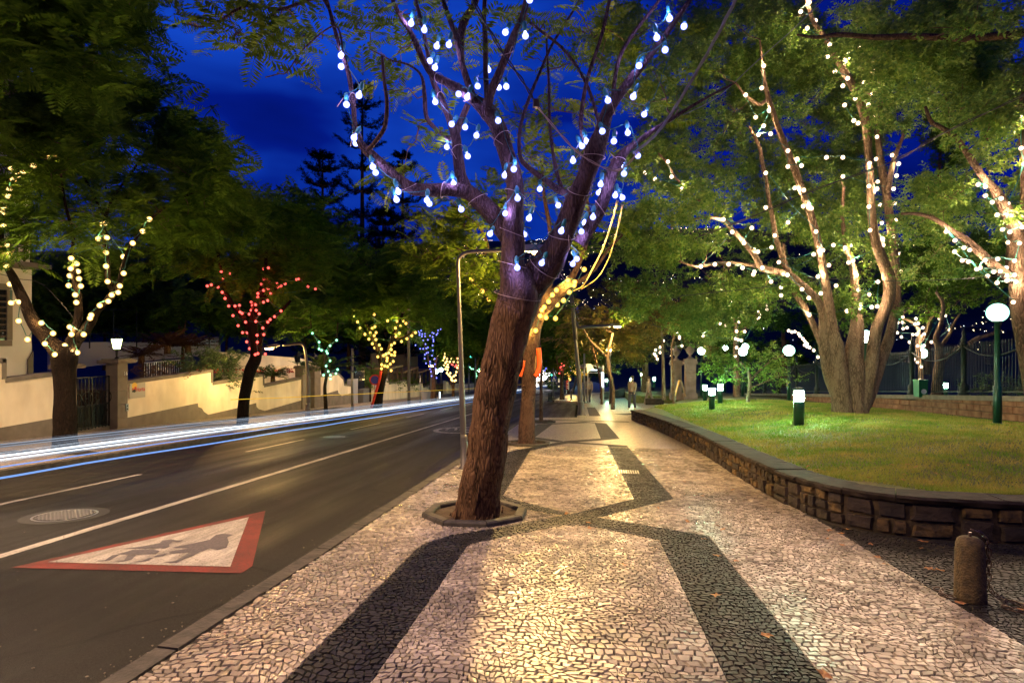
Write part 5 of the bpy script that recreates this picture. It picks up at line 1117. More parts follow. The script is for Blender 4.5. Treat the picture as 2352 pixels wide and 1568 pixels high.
# ------------------------------------------------------------------ big multi-stemmed tree D on the lawn
D0 = 17.0; pD = L(1950, 950)
dD = -sa * pD.x + ca * pD.y
def dd(pts, d1): return dz(pts, dD, d1)
Ds = [
 dd([(1938, 956, 26), (1934, 930, 22), (1928, 880, 20), (1921, 808, 18), (1912, 763, 14), (1905, 718, 12), (1900, 673, 10), (1892, 628, 9), (1884, 580, 9), (1875, 541, 8), (1862, 495, 8), (1851, 461, 8), (1838, 425, 8), (1827, 393, 8), (1812, 355, 7), (1799, 324, 7), (1786, 290, 6), (1775, 255, 5.5), (1763, 220, 5), (1753, 168, 4), (1751, 140, 3), (1745, 90, 2)], dD - 1.2),
 dd([(1960, 956, 28), (1958, 899, 26), (1960, 850, 24), (1962, 808, 20), (1968, 752, 15), (1966, 696, 10), (1961, 628, 8), (1952, 590, 7), (1943, 561, 6), (1935, 500, 4), (1938, 430, 3)], dD + .4),
 dd([(1925, 900, 18), (1905, 850, 15), (1896, 808, 14), (1893, 760, 12), (1890, 720, 10), (1878, 690, 9), (1860, 670, 9), (1840, 652, 8), (1815, 632, 8), (1780, 622, 8), (1751, 615, 8), (1738, 595, 7), (1728, 578, 7), (1703, 549, 6), (1680, 525, 5.5), (1663, 507, 5), (1630, 500, 3.5), (1590, 505, 3), (1540, 520, 2)], dD - 1.0),
 dd([(1760, 618, 5), (1735, 610, 4.5), (1703, 606, 4), (1675, 603, 4), (1643, 605, 4), (1600, 612, 3), (1560, 600, 2)], dD - 1.4),
 dd([(1815, 634, 8), (1800, 600, 7), (1790, 570, 6.5), (1783, 550, 6), (1776, 510, 6), (1771, 481, 5), (1764, 445, 5), (1759, 415, 5), (1750, 370, 4.5), (1743, 335, 4), (1720, 290, 3)], dD - .6),
 dd([(1970, 950, 22), (1985, 905, 18), (1996, 870, 15), (2002, 831, 14), (2007, 790, 13), (2014, 755, 13), (2029, 718, 13), (2040, 690, 13), (2043, 660, 13), (2038, 628, 13), (2023, 590, 12), (2010, 545, 10), (2003, 501, 9), (2000, 450, 8.5), (1999, 401, 8), (1994, 345, 8), (1991, 300, 9), (1982, 256, 9), (1968, 222, 8), (1955, 192, 8), (1935, 158, 7), (1918, 128, 6.5), (1903, 100, 6), (1885, 72, 5), (1867, 48, 5), (1851, -10, 4)], dD - .8),
 dd([(1988, 270, 8), (1995, 225, 6.5), (1997, 190, 6), (2003, 140, 5), (2008, 90, 4)], dD - .2),
 dd([(1975, 945, 16), (1995, 912, 13), (2012, 865, 12), (2025, 820, 13), (2040, 785, 12), (2050, 745, 11), (2056, 700, 10), (2058, 650, 10), (2055, 610, 10), (2050, 560, 10), (2044, 501, 10), (2038, 460, 9), (2032, 420, 9), (2024, 381, 8), (2018, 330, 6), (2015, 280, 5), (2030, 210, 3)], dD + 1.6),
 dd([(2038, 440, 7), (2046, 400, 6), (2055, 362, 5), (2075, 310, 3.5), (2095, 250, 2.5)], dD + 1.7),
 dd([(1930, 880, 16), (1915, 845, 12), (1895, 800, 10), (1870, 750, 8), (1848, 705, 7), (1830, 680, 6), (1810, 640, 5), (1800, 560, 3)], dD + 1.5),
 dd([(1763, 225, 4), (1745, 240, 4), (1720, 226, 3.6), (1707, 214, 3), (1690, 190, 2)], dD - 1.1)]
eD = [(1490, 130, 130, 120, 15, 3, 130), (1640, 320, 150, 170, 20, 2.6, 300), (1560, 520, 120, 100, 18, 3, 160), (1480, 400, 60, 110, 17, 3, 60), (1850, 250, 200, 190, 20.6, 2.4, 460), (1720, 90, 190, 100, 19, 2.4, 360), (2110, 90, 210, 85, 15, 3, 330), (1900, 150, 160, 90, 20, 2, 160), (2050, 240, 60, 70, 17, 2, 60),
      (1880, 420, 120, 110, 20.6, 2, 190), (1930, 560, 110, 90, 19, 2, 110), (1950, 680, 42, 46, 18.2, .6, 24), (1850, 690, 50, 50, 18.5, 1, 20), (1700, 680, 110, 70, 20, 3, 90), (1480, 640, 90, 90, 21, 3, 90), (1590, 720, 150, 50, 25, 4, 100), (1780, 480, 90, 90, 19.5, 2, 80), (2290, 180, 80, 60, 14, 2, 60)]
TD, limD = tree('camphor_tree', 'huge many-stemmed tree on the lawn covered with warm white bulbs and broad leaves', pD, Ds, eD, M_barkC, M_leafC, SPR, 15, .26, 51, n=18, lump=.12, freq=1.6, tw=.010, first=10, up=.05)
bd = [(720,15),(670,68),(755,120),(708,163),(837,255),(825,325),(925,342),(867,410),(1000,382),(1087,395),(940,450),(1032,470),(912,493),(983,565),(922,603),(1060,600),(1080,540),(1098,660),(975,692),(1000,707),(1108,785),(1065,937),(1103,912),(1195,890),(1232,940),(1062,1067),(1112,1042),(1108,1083),(1220,1008),(1203,1083),(1062,1185),(1125,1175),(1210,1165),(1135,1278),(1068,1320),(1215,1262),(1140,1370),(1203,1355),(1143,1405),(1228,1455),(1185,1528),(1243,1555),(458,378),(447,505),(355,545),(490,635),(412,673),(458,722),(428,773),(498,768),(597,865),(650,912),(675,950),(597,955),(637,1078),(688,1090),(685,1182),(732,1195),(758,1328),(745,1458),(798,1435),(832,1520),(858,1405),(925,1420),(960,1405),(945,1505),(970,1495),(818,903),(912,903),(912,1012),(470,992),(470,1190),(227,1258),(278,1330),(390,1307),(345,1393),(522,1350),(503,1418),(425,1443),(545,1503),(450,1535),(98,1527),(178,1515),(257,1515),(337,1535),(405,1558),(588,1560),(598,1275),(1012,268)]
bd2 = [(740,5),(845,48),(905,82),(905,130),(943,8),(1030,93),(1070,145),(1125,18),(1142,118),(1233,72),(1355,8),(1367,97),(1430,125),(1482,48),(1378,185),(1375,208),(1445,200),(1478,195),(1297,223),(1073,247)]
string_lights('long strings of warm white bulbs winding up every stem of the big lawn tree', limD, [Z5(*p) for p in bd] + [Z6(*p) for p in bd2], E_pink, .060, False)
string_lights('seven warm bulbs on a thin branch between the blue lit tree and the lawn tree', None, [Z4(*p) for p in [(1948,927),(1818,990),(1873,1027),(1969,1013),(2040,1047),(2028,1080)]], E_pink, .056, depth=16.4)
tag(MB().tube(*smooth_path([P(*Z4(x, y), 16.5) for x, y in [(1890, 880), (1940, 930), (1985, 1010), (2035, 1065), (2080, 1110), (2160, 1180)]], [.03] * 6, 4)).build('branch', M_barkC, TD, smooth=True))

# tree E at the right edge
E_ = [dz([(2392, 968, 22), (2370, 880, 17), (2350, 780, 15), (2338, 705, 15), (2338, 660, 17), (2335, 600, 20), (2336, 560, 19), (2330, 520, 16), (2304, 470, 12), (2280, 430, 9), (2260, 410, 8), (2232, 369, 7), (2195, 316, 6), (2160, 292, 5), (2139, 280, 5), (2125, 245, 3)], 12.6, 11.8),
      dz([(2336, 650, 13), (2310, 630, 11), (2292, 617, 10), (2244, 573, 9), (2215, 548, 7), (2191, 533, 6), (2150, 505, 5), (2110, 492, 4), (2071, 491, 3)], 12.4, 12.2),
      dz([(2345, 540, 14), (2356, 450, 10), (2350, 340, 8), (2347, 260, 7), (2360, 150, 6)], 12.2, 12),
      dz([(2500, 60, 14), (2430, 70, 11), (2352, 76, 9), (2280, 84, 8.5), (2211, 88, 8), (2091, 84, 7), (2011, 86, 6), (1931, 80, 5), (1875, 86, 4), (1830, 80, 2)], 11.5, 12), dz([(2356, 450, 12), (2420, 250, 14), (2500, 60, 14)], 12.2, 11.5)]
TE, limE = tree('camphor_tree', 'tree at the right edge, two lit limbs reaching left beside the large globe lamp', P(2392, 968, 12.6), E_, [(2290, 280, 90, 110, 13, 2, 120), (2150, 470, 70, 60, 14, 1.5, 70), (2330, 480, 60, 90, 13.5, 1.5, 46), (2180, 210, 60, 70, 14, 1.5, 70), (2250, 40, 120, 70, 12, 2, 70), (2200, 560, 90, 60, 15, 2, 36), (2130, 620, 60, 30, 15, 2, 10)], M_barkE, M_leafC, SPR, 13, .225, 52, n=16, lump=.10, freq=2, first=14, up=.05)
be = [(1940,672),(1935,850),(1688,1058),(1730,1070),(1730,1122),(1768,1160),(1820,1138),(1858,1168),(1797,1232),(1880,1242),(1828,1315),(1870,1330),(1940,1303),(1860,1390),(1925,1395),(1505,1328),(1555,1378),(1607,1420),(1553,1443),(1640,1433),(1597,1493),(1632,1500),(1727,1492),(1800,1485),(1700,1535),(1680,1543),(1850,1535),(1897,1495),(1778,1558),(1815,1555),(1950,940)]
string_lights('warm bulbs along two limbs of the tree at the right edge', limE, [Z5(*p) for p in be] + [Z6(*p) for p in [(2135,15),(2250,12),(2295,8),(2192,55),(2250,42),(2305,50),(2288,170)]], E_pink, .044, False)
# trees behind the fence
Fs = [dz([(2122, 912, 8), (2116, 870, 6), (2112, 830, 5), (2108, 790, 5), (2110, 760, 4), (2095, 740, 3), (2070, 730, 2)], 24, 24), dz([(2110, 790, 4), (2125, 765, 3), (2135, 735, 3), (2150, 720, 2)], 24, 24)]
TF, limF = tree('garden_tree', 'small tree behind the iron fence hung with a thick cluster of warm bulbs', P(2122, 912, 24), Fs, [(2100, 700, 70, 30, 25, 2, 20), (2170, 600, 120, 60, 27, 3, 90), (2110, 600, 90, 60, 27, 3, 60)], M_barkC, M_leafD, SPR, 12, .28, 53, n=10)
Fs2 = [dz([(2152, 912, 13), (2154, 870, 11), (2158, 830, 10), (2156, 800, 8), (2150, 775, 6), (2162, 740, 5), (2166, 700, 4), (2150, 670, 3)], 22.5, 22.5), dz([(2160, 835, 6), (2185, 810, 6), (2215, 795, 6), (2250, 775, 5), (2290, 760, 4), (2300, 720, 3)], 22.5, 22), dz([(2158, 800, 5), (2180, 770, 4), (2190, 745, 3), (2205, 720, 2)], 22.5, 22.5)]
tree('garden_tree', 'pale forked trunk behind the fence with one long low bough to the right', P(2152, 912, 22.5), Fs2, [(2240, 660, 90, 60, 24, 2, 60), (2180, 560, 100, 50, 25, 2, 60), (2300, 600, 60, 60, 23, 2, 30)], M_barkC, M_leafD, SPR, 12, .26, 54, n=12)
string_lights('thick cluster of warm bulbs seen through the iron fence', None, [Z6(*p) for p in [(1630,258),(1600,292),(1628,290),(1708,268),(1722,297),(1703,300),(1750,322),(1632,328),(1655,322),(1597,352),(1622,377),(1690,363),(1718,357),(1712,362),(1757,360),(1745,372),(1670,408),(1718,430),(1757,428),(1745,435),(1800,408),(1820,400),(1847,268),(1883,250),(1908,335),(1700,510),(1718,528),(1740,555)]], E_pink, .062, depth=23.6, seg=6)
# trees in the middle distance, right
Gs = [dz([(1692, 925, 9), (1692, 860, 7), (1690, 800, 6), (1690, 740, 5), (1684, 700, 4), (1670, 660, 3)], 33, 33), dz([(1690, 770, 4), (1725, 740, 3), (1750, 705, 2)], 33, 33)]
tree('garden_tree', 'mid distance park tree with scattered warm bulbs left of the big lawn tree', P(1692, 925, 33), Gs, [(1680, 690, 110, 60, 34, 3, 90), (1760, 640, 80, 50, 34, 3, 60), (1620, 760, 80, 40, 35, 3, 60)], M_barkC, M_leafC, SPR, 12, .34, 55, n=8)
string_lights('warm bulbs scattered over the mid distance park tree', None, [Z6(*p) for p in [(550,95),(575,115),(610,165),(617,205),(670,230),(640,235),(590,255),(615,258),(650,258),(542,297),(575,310),(640,342),(655,287),(640,345),(688,345),(650,393),(668,398),(635,388),(640,440),(632,490),(770,225),(780,240),(760,268),(750,288),(815,190),(820,215),(775,265),(440,370)]], E_pink, .085, depth=31, seg=6)
string_lights('line of warm bulbs climbing a limb behind the big lawn tree trunk', None, [Z6(*p) for p in [(950,340),(970,348),(988,345),(1010,358),(1018,372),(1035,388),(1045,400),(1052,410),(1060,418),(1045,425),(1060,435),(1075,440),(1100,457),(1125,497)]], E_pink, .065, depth=24, seg=6)
Hs = [dz([(1525, 918, 5), (1524, 870, 4), (1522, 810, 3.6), (1520, 770, 3), (1512, 730, 2)], 33, 33)]
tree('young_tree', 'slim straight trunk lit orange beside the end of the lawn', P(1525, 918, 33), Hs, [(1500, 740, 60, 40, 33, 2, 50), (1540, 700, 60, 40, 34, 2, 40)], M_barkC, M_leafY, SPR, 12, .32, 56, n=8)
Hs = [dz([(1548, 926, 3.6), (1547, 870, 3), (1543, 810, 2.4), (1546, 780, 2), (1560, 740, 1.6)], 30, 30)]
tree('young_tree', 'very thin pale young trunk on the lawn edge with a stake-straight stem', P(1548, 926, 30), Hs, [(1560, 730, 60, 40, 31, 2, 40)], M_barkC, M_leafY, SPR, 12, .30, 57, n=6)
string_lights('small tight cluster of pinkish bulbs above the slim orange lit trunk', None, [Z6(*p) for p in [(185,437),(158,455),(200,458),(150,478),(185,470),(160,490),(168,508),(255,450),(315,430),(300,375),(285,350),(300,385),(205,400)]], E_pink, .080, depth=34, seg=6)
Js = [dz([(1717, 935, 5), (1720, 900, 4), (1722, 872, 4), (1716, 850, 3), (1700, 830, 2)], 24, 24), dz([(1722, 875, 2.5), (1745, 850, 2), (1770, 830, 1.6), (1800, 815, 1.4)], 24, 24), dz([(1722, 890, 2), (1750, 880, 1.6), (1790, 862, 1.2)], 24, 24)]
tree('magnolia_shrub', 'low glossy leaved bush with pale bare stems on the lawn near the bollard lamps', P(1717, 935, 24), Js, [(1680, 842, 36, 16, 24, 1.3, 20), (1755, 818, 34, 14, 24, 1.3, 14), (1775, 855, 36, 14, 24, 1.2, 18), (1645, 852, 26, 10, 24, 1, 8), (1715, 862, 20, 10, 24, 1, 6)], M_barkC, M_leafC, SPR, 9, .28, 58, n=8, tw=.012)
Ks = [dz([(1408, 940, 4.5), (1409, 900, 4), (1405, 878, 4.2), (1398, 850, 4.6), (1395, 820, 4), (1400, 795, 3.4), (1408, 765, 2)], 27.5, 27.5), dz([(1396, 822, 2.6), (1375, 800, 2), (1355, 780, 1.6), (1340, 755, 1.2)], 27.5, 27.5)]
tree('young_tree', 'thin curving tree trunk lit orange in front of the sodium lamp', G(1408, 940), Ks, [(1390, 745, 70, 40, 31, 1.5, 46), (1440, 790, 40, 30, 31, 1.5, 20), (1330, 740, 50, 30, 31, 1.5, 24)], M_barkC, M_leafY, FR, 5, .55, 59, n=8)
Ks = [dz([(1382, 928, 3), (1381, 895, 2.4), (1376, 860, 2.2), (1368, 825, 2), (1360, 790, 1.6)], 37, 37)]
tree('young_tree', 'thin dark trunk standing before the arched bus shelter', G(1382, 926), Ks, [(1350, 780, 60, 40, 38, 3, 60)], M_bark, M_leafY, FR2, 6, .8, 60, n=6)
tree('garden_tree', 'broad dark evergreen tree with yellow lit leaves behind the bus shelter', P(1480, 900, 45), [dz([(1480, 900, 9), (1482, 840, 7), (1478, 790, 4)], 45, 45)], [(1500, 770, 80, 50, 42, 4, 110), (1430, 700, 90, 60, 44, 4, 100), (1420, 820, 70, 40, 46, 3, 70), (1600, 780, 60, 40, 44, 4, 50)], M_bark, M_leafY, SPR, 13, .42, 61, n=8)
tree('garden_tree', 'dark park tree filling the dusk behind the globe lamps', P(1800, 890, 48), [dz([(1800, 890, 9), (1802, 820, 7), (1798, 760, 4)], 48, 48)], [(1800, 780, 110, 60, 48, 5, 130), (1700, 800, 70, 50, 50, 5, 70), (1640, 730, 90, 60, 48, 4, 80)], M_bark, M_leafD, SPR, 13, .46, 62, n=8)
tree('garden_tree', 'rounded dark tree crown against the blue gap in the upper right', P(2130, 860, 40), [dz([(2130, 860, 8), (2135, 700, 7), (2150, 500, 5), (2160, 350, 3)], 40, 40)], [(2160, 320, 46, 34, 40, 3, 60), (2185, 270, 40, 30, 40, 3, 50), (2130, 500, 50, 40, 40, 3, 70), (2180, 450, 56, 40, 40, 3, 70), (2200, 380, 36, 30, 40, 3, 26), (2280, 560, 80, 90, 38, 4, 100), (2110, 640, 90, 50, 40, 4, 90)], M_bark, M_leafD, SPR, 13, .42, 63, n=8)

# trees down the near pavement
def cluster(n, u0, u1, v0, v1, d, m, r, label):
    pts = [(random.gauss((u0 + u1) / 2, (u1 - u0) / 4.2), random.gauss((v0 + v1) / 2, (v1 - v0) / 4.2)) for _ in range(n)]
    return string_lights(label, None, pts, m, r, depth=d, seg=6)
far_tree('dark street tree on the near pavement past the parking bay', 1291, 917, 850, 46, [(1290, 800, 45, 40, 47, 4, 60), (1250, 760, 60, 40, 50, 4, 50)], 71, 5)
far_tree('farther street tree on the near pavement wrapped in orange bulbs', 1305, 905, 860, 60, [(1300, 800, 40, 40, 60, 4, 50)], 72, 4)
cluster(34, 1296, 1326, 820, 876, 56, E_yel, .12, 'orange bulbs crowding the farther tree of the near pavement')
cluster(16, 1285, 1330, 815, 850, 50, E_warm, .09, 'warm bulbs over the orange cluster on the near pavement')
cluster(26, 1245, 1330, 812, 850, 52, E_violet, .08, 'blue violet bulbs in a drooping line above the crossing')
cluster(12, 1284, 1300, 830, 862, 46, E_red, .07, 'small red bulbs on the dark street tree past the parking bay')
cluster(40, 1226, 1262, 842, 880, 95, E_far, .30, 'dazzling white bulb cluster over the far end of the road')
cluster(22, 1130, 1180, 868, 886, 90, E_green, .16, 'tiny green and white bulbs far beyond the trunk of the leaning tree')
for i, (u, d, s_) in enumerate([(1110, 95, 71), (1155, 110, 72), (1235, 130, 73), (1345, 90, 74), (1225, 80, 75), (1060, 80, 76)]):
    far_tree(['tree silhouette far left of the leaning trunk', 'tree silhouette just left of the leaning trunk in the distance', 'tree closing the far end of the road', 'dark tree above the bus shelter roof in the distance', 'dark tree above the dazzling white bulbs', 'dark tree behind the warm pointed bulb cluster'][i], u, 890, 850, d, [(u, 800, 60, 50, d, 8, 70)], s_, 2.5)
# ------------------------------------------------------------------ araucarias behind the left row
def araucaria(u, vtop, vbase, d, wpx, seed, label):
    rng = random.Random(seed); top = P(u, vtop, d); base = P(u, vbase, d); base.x, base.y = top.x, top.y; H_ = top.z - base.z; T = thing('norfolk_pine', base, label, 'tree')
    MB().tube([base, top], [.45, .05], 8).build('trunk', M_bark, T)
    W_ = wpx * d / FPX / 2; pos = []; dirs = []; b = MB(); tiers = 12
    for i in range(tiers):
        f_ = i / (tiers - 1); z = top.z - H_ * (.03 + .80 * f_ ** 1.15); R_ = W_ * (.15 + .85 * f_ ** .7) * rng.uniform(.75, 1.1)
        for k_ in range(6):
            a = k_ * math.pi / 3 + i * .5 + rng.uniform(-.2, .2); Rk = R_ * rng.uniform(.65, 1.1); dr = Vector((math.cos(a), math.sin(a), 0)); pts = []
            for q in range(9):
                t = q / 8; p = Vector((top.x, top.y, z)) + dr * Rk * t + Vector((0, 0, Rk * (-.10 * math.sin(t * 3.14) + .30 * t * t))); pts.append(p)
                if q > 0:
                    for _ in range(4 + q): pos.append(p + Vector((rng.gauss(0, .16), rng.gauss(0, .16), rng.gauss(.03, .05)))); dirs.append((dr.x + rng.gauss(0, .5), dr.y + rng.gauss(0, .5), .5 + rng.gauss(0, .3)))
            b.tube(pts, [.06, .06, .05, .05, .04, .04, .03, .03, .02], 4, cap=False)
    b.build('branches', M_bark, T, kind='stuff')
    rg = np.random.default_rng(seed); n = len(pos); scatter('crown', SPR[0], SPR[1], np.array([tuple(p) for p in pos]), np.array(dirs), rg.uniform(0, 6, n), rg.uniform(.28, .52, n), M_leafA, T)
araucaria(832, 185, 900, 62, 250, 1, 'tallest tiered pine silhouette against the blue sky behind the left row')
araucaria(741, 345, 900, 58, 270, 2, 'left tiered pine silhouette with a small pagoda-like tip')
araucaria(925, 345, 900, 66, 240, 3, 'right tiered pine silhouette behind the lit left limb of the leaning tree')
araucaria(880, 480, 900, 54, 240, 4, 'low dark pine in front of the tallest silhouette')

# ------------------------------------------------------------------ shrubs, planting on the left terrace
def rosette(label, p, r, n, m, seed, name='cycad_plant', up=.6, group=None):
    rg = np.random.default_rng(seed); T = thing(name, p, label, 'plant', group); MB().lathe(p, [(r * .12, -.1), (r * .10, r * .25)], 7).build('stem', M_bark, T)
    a = rg.uniform(0, 6.283, n); dirs = np.stack([np.cos(a), np.sin(a), rg.uniform(.1, 1.1, n) * up * 1.6], 1); pos = np.tile(np.array(tuple(p)) + [0, 0, r * .2], (n, 1))
    fr = t_frond(12, .05, .22); o = scatter('leaf_crown', fr[0], fr[1], pos, dirs, rg.uniform(-.3, .3, n), r * rg.uniform(.8, 1.15, n), m, T)
rosette('russet palm-like plant nearest the gate pillar on the terrace', W(325, 830, -18), 1.1, 26, M_leafR, 1)
rosette('russet palm-like plant standing between the railing and the court wall', W(385, 808, -19), 1.3, 30, M_leafR, 2)
rosette('large russet palm-like plant at the right end of the court wall', W(432, 806, -18.5), 1.2, 30, M_leafR, 3)
rosette('dark cycad leaning over the coping at the second wall step', W(627, 872, -15), .95, 34, M_leafP, 4)
rosette('spiky plant beside the second grey pillar', W(695, 848, -15.5), .7, 24, M_leafP, 5)
rosette('small palm crown behind the green lit young tree', P(752, 860, 27), 1.3, 30, M_leafP, 6)
def bush(label, ell, m, seed, k_=10, size=.16, name='shrub', tmpl=None):
    rg = np.random.default_rng(seed); nd = nodes_from(ell, rg); c = nd.mean(0); T = thing(name, tuple(c), label, 'shrub'); b = MB(); lo = c.copy(); lo[2] -= .7; twigs(b, [tuple(lo)], nd, .01); b.build('stems', M_twig, T, kind='stuff')
    leaves('foliage', nd, c, k_, tmpl or SPR, size, m, T, rg); return T
dW = lambda u, v, x: (lambda p: -sa * p.x + ca * p.y)(W(u, v, x))
for u, v, lb, x_ in [(470, 838, 'glossy green shrub behind the step in the plaque wall', -15.2), (520, 832, 'leafy shrub along the planter left of the red lit trunk', -15.4), (440, 842, 'low green planting between the russet palms and the coping', -15.2), (505, 872, 'strap leaved clump just below the wall step', -14.8), (545, 876, 'strap leaved clump left of the red lit trunk', -14.8)]:
    bush(lb, [(u, v, 32, 12, dW(u, v, x_), .5, 26)], M_leafP, int(u), 10, .22)
bush('rusty ground cover spilling over the coping above the plaque', [(330, 862, 45, 7, dW(330, 862, -14.7), .3, 40), (400, 857, 50, 7, dW(400, 857, -14.7), .3, 40)], M_leafR, 5, 9, .10, 'ground_cover')
bush('dense light green creeper mound over the yard wall', [(848, 866, 22, 24, dW(848, 870, -15), 1.2, 110), (825, 885, 20, 12, dW(830, 870, -15), 1.0, 50)], M_ivy, 6, 12, .20, 'creeper')
for i, u in enumerate((905, 945, 980)): bush(['dark ivy fringe on the nearest pergola wall', 'dark ivy fringe on the middle pergola wall', 'dark ivy fringe on the farthest pergola wall'][i], [(u, 876 + i * 2, 18, 6, dW(u, 878, -14.1), .15, 40)], M_leafD, 20 + i, 8, .16, 'ivy')
for i, (u, d) in enumerate(((600, 40), (420, 34), (700, 46), (520, 46), (800, 52), (330, 40), (950, 70), (60, 32), (170, 36), (240, 44))): 
    far_tree(['dark tree filling the background behind the red lit tree', 'dark tree behind the sports court netting', 'dark tree above the unlit lanterns', 'dark tree behind the court corner', 'dark tree behind the yellow lit tree', 'dark tree behind the gate lantern', 'dark tree behind the violet bulbs', 'dark tree behind the house corner at the left edge', 'dark tree behind the nearest warm lit tree', 'dark tree between the nearest tree and the court wall'][i], u, 850, 760, d, [(u, 690, 110, 80, d, 5, 110)], 90 + i, 4, 'garden_tree')
b = MB(); rg = random.Random(4)
for i in range(90): p = W(rg.uniform(440, 690), rg.uniform(848, 856), -15.45); b.lathe(p, [(.01, -.02), (.05, 0), (.02, .04)], 5)
tag(b.build('flowers', M_signr), 'red and pink flowers along the planter behind the cream wall', 'flowers', kind='stuff')
bush('weedy planting beyond the fence at the right edge', [(2310, 890, 50, 14, 19, 1.0, 60)], M_leafP, 8, 10, .14)

# ------------------------------------------------------------------ street lamps
def arm_lamp(label, base, pole_pts, head, d, r0=.07, power=400, facing=None, group='sodium street lamps'):
    """pole_pts in D pixels at depth d, head in D pixels"""
    T = thing('street_lamp', base, label, 'street lamp', group); pts = [P(u, v, d) for u, v in pole_pts]; pts[0] = Vector(base)
    n = len(pts); rad = [r0 if i < 2 else r0 * .62 for i in range(n)]; pp, rr_ = smooth_path(pts, rad, 6); MB().tube(pp, rr_, 12).build('pole', M_pole, T, smooth=True)
    MB().lathe(base, [(r0 * 1.9, -.02), (r0 * 1.9, .02), (r0 * 1.3, .05), (r0 * 1.15, .55), (r0 * 1.02, .6)], 12).build('base_sleeve', M_pole, T, smooth=True)
    h = P(*head, d); e_ = pts[-1]; dv = (h - e_).normalized(); sd = Vector((-dv.y, dv.x, 0)).normalized() if abs(dv.z) < .95 else Vector((1, 0, 0)); Lh = .62
    vs = []; 
    for t, w, hh in ((-.05, .045, .05), (.15, .10, .09), (.45, .13, .10), (.8, .11, .07), (1, .04, .03)):
        c = h - dv * Lh * .5 + dv * Lh * t
        for sx, sz_ in ((-1, -.3), (1, -.3), (.8, 1), (-.8, 1)): vs.append(c + sd * w * sx + Vector((0, 0, hh * sz_)))
    fs = [(i * 4 + j, i * 4 + (j + 1) % 4, (i + 1) * 4 + (j + 1) % 4, (i + 1) * 4 + j) for i in range(4) for j in range(4)] + [(3, 2, 1, 0), (16, 17, 18, 19)]
    hd = MB().add(vs, fs).build('lamp_head', M_poleb, T)
    ls = sphere_mesh('lens', 1.0, 10, 6, E_sod); o = inst(ls, 'lens', T, h + dv * .06 + Vector((0, 0, -.045)), (0, 0, math.atan2(dv.y, dv.x)), (.17, .085, .05))
    lamp('lamp_light', h + dv * .06 + Vector((0, 0, -.17)), power, SOD, .08, T)
    return T
gA = G(1066, 1076); arm_lamp('grey hooked lamp pole just left of the leaning tree, its lit head between the limbs', gA, [(1066, 1076), (1061, 900), (1055, 700), (1052, 610), (1056, 592), (1070, 581), (1100, 577), (1165, 575), (1205, 575)], (1236, 575), 10.6, .052, 1500)
gB = G(1335, 953); arm_lamp('leaning grey lamp pole past the second tree with its lit arm to the right', gB, [(1335, 953), (1329, 860), (1322, 780), (1318, 735), (1325, 745), (1330, 752), (1345, 751), (1375, 749), (1400, 748)], (1415, 748), 26.9, .11, 1000)
MB().tube([P(1322, 780, 26.9), P(1315, 700, 26.9), P(1310, 655, 26.9)], [.10, .09, .08], 10).build('pole_top', M_pole, [o for o in SC.objects if o.get('label', '').startswith('leaning grey lamp pole')][0], smooth=True)
gL = Vector((-10.35, 21.2, gz(21.2))); arm_lamp('far pavement lamp pole with a low arm pointing left beside the red lit tree', gL, [(712, 965), (708, 880), (703, 820), (698, 795), (690, 789), (675, 790), (650, 793)], (622, 797), 22.6, .08, 700)
gC = G(1402, 927); arm_lamp('sodium lamp shining above the thin curving tree', gC, [(1402, 927), (1402, 870), (1401, 830), (1400, 812), (1400, 808)], (1399, 804), 37, .08, 1200)
gD = G(1316, 905); arm_lamp('distant sodium lamp above the orange bulbs of the near pavement', gD, [(1322, 905), (1322, 870), (1321, 840), (1319, 830), (1316, 828)], (1311, 827), 60, .1, 2500)
arm_lamp('sodium lamp low over the violet bulbs on the far pavement', P(990, 925, 42), [(990, 925), (990, 880), (990, 850), (990, 843)], (990, 841), 42, .08, 600)
arm_lamp('sodium lamp just left of the leaning trunk, far down the road', P(1104, 905, 60), [(1104, 905), (1104, 870), (1104, 858), (1103, 854)], (1103, 853), 60, .1, 1500)
def plain_lamp(label, x, y, h, ax, power, ay=0.0, up=0):
    b0 = Vector((x, y, gz(y))); T = thing('street_lamp', b0, label, 'street lamp', 'sodium street lamps')
    pp, rr_ = smooth_path([b0, b0 + Vector((0, 0, h * .6)), b0 + Vector((0, 0, h * .94)), b0 + Vector((ax * .15, ay * .15, h)), b0 + Vector((ax * .85, ay * .85, h + .1))], [.09, .075, .06, .05, .04], 6)
    MB().tube(pp, rr_, 10).build('pole', M_pole, T, smooth=True); h_ = b0 + Vector((ax, ay, h + .08)); MB().box(h_ + Vector((0, 0, .05)), (.55, .26, .12), taper=.6).build('lamp_head', M_poleb, T)
    o = inst(sphere_mesh('lens', 1.0, 10, 6, E_sod), 'lens', T, h_ + Vector((0, 0, -.03)), (0, 0, 0), (.20, .10, .06)); lamp('lamp_light', h_ + Vector((0, 0, -.2)), power, SOD2, .12, T, spot=144)
    if up: lamp('lamp_light', h_ + Vector((0, 0, -.25)), up, SOD2, .12, T)
plain_lamp('street lamp of the near pavement just behind the viewer', -2.1, -3.2, 8.2, 1.2, 1000, up=60)
plain_lamp('street lamp of the far pavement before the cream wall, left of the frame', -9.7, 3.2, 6.5, 3.0, 4200, up=150)
plain_lamp('added street lamp just outside the left edge that brightens the cream wall', -9.85, 7.3, 6.2, -.5, 3000, up=0)  # unseen lamp added to brighten the wall
plain_lamp('added street lamp on the far pavement opposite the parking bay', -10.2, 33.5, 6.4, -1.3, 1800, up=600)  # extra lamp added for its light on the far side

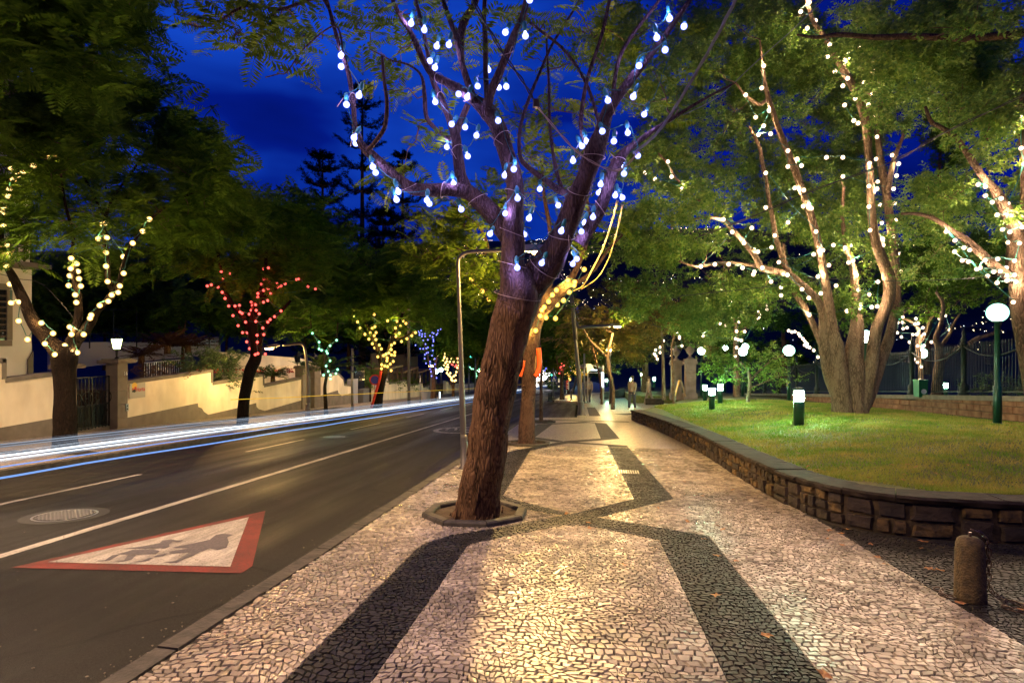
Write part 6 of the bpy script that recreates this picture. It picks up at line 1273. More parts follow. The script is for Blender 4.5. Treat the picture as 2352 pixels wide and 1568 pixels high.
# tall thin poles
def pole(label, u, v0, v1, d, r, cat='pole', m=None, name='metal_pole'):
    p0, p1 = P(u, v0, d), P(u, v1, d); p0 = Vector((p1.x, p1.y, P(u, v0, d).z)); t = thing(name, p0, label, cat); MB().tube([p0, p1], [r, r * .8], 8).build('shaft', m or M_poleb, t, smooth=True); MB().lathe(p0, [(r * 2.4, -.02), (r * 2.4, .03), (r * 1.2, .05)], 10).build('base', M_black, t)
pole('straight slim pole beside the leaning lamp pole', 1342, 924, 812, 33, .06); pole('slim pole rising over the green bulbs on the far pavement', 809, 952, 800, 28.5, .07)
pole('dark distant pole with a cyan lamp by the far wall', 1092, 908, 822, 58, .07); pole('thin distant pole between the warm cluster and the leaning trunk', 1077, 908, 835, 55, .07); pole('thin pole near the pergola wall', 965, 925, 862, 38, .035)
pole('post of the crossing sign past the parking bay', 1271, 915, 845, 46, .06)
for p_, m_e, lb in (((1083, 819.5), E_cyan, 'cyan lamp head on the distant far pavement pole'), ((1262, 802), E_cyan, 'cyan lamp glowing high over the far road')):
    o = inst(sphere_mesh('signal', 1.0, 8, 6, m_e), 'lamp_head', None, P(*p_, 57), (0, 0, 0), (.16, .16, .09)); tag(o, lb, 'lamp')
# two bluish white lamps
for i, (u, v) in enumerate(((1002, 853), (1013, 849))):
    t = thing('wall_lamp', P(u, v, 44), ['lower bluish white lamp before the far pergola', 'upper right bluish white lamp before the far pergola'][i], 'lamp'); inst(sphere_mesh('glass', .15, 10, 8, E_wlamp), 'glass', t, P(u, v, 44)); MB().tube([P(u, v + 6, 44), P(u, 905, 44)], .03, 6).build('post', M_black, t)
t = thing('glowing_figure', P(1010, 907, 42), 'bright white figure at the foot of the far wall, built as a glowing block', 'lamp'); MB().box(P(1010, 907, 42), (.07, .07, .45)).build('glass', E_glow, t)  # not a lamp: the figure's brightness is put in as emission

# ------------------------------------------------------------------ globe lamps and bollard lamps
GLOBE = sphere_mesh('globe', 1.0, 20, 14, E_globe)
def globe(u, v, d, label, basev=None, rpx=None):
    c = P(u, v, d); off = lawn_off(c.x, c.y) if c.x < 11.8 else .8; zb = gz(c.y, off) if c.x < 11.8 else zcap(c.y) - .1; T = thing('globe_lamp', (c.x, c.y, zb), label, 'lamp post', 'globe lamps of the park')
    r = (rpx or 21.5) * d / FPX; inst(GLOBE, 'globe', T, c, (0, 0, 0), (r, r, r))
    MB().lathe((c.x, c.y, zb), [(.085, 0), (.085, .9), (.06, .93), (.055, c.z - zb - r * 1.05), (.10, c.z - zb - r * .98), (.10, c.z - zb - r * .88)], 14).build('post', M_green, T, smooth=True)
    MB().lathe((c.x, c.y, zb), [(.13, -.03), (.13, .03), (.09, .06)], 14).build('base_flange', M_green, T)
globe(2291, 718, 13.9, 'large lit globe lamp on a green post at the right, nearest of all')
globe(1988, 773, 25, 'lit globe lamp half hidden by the stems of the big lawn tree', rpx=15)
globe(1812, 805, 27, 'lit globe lamp left of the big lawn tree, standing alone', rpx=13)
globe(2118, 811, 30, 'yellowish lit globe lamp behind the iron fence', rpx=12)
globe(1706, 807, 34, 'lower and larger of two overlapping lit globes', rpx=10.5); globe(1712, 796, 46, 'upper and smaller of two overlapping lit globes', rpx=8); globe(1611, 806, 42, 'lit globe lamp left of the hanging bulb clusters', rpx=9); globe(1666, 799, 52, 'small lit globe lamp between the other distant globes', rpx=7)
def bollard(u, vb, label, rw=.10, h=.84, onlawn=True, power=0, p=None):
    p = p or (L(u, vb) if onlawn else G(u, vb)); T = thing('bollard_lamp', p, label, 'bollard lamp', 'bollard lamps on the lawn'); x, y, z = p
    MB().lathe(p, [(rw, -.05), (rw, h * .62), (rw * .92, h * .64)], 16).build('post', M_green, T, smooth=True)
    MB().lathe(p, [(rw * .8, h * .645), (rw * .95, h * .67), (rw * .95, h * .90), (rw * .8, h * .92)], 14).build('glass', E_boll, T, smooth=True)
    MB().lathe(p, [(rw * 1.05, h * .925), (rw * 1.05, h * .96), (rw * .7, h)], 16).build('cap', M_green, T, smooth=True)
    for i in range(4): a = i * math.pi / 2 + .4; MB().tube([(x + rw * math.cos(a), y + rw * math.sin(a), z + h * .63), (x + rw * math.cos(a), y + rw * math.sin(a), z + h * .94)], .006, 4).build('strut', M_green, T)
bollard(1835, 977, 'nearest lit bollard lamp alone on the lawn', .115, .86)
bollard(1635, 941, 'middle and nearest of the three clustered bollard lamps', .10, .80); bollard(1654, 928, 'right hand one of the three clustered bollard lamps', .10, .85); bollard(1619, 920, 'left rear one of the three clustered bollard lamps', .10, .85)
for i, (u, v, d) in enumerate([(1402.6, 877, 40), (1393, 874, 48), (1450, 872, 46), (1474, 861, 54), (1502.6, 871, 42), (2172, 887, 24)]):
    p = P(u, v, d); p.z -= .5; bollard(0, 0, ['bright garden light in front of the curving thin tree', 'dim garden light left of the bright one', 'garden light in the middle of the far lawn bank', 'highest of the garden lights on the far bank', 'rightmost garden light before the gate piers', 'garden light glowing behind the iron fence'][i], .085, .68, p=p)
    lamp('garden_glow', P(u, v - 4, d) , 12, (.5, 1, .8), .1)

# ------------------------------------------------------------------ light trails of passing cars
def trail(label, x, h, r, m, y0=2.0, y1=118.0, wob=.0, flat_=None):
    pts = []; y = y0
    while y < y1: pts.append((x + .03 * math.sin(y * .12 + h * 9), y, gz(y, h - .1) - .22 * min(1, max(0, y - 8) / 30) + .006 * math.sin(y * 1.3 + h * 40) * (1 if y < 25 else 0))); y += 1.0 if y < 30 else 6
    tag(MB().tube(pts, r, 6).build('light_trail', m, None, smooth=True), label, 'light trail', 'headlight trails along the road')
tr_ = [(-7.35, .39, .013, E_trailb, 'lowest blue streak of headlight trail nearest the lane'), (-7.6, .49, .009, E_trailb, 'upper blue streak of headlight trail just under the white band')]
for x, h, r, m, lb in tr_: trail(lb, x, h, r, m)
rg = random.Random(8)
for i in range(5): trail(['lowest bright white headlight streak of the broad band along the road', 'second lowest bright white headlight streak of the broad band', 'middle bright white headlight streak of the broad band', 'second highest bright white headlight streak of the broad band', 'highest bright white headlight streak of the broad band along the road'][i], -7.5 + rg.uniform(-.05, .05), .575 + i * .028, [.003, .006, .004, .008, .003][i], E_trailh)
fine = MB()
for i in range(34):
    x = -7.5 + rg.uniform(-.08, .08); h = .55 + i * .0082; pts = []; y = 2.0
    while y < 118: pts.append((x, y, gz(y, h - .1) - .22 * min(1, max(0, y - 8) / 30) + .005 * math.sin(y * 1.3 + h * 40))); y += 1.0 if y < 30 else 6
    fine.tube(pts, rg.choice([.0012, .0018, .0026]), 4)
tag(fine.build('light_trail', E_trail), 'broad soft band of fine white headlight streaks along the far lane', 'light trail', kind='stuff')
trail('thin amber streak crossing the far wall above the white band', -7.6, 1.22, .008, E_traily, 12, 110)

# ------------------------------------------------------------------ street furniture in the distance
def sheet(name, u0, v0, u1, v1, d, m, parent, th=.04):
    a, b = P(u0, v0, d), P(u1, v1, d); c = (a + b) / 2; w = abs(u1 - u0) * d / FPX; h = abs(v1 - v0) * d / FPX
    return MB().box(c, (w, th, h), YAW).build(name, m, parent)
t = thing('crossing_sign', P(1272, 870, 45.5), 'blue square pedestrian crossing sign with a white triangle on a grey post', 'sign'); sheet('plate', 1266, 864, 1278.5, 876, 45.6, M_blue, t)
a, b, c = P(1272.3, 865.5, 45.5), P(1277, 874.6, 45.5), P(1267.5, 874.6, 45.5); MB().add([a, b, c], [(0, 1, 2)]).build('triangle', M_signw, t)
p_ = P(1272.4, 871, 45.45); MB().tube([p_ + Vector((0, 0, .10)), p_ + Vector((0, 0, -.02)), p_ + Vector((-.05, 0, -.10))], .02, 5).tube([p_ + Vector((0, 0, -.02)), p_ + Vector((.06, 0, -.10))], .018, 5).build('walking_figure', M_black, t)
t = thing('traffic_light', P(1267, 857, 46.5), 'small traffic light showing green above the crossing sign', 'traffic light'); sheet('housing', 1264.5, 848, 1269, 864, 46.6, M_black, t, .2)
for v, m in ((851, M_black), (856, M_black), (861, E_cyan)): MB().lathe(P(1266.8, v, 46.4), [(.055, 0), (.05, .03)], 10, axis=ray(1266, v) * -1).build('lamp', m, t)
sheet('lit_panel', 1272, 852, 1279, 863, 60, E_glow, t)
t = thing('banner_sign', P(1304, 885, 50), 'tall red banner sign with pale edge beside the dark street tree', 'sign'); sheet('banner', 1300, 873, 1306, 894, 50, M_signr, t); MB().tube([P(1306.4, 872, 50), P(1306.4, 895, 50)], .03, 5).tube([P(1301, 895, 50), P(1301, 903, 50)], .03, 5).build('frame', M_signw, t)
for v in (880, 886, 890): sheet('text_line', 1301.5, v, 1305, v + 1.2, 49.9, M_signw, t, .01)
t = thing('bus_stop_sign', P(1342, 860, 34), 'yellow bus stop sign on a yellow post in front of the shelter', 'sign'); sheet('plate', 1334.5, 856.5, 1349, 862.5, 34, M_yel, t); MB().tube([P(1336, 853, 34), P(1336, 925, 34)], .035, 6).build('post', M_yel, t); sheet('header', 1336, 852.6, 1343, 856, 34, M_signw, t)
t = thing('bus_shelter', G(1365, 928), 'arched roof bus shelter with a lit strip and pale sign panel', 'bus shelter'); dS = 38
b = MB()
for i in range(12):
    a0, a1 = math.pi * (.06 + i * .06), math.pi * (.06 + (i + 1) * .06)
    q = []
    for a_ in (a0, a1):
        u = 1362 + 27 * math.cos(a_); v = 853 - 14 * math.sin(a_); q.append((u, v))
    p00, p01 = P(q[0][0], q[0][1], dS), P(q[1][0], q[1][1], dS); off = Vector((-sa, ca, 0)) * 3
    b.add([p00, p01, p01 + off, p00 + off, p00 + Vector((0, 0, -.06)), p01 + Vector((0, 0, -.06)), p01 + off + Vector((0, 0, -.06)), p00 + off + Vector((0, 0, -.06))], [(0, 1, 2, 3), (7, 6, 5, 4), (0, 4, 5, 1), (1, 5, 6, 2), (2, 6, 7, 3), (3, 7, 4, 0)])
b.build('arched_roof', M_metal, t, smooth=False)
a = [P(u, v, dS - .1) for u, v in [(1347, 836), (1358, 835.5), (1365, 848), (1356, 850), (1350, 856), (1348, 858)]]; MB().prism(a, (0, .06, 0)).build('sign_panel', M_signw, t)
sheet('light_strip', 1353, 848.5, 1372, 850.5, dS + .6, E_glow, t, .1); sheet('crossbar', 1352, 855, 1380, 856.5, dS, M_metal, t, .06)
for u in (1350, 1381): MB().tube([P(u, 852, dS), P(u, 922, dS)], .04, 6).build('post', M_metal, t)
sheet('bench', 1354, 902, 1376, 904, dS + 1.5, M_metal, t, .5)
t = thing('advertising_totem', G(1385, 927), 'tall slim white lit totem at the end of the shelter', 'sign'); sheet('lit_column', 1382, 855, 1386.5, 889, 37.4, E_glow, t, .2); sheet('head', 1383, 839, 1387, 853, 37.4, M_court, t, .2); sheet('base', 1382, 889.5, 1387, 925, 37.4, M_metal, t, .2)
for i, (u, v0, v1, d) in enumerate([(1260.5, 921, 902, 42), (1263.5, 920, 901, 44), (1266.5, 918, 900, 46), (1312, 919, 897, 43)]):
    pole(['nearest of three short black posts at the end of the parking bay', 'middle of three short black posts at the end of the parking bay', 'last of three short black posts at the end of the parking bay', 'single short black post right of the dark street tree'][i], u, v0, v1, d, .05, 'post', M_black, 'short_post')
t = thing('no_parking_sign', P(861, 873, 31), 'small round red and blue sign on a thin post before the creeper', 'sign'); n_ = ray(861, 873) * -1; MB().lathe(P(861, 872, 31), [(.28, 0), (.28, .02)], 20, axis=n_).build('red_disc', M_signr, t); MB().lathe(P(861, 872, 30.97), [(.21, 0), (.21, .02)], 20, axis=n_).build('blue_disc', M_blue, t); MB().tube([P(861, 884, 31), P(861, 935, 31)], .03, 6).build('post', M_poleb, t)
t = thing('litter_bin', P(978, 915, 37), 'greenish street bin standing against the pergola wall', 'bin'); MB().lathe(P(978, 922, 37), [(.22, 0), (.30, .62), (.32, .66)], 12).build('body', M_court, t)
t = thing('green_bin', P(2115, 900, 22), 'green wheeled bin behind the iron fence with a pale emblem', 'bin'); c = P(2114, 893, 21.6); MB().box(c, (.30, .30, .56), YAW, .0 + 1.06).build('body', M_plast, t); MB().box(c + Vector((0, 0, .31)), (.34, .35, .06), YAW).build('lid', M_plast, t); MB().lathe(c + Vector((.02, -.18, -.08)), [(.09, 0), (.09, .02)], 14, axis=(0, -1, 0)).build('emblem', M_signw, t)
# gate piers of stone
def pier(u, d, label):
    p = P(u, 905, d); zb = P(u, 917, d).z; x, y = p.x, p.y; T = thing('gate_pier', (x, y, zb), label, 'pier'); w = .62; H_ = 2.1
    MB().box((x, y, zb + .2), (w * 1.25, w * 1.25, .4)).build('plinth', M_stoneP, T)
    for i in range(5): MB().box((x, y, zb + .4 + (i + .5) * .36), (w, w, .35)).build('shaft_block', M_stoneP, T)
    MB().box((x, y, zb + 2.28), (w * 1.3, w * 1.3, .16)).box((x, y, zb + 2.43), (w * 1.15, w * 1.15, .16)).build('cornice', M_stoneP, T)
    MB().lathe((x, y, zb + 2.51), [(.28, 0), (.18, .08), (.09, .16), (.08, .26), (.20, .36), (.28, .52), (.26, .64), (.14, .74), (.07, .82), (.09, .88), (.02, 1.0)], 14).build('urn', M_stoneP, T, smooth=True)
pier(1585, 37, 'stone gate pier with an urn, right of the pair'); pier(1553, 38.5, 'stone gate pier with an urn, left of the pair')
t = thing('sandwich_board', P(1566, 890, 35), 'folding sandwich board standing open before the stone gate piers', 'sign'); b0 = P(1562, 910, 35)
for s_ in (-1, 1): MB().add([b0 + Vector((s_ * .30, -.25, 0)), b0 + Vector((s_ * .30, .25, 0)), b0 + Vector((s_ * .03, .25, .95)), b0 + Vector((s_ * .03, -.25, .95)), b0 + Vector((s_ * .33, -.25, 0)), b0 + Vector((s_ * .33, .25, 0)), b0 + Vector((s_ * .06, .25, .95)), b0 + Vector((s_ * .06, -.25, .95))], [(3, 2, 1, 0), (4, 5, 6, 7), (0, 1, 5, 4), (1, 2, 6, 5), (2, 3, 7, 6), (3, 0, 4, 7)]).build('board', M_yel if s_ < 0 else M_wood, t)
t = thing('low_wall', P(1500, 925, 36), 'second low basalt wall end beside the orange lit slim trunk', 'wall'); pa, pb, pc = G(1484, 930, 0), G(1522, 930, 0), G(1560, 905, 0)
for i in range(5):
    for j in range(2): a = pa.lerp(pb, (i + .5) / 5); MB().box((a.x, a.y, gz(a.y, .12 + j * .2)), (.30, .35, .19)).build('stone', M_basalt, t)
t = thing('low_wall', P(1600, 890, 45), 'long low wall holding the far planted bank by the path', 'wall'); q = [G(u, v) for u, v in ((1382, 916), (1430, 912), (1500, 908), (1545, 900))]
for a, b in zip(q, q[1:]): c = (a + b) / 2; MB().box((c.x, c.y, gz(c.y, .28)), ((a - b).length * .99, .35, .7), math.atan2(b.y - a.y, b.x - a.x)).build('stone_run', M_basalt, t)

# buildings closing the street
def block(label, u0, u1, vt, d, m, wins, lit=.3):
    a, b = P(u0, vt, d), P(u1, vt, d); zb = gz(d) - 1; w = (b - a).length; h = a.z - zb; c = (a + b) / 2; T = thing('building', (c.x, c.y, zb), label, 'building'); MB().box((c.x, c.y + 4, zb + h / 2), (w, 8, h), YAW).build('wall', m, T)
    MB().box((c.x, c.y + 4, zb + h + .15), (w + .6, 8.6, .3), YAW).build('roof', M_cap, T); nx, nz_ = wins
    for i in range(nx):
        for j in range(nz_):
            f_ = (i + .5) / nx; p = a.lerp(b, f_); z = zb + h * (j + .6) / (nz_ + .2); dv = Vector((-sa, ca, 0)); q = Vector((p.x, p.y, z)) - dv * .02 + dv * 0
            wf = MB().box(q, (w / nx * .55, .14, h / nz_ * .55), YAW).build('window', M_signw, T); MB().box(q - dv * .08, (w / nx * .42, .04, h / nz_ * .46), YAW).build('pane', E_win if random.random() < lit else M_glass, wf)
block('pale pinkish building closing the street behind the crossing sign', 1281, 1297, 848, 120, M_stoneP, (3, 3)); block('white lit building at the far end of the road', 1208, 1266, 852, 140, M_white, (7, 3), .8); block('low dark building beyond the far pavement trees', 1110, 1160, 868, 150, M_stoneP, (5, 2), .6)
# church tower and golden dome on the slope
def tower():
    d = 330; p = P(1326, 790, d); w = 2.6; T = thing('church_tower', P(1326, 800, d), 'slim church tower floodlit cyan with a round clock face and pointed roof', 'tower'); zt = P(1326, 724, d).z; zb = P(1326, 800, d).z
    MB().box((p.x, p.y, (zt + zb) / 2), (w, w, zt - zb)).build('shaft', M_white, T); zc = P(1326, 729, d).z
    MB().box((p.x, p.y, zt + .2), (w * 1.2, w * 1.2, .5)).build('cornice', M_white, T); MB().lathe((p.x, p.y, zt + .45), [(w * .62, 0), (.05, 5.2)], 4).build('spire', M_blue, T); MB().lathe((p.x, p.y - w / 2 - .02, zc - .6), [(.85, 0), (.85, .1)], 18, axis=(0, -1, 0)).build('clock_face', E_glow, T)
    MB().box((p.x, p.y - w / 2 - .02, P(1326, 765, d).z), (1.0, .2, 3.0)).build('belfry_opening', E_glow, T)  # clock and opening glow by emission, standing in for floodlight on them
    lamp('floodlight', (p.x, p.y - 9, zb + 14), 2600, (.2, .75, 1.0), .3, T)
    d = 300; p = P(1288, 765, d); T = thing('domed_turret', P(1288, 775, d), 'small turret with a golden floodlit pointed dome', 'tower'); z = P(1288, 756, d).z; MB().lathe((p.x, p.y, z - 7), [(1.1, 0), (1.1, 6.2), (2.0, 6.4), (2.0, 7.0)], 8).build('drum', M_stoneP, T); MB().lathe((p.x, p.y, z), [(2.2, 0), (1.6, .9), (.7, 2.0), (.2, 3.2), (.03, 4.4)], 10).build('dome', M_yel, T)
    lamp('floodlight', (p.x - 3, p.y - 7, z - .5), 1800, (1, .6, .12), .3, T)
tower()
# city lights on the slope
def city():
    rg = random.Random(99); bs = {E_city: MB(), E_cityw: MB()}; houses = MB()
    def put(x, y, m, s_):
        z = hill_h(x, y) + 3.5; b = bs[m]; b.add([(x + s_, y, z), (x - s_ * .5, y + s_ * .87, z), (x - s_ * .5, y - s_ * .87, z), (x, y, z + s_ * 1.3), (x, y, z - s_ * 1.1)], [(0, 1, 3), (1, 2, 3), (2, 0, 3), (1, 0, 4), (2, 1, 4), (0, 2, 4)])
    for _ in range(95):
        y = rg.uniform(420, 1480); u = rg.choice([rg.uniform(860, 1400), rg.uniform(860, 1400), rg.uniform(1400, 2300)]); r_ = ray(u, 784); x = r_.x / r_.y * y; n = rg.randint(3, 13); dx, dy = rg.uniform(5, 16), rg.uniform(-6, 6); m = E_city if rg.random() < .75 else E_cityw
        for i in range(n): put(x + dx * i + rg.gauss(0, 2), y + dy * i + rg.gauss(0, 3), m, y / 1000 * rg.choice([.28, .4, .55, .75]))
    for _ in range(420):
        y = rg.uniform(400, 1560); u = rg.uniform(800, 2350); r_ = ray(u, 784); put(r_.x / r_.y * y, y, E_city if rg.random() < .7 else E_cityw, y / 1000 * rg.choice([.25, .35, .5, .8]))
    for m, b in bs.items(): tag(b.build('city_lights', m), 'tiny house and street lights scattered over the dark hillside', 'city lights', kind='stuff')
    for _ in range(500):
        y = rg.uniform(400, 1300); u = rg.uniform(800, 2350); r_ = ray(u, 784); x = r_.x / r_.y * y; houses.box((x, y, hill_h(x, y) + 1.5), (rg.uniform(7, 13), 8, 5), rg.uniform(-.4, .4))
    tag(houses.build('far_houses', M_dimhouse), 'dim small houses covering the far hillside', 'houses', kind='stuff')
city()

# ------------------------------------------------------------------ overhead cables
def cable(label, pts, d0, d1, r, m, strands=1, name='overhead_cable'):
    n = len(pts); w = [P(u, v, d0 + (d1 - d0) * i / (n - 1)) for i, (u, v) in enumerate(pts)]; pp, _ = smooth_path(w, [r] * n, 7); T = thing(name, pp[0], label, 'cable')
    for s_ in range(strands):
        ph = s_ * 6.283 / strands; q = [p + (Vector((math.cos(i * .8 + ph), .2, math.sin(i * .8 + ph))) * r * 1.6 if strands > 1 else Vector()) for i, p in enumerate(pp)]; MB().tube(q, r, 5).build('strand', m, T, smooth=True)
cable('thick twisted cable bundle rising from the right limb to the top of the picture', [(1455, 352), (1507, 308), (1555, 240), (1633, 108), (1700, -20)], 6.2, 4.5, .006, M_cabw, 3)
cable('black cable sagging through the crown to the junction box and on to the right limb', [(1078, -20), (1086, 0), (1154, 120), (1200, 185), (1230, 236)], 5.6, 6.0, .007, M_blackc, 2)
cable('pale twisted cable from the junction box down to the right limb', [(1230, 240), (1287, 308), (1335, 356), (1395, 388), (1431, 386), (1470, 345)], 6.0, 6.1, .005, M_cord, 2)
o = MB().box(P(1231, 238, 5.98), (.06, .05, .08), .3, .8).build('junction_box', M_dwood); tag(o, 'small brown junction box where the cables meet in the crown', 'box')
cable('thin cable crossing from the thick bundle to the top right', [(1500, 300), (1570, 264), (1650, 222), (1740, 140), (1830, 60), (1900, -10)], 8, 10, .007, M_cabw, 1)
cable('black cable slung across the big lawn tree up to the right edge', [(1600, 545), (1719, 501), (1871, 436), (2047, 372), (2171, 304), (2352, 218), (2450, 160)], 14.5, 10, .010, M_blackc, 2)
cable('thin black cable running level in front of the lawn tree trunk', [(1560, 680), (1822, 652), (1920, 640), (2050, 645), (2200, 641), (2330, 630)], 14.5, 11.6, .008, M_blackc, 1)
cable('faint cable strung between the young trees of the path', [(1476, 740), (1540, 757), (1610, 770), (1680, 762), (1750, 740)], 26, 26, .010, M_blackc, 1)
cable('thin cable on the left from the house to the nearest tree', [(-20, 636), (0, 630), (40, 640), (100, 655), (175, 736)], 12.5, 12.5, .006, M_blackc, 1)
cable('golden wires hanging in a loose bundle from the right limb to the amber lit tree', [(1418, 462), (1405, 510), (1385, 570), (1360, 620), (1340, 655), (1318, 668)], 7.0, 13.6, .006, mat('gold_wire', (.75, .50, .12), .5), 3)
cable('second loose golden wire beside the bundle', [(1430, 470), (1415, 540), (1395, 600), (1370, 640), (1335, 664)], 7.0, 13.6, .005, MATS['gold_wire'], 2)

# ------------------------------------------------------------------ stone bollard with chain
gb = G(2228, 1378); T = thing('stone_bollard', (gb.x, gb.y, gz(gb.y)), 'squat rounded stone bollard with a chain at the lower right', 'bollard')
prof = [(.100, -.02), (.098, .05), (.095, .22), (.091, .36), (.088, .41), (.078, .445), (.05, .465), (.01, .47)]
o = MB().lathe((gb.x, gb.y, gz(gb.y)), prof, 28).build('post', M_boll, T, smooth=True)
zt = gz(gb.y) + .47; MB().tube([(gb.x, gb.y, zt - .02), (gb.x, gb.y, zt + .03)], .012, 8).build('eye_stem', M_chain, T); 
def link_mesh():
    pts = []
    for i in range(17):
        a = i / 16 * 2 * math.pi; pts.append((math.cos(a) * .014, math.sin(a) * .022 + (.010 if math.sin(a) > 0 else -.010), 0))
    o = MB().tube(pts, .0052, 6, cap=False).build('link', M_chain, smooth=True); me = o.data; bpy.data.objects.remove(o); return me
LM = link_mesh(); CH = thing('chain', (gb.x + .12, gb.y - .02, gz(gb.y)), 'rusty steel chain over the stone bollard trailing along the dark cobbles', 'chain')
x, y = gb.x, gb.y; g_ = lambda x, y, h: Vector((x, y, gz(y, h)))
paths = [[Vector((x, y, zt + .05)), Vector((x + .05, y - .02, zt + .035)), Vector((x + .085, y - .03, zt - .01)), Vector((x + .108, y - .03, zt - .10)), Vector((x + .108, y - .03, zt - .25)), Vector((x + .115, y - .03, zt - .36)), g_(x + .15, y - .05, .06), g_(x + .17, y - .10, .03), g_(x + .13, y - .16, .02), g_(x + .19, y - .24, .02), g_(x + .26, y - .36, .02), g_(x + .31, y - .52, .02), g_(x + .40, y - .66, .02), g_(x + .52, y - .86, .02)],
         [g_(x + .17, y - .10, .05), g_(x + .21, y - .02, .03), g_(x + .27, y - .10, .02), g_(x + .29, y - .24, .02), g_(x + .38, y - .36, .02), g_(x + .44, y - .50, .02), g_(x + .55, y - .66, .02)],
         [g_(x - .17, y + .16, .02), g_(x - .13, y + .12, .03), g_(x - .17, y + .04, .02), g_(x - .12, y - .02, .02)]]
for pth in paths:
    pp, _ = smooth_path(pth, [0] * len(pth), 12); acc = 0; k_ = 0
    for a, b in zip(pp, pp[1:]):
        acc += (b - a).length
        if acc > .040:
            acc = 0; q = Vector((0, 1, 0)).rotation_difference((b - a).normalized()).to_euler(); o = bpy.data.objects.new('link', LM); COL.objects.link(o)
            o.rotation_euler = (Vector((0, 1, 0)).rotation_difference((b - a).normalized()) @ Matrix.Rotation((k_ % 2) * math.pi / 2 + .3, 3, 'Y').to_quaternion()).to_euler(); o.location = a; adopt(o, CH); k_ += 1

# ------------------------------------------------------------------ fallen leaves
def leafm(seed):
    rg = random.Random(seed); n = 9; vs = [(0, 0, .004)]
    for i in range(n): a = i * 2 * math.pi / n; r = .045 * (1 if i % 2 else .55) * rg.uniform(.8, 1.2); vs.append((r * math.cos(a), r * 1.3 * math.sin(a), rg.uniform(0, .016)))
    o = MB().add(vs, [(0, 1 + i, 1 + (i + 1) % n) for i in range(n)]).build('fallen_leaf', M_litter); me = o.data; bpy.data.objects.remove(o); return me
LMS = [leafm(i) for i in range(4)]; rg = random.Random(2)
spots = [(2180, 965), (2375, 985), (2340, 1003)]
zs = [(850, 475), (940, 497), (975, 467), (1150, 575), (1520, 555), (1518, 605), (945, 580), (1200, 670), (1255, 720), (1570, 755), (1650, 765), (2050, 550), (2215, 555), (2230, 1050), (1790, 1000), (835, 535), (40, 945), (395, 1235), (180, 697), (815, 1515), (840, 140), (650, 87)]
for zx, zy in zs:
    u, v = zx * .3189 + 1633.3, zy * .3189 + 1067.9
    if v < 1120: continue
    p = G(u, v, .0); o = inst(rg.choice(LMS), 'fallen_leaf', None, (p.x, p.y, gz(p.y, .008)), (rg.uniform(-.2, .2), 0, rg.uniform(0, 6)), (1, 1, 1)); s_ = rg.uniform(.6, 1.0); o.scale = (s_, s_, s_); tag(o, 'dry brown leaf lying on the paving', 'leaf', 'fallen leaves on the paving')
for i in range(60):
    p = L(rg.uniform(1500, 2340), rg.uniform(960, 1120)) if i < 46 else G(rg.uniform(1250, 1700), rg.uniform(1040, 1300))
    z = (gz(p.y, lawn_off(p.x, p.y)) + .02) if i < 46 else gz(p.y, .008)
    if i < 46 and p.x < xin(p.y) + .1: continue
    o = inst(rg.choice(LMS), 'fallen_leaf', None, (p.x, p.y, z), (rg.uniform(-.4, .4), 0, rg.uniform(0, 6)), (.7, .7, .7)); tag(o, 'dry brown leaf lying on the grass' if i < 46 else 'dry brown leaf lying on the paving', 'leaf', 'fallen leaves on the grass' if i < 46 else 'fallen leaves on the paving')

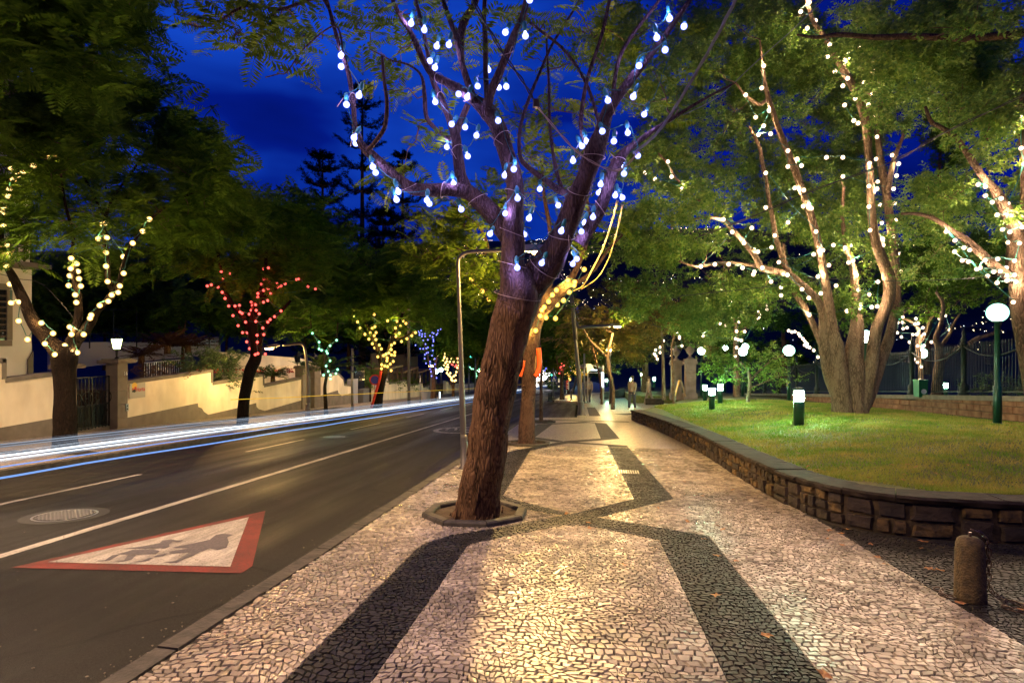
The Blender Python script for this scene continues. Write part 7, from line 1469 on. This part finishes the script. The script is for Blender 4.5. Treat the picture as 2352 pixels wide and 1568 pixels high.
# ------------------------------------------------------------------ people waiting on the path
def person(label, base, face, top, trouser, seed, stride=.12, lean=0.0):
    rg = random.Random(seed); T = thing('person', base, label, 'person'); T.rotation_euler = (0, 0, face)
    me = bpy.data.meshes.new('body'); J = {'pel': (0, 0, .95, .14, .11), 'wai': (0, 0, 1.08, .125, .095), 'che': (0, 0, 1.30, .155, .11), 'nek': (0, 0, 1.46, .055, .055), 'hd1': (0, .015, 1.56, .078, .088), 'hd2': (0, .01, 1.68, .085, .095), 'hd3': (0, 0, 1.74, .05, .05)}
    for s_, n_ in ((-1, 'l'), (1, 'r')):
        f_ = stride * s_; J.update({'sh' + n_: (.17 * s_, 0, 1.40, .06, .06), 'el' + n_: (.22 * s_, -.02 + f_ * -.5, 1.13, .042, .042), 'wr' + n_: (.22 * s_, .06 - f_, .90, .028, .03), 'ha' + n_: (.22 * s_, .08 - f_, .81, .03, .018), 'hp' + n_: (.09 * s_, 0, .88, .085, .085), 'kn' + n_: (.10 * s_, .03 + f_ * .7, .48, .058, .06), 'an' + n_: (.10 * s_, f_ * 1.2, .09, .04, .045), 'to' + n_: (.11 * s_, .15 + f_ * 1.2, .035, .035, .03)})
    E__ = [('pel', 'wai'), ('wai', 'che'), ('che', 'nek'), ('nek', 'hd1'), ('hd1', 'hd2'), ('hd2', 'hd3')]
    for n_ in 'lr': E__ += [('che', 'sh' + n_), ('sh' + n_, 'el' + n_), ('el' + n_, 'wr' + n_), ('wr' + n_, 'ha' + n_), ('pel', 'hp' + n_), ('hp' + n_, 'kn' + n_), ('kn' + n_, 'an' + n_), ('an' + n_, 'to' + n_)]
    ks = list(J); me.from_pydata([J[k_][:3] for k_ in ks], [(ks.index(a), ks.index(b)) for a, b in E__], []); o = bpy.data.objects.new('body', me); COL.objects.link(o); o.parent = T
    o.modifiers.new('s', 'SKIN'); 
    for i, k_ in enumerate(ks): me.skin_vertices[0].data[i].radius = J[k_][3:]; 
    me.skin_vertices[0].data[0].use_root = True; md = o.modifiers.new('u', 'SUBSURF'); md.levels = 1; md.render_levels = 1
    me.materials.append(M_skin); o.modifiers['s'].use_smooth_shade = True
    def cloth(nm, prof_pairs, m):
        b = MB()
        for pts, rad in prof_pairs: pp, rr_ = smooth_path([Vector(p) for p in pts], rad, 4); b.tube(pp, rr_, 10)
        c = b.build(nm, m, None, smooth=True); c.parent = T
    cloth('jacket', [([J['pel'][:3], J['wai'][:3], J['che'][:3], (0, 0, 1.42)], [.175, .155, .185, .09])] + [([J['che'][:3], J['sh' + n_][:3], J['el' + n_][:3], J['wr' + n_][:3]], [.08, .075, .056, .042]) for n_ in 'lr'], top)
    cloth('trousers', [([J['pel'][:3], J['hp' + n_][:3], J['kn' + n_][:3], J['an' + n_][:3]], [.13, .105, .078, .06]) for n_ in 'lr'], trouser)
    c = MB().lathe((0, -.01, 1.66), [(.095, 0), (.104, .05), (.085, .11), (.03, .135)], 12).build('hair', M_dwood, None, smooth=True); c.parent = T
person('person in a pale jacket standing on the path beyond the lawn corner', G(1452, 940), 2.6, M_clothP, M_clothD, 1); person('person in beige clothes walking right on the path behind the first', G(1490, 930), -1.2, M_clothP, M_clothP, 2, .2); person('person in a pale top seen between the slim poles, far down the pavement', G(1352, 926), .2, M_clothP, M_clothD, 3)
for o in list(SC.objects):
    if o.type == 'EMPTY' and not o.children: bpy.data.objects.remove(o)
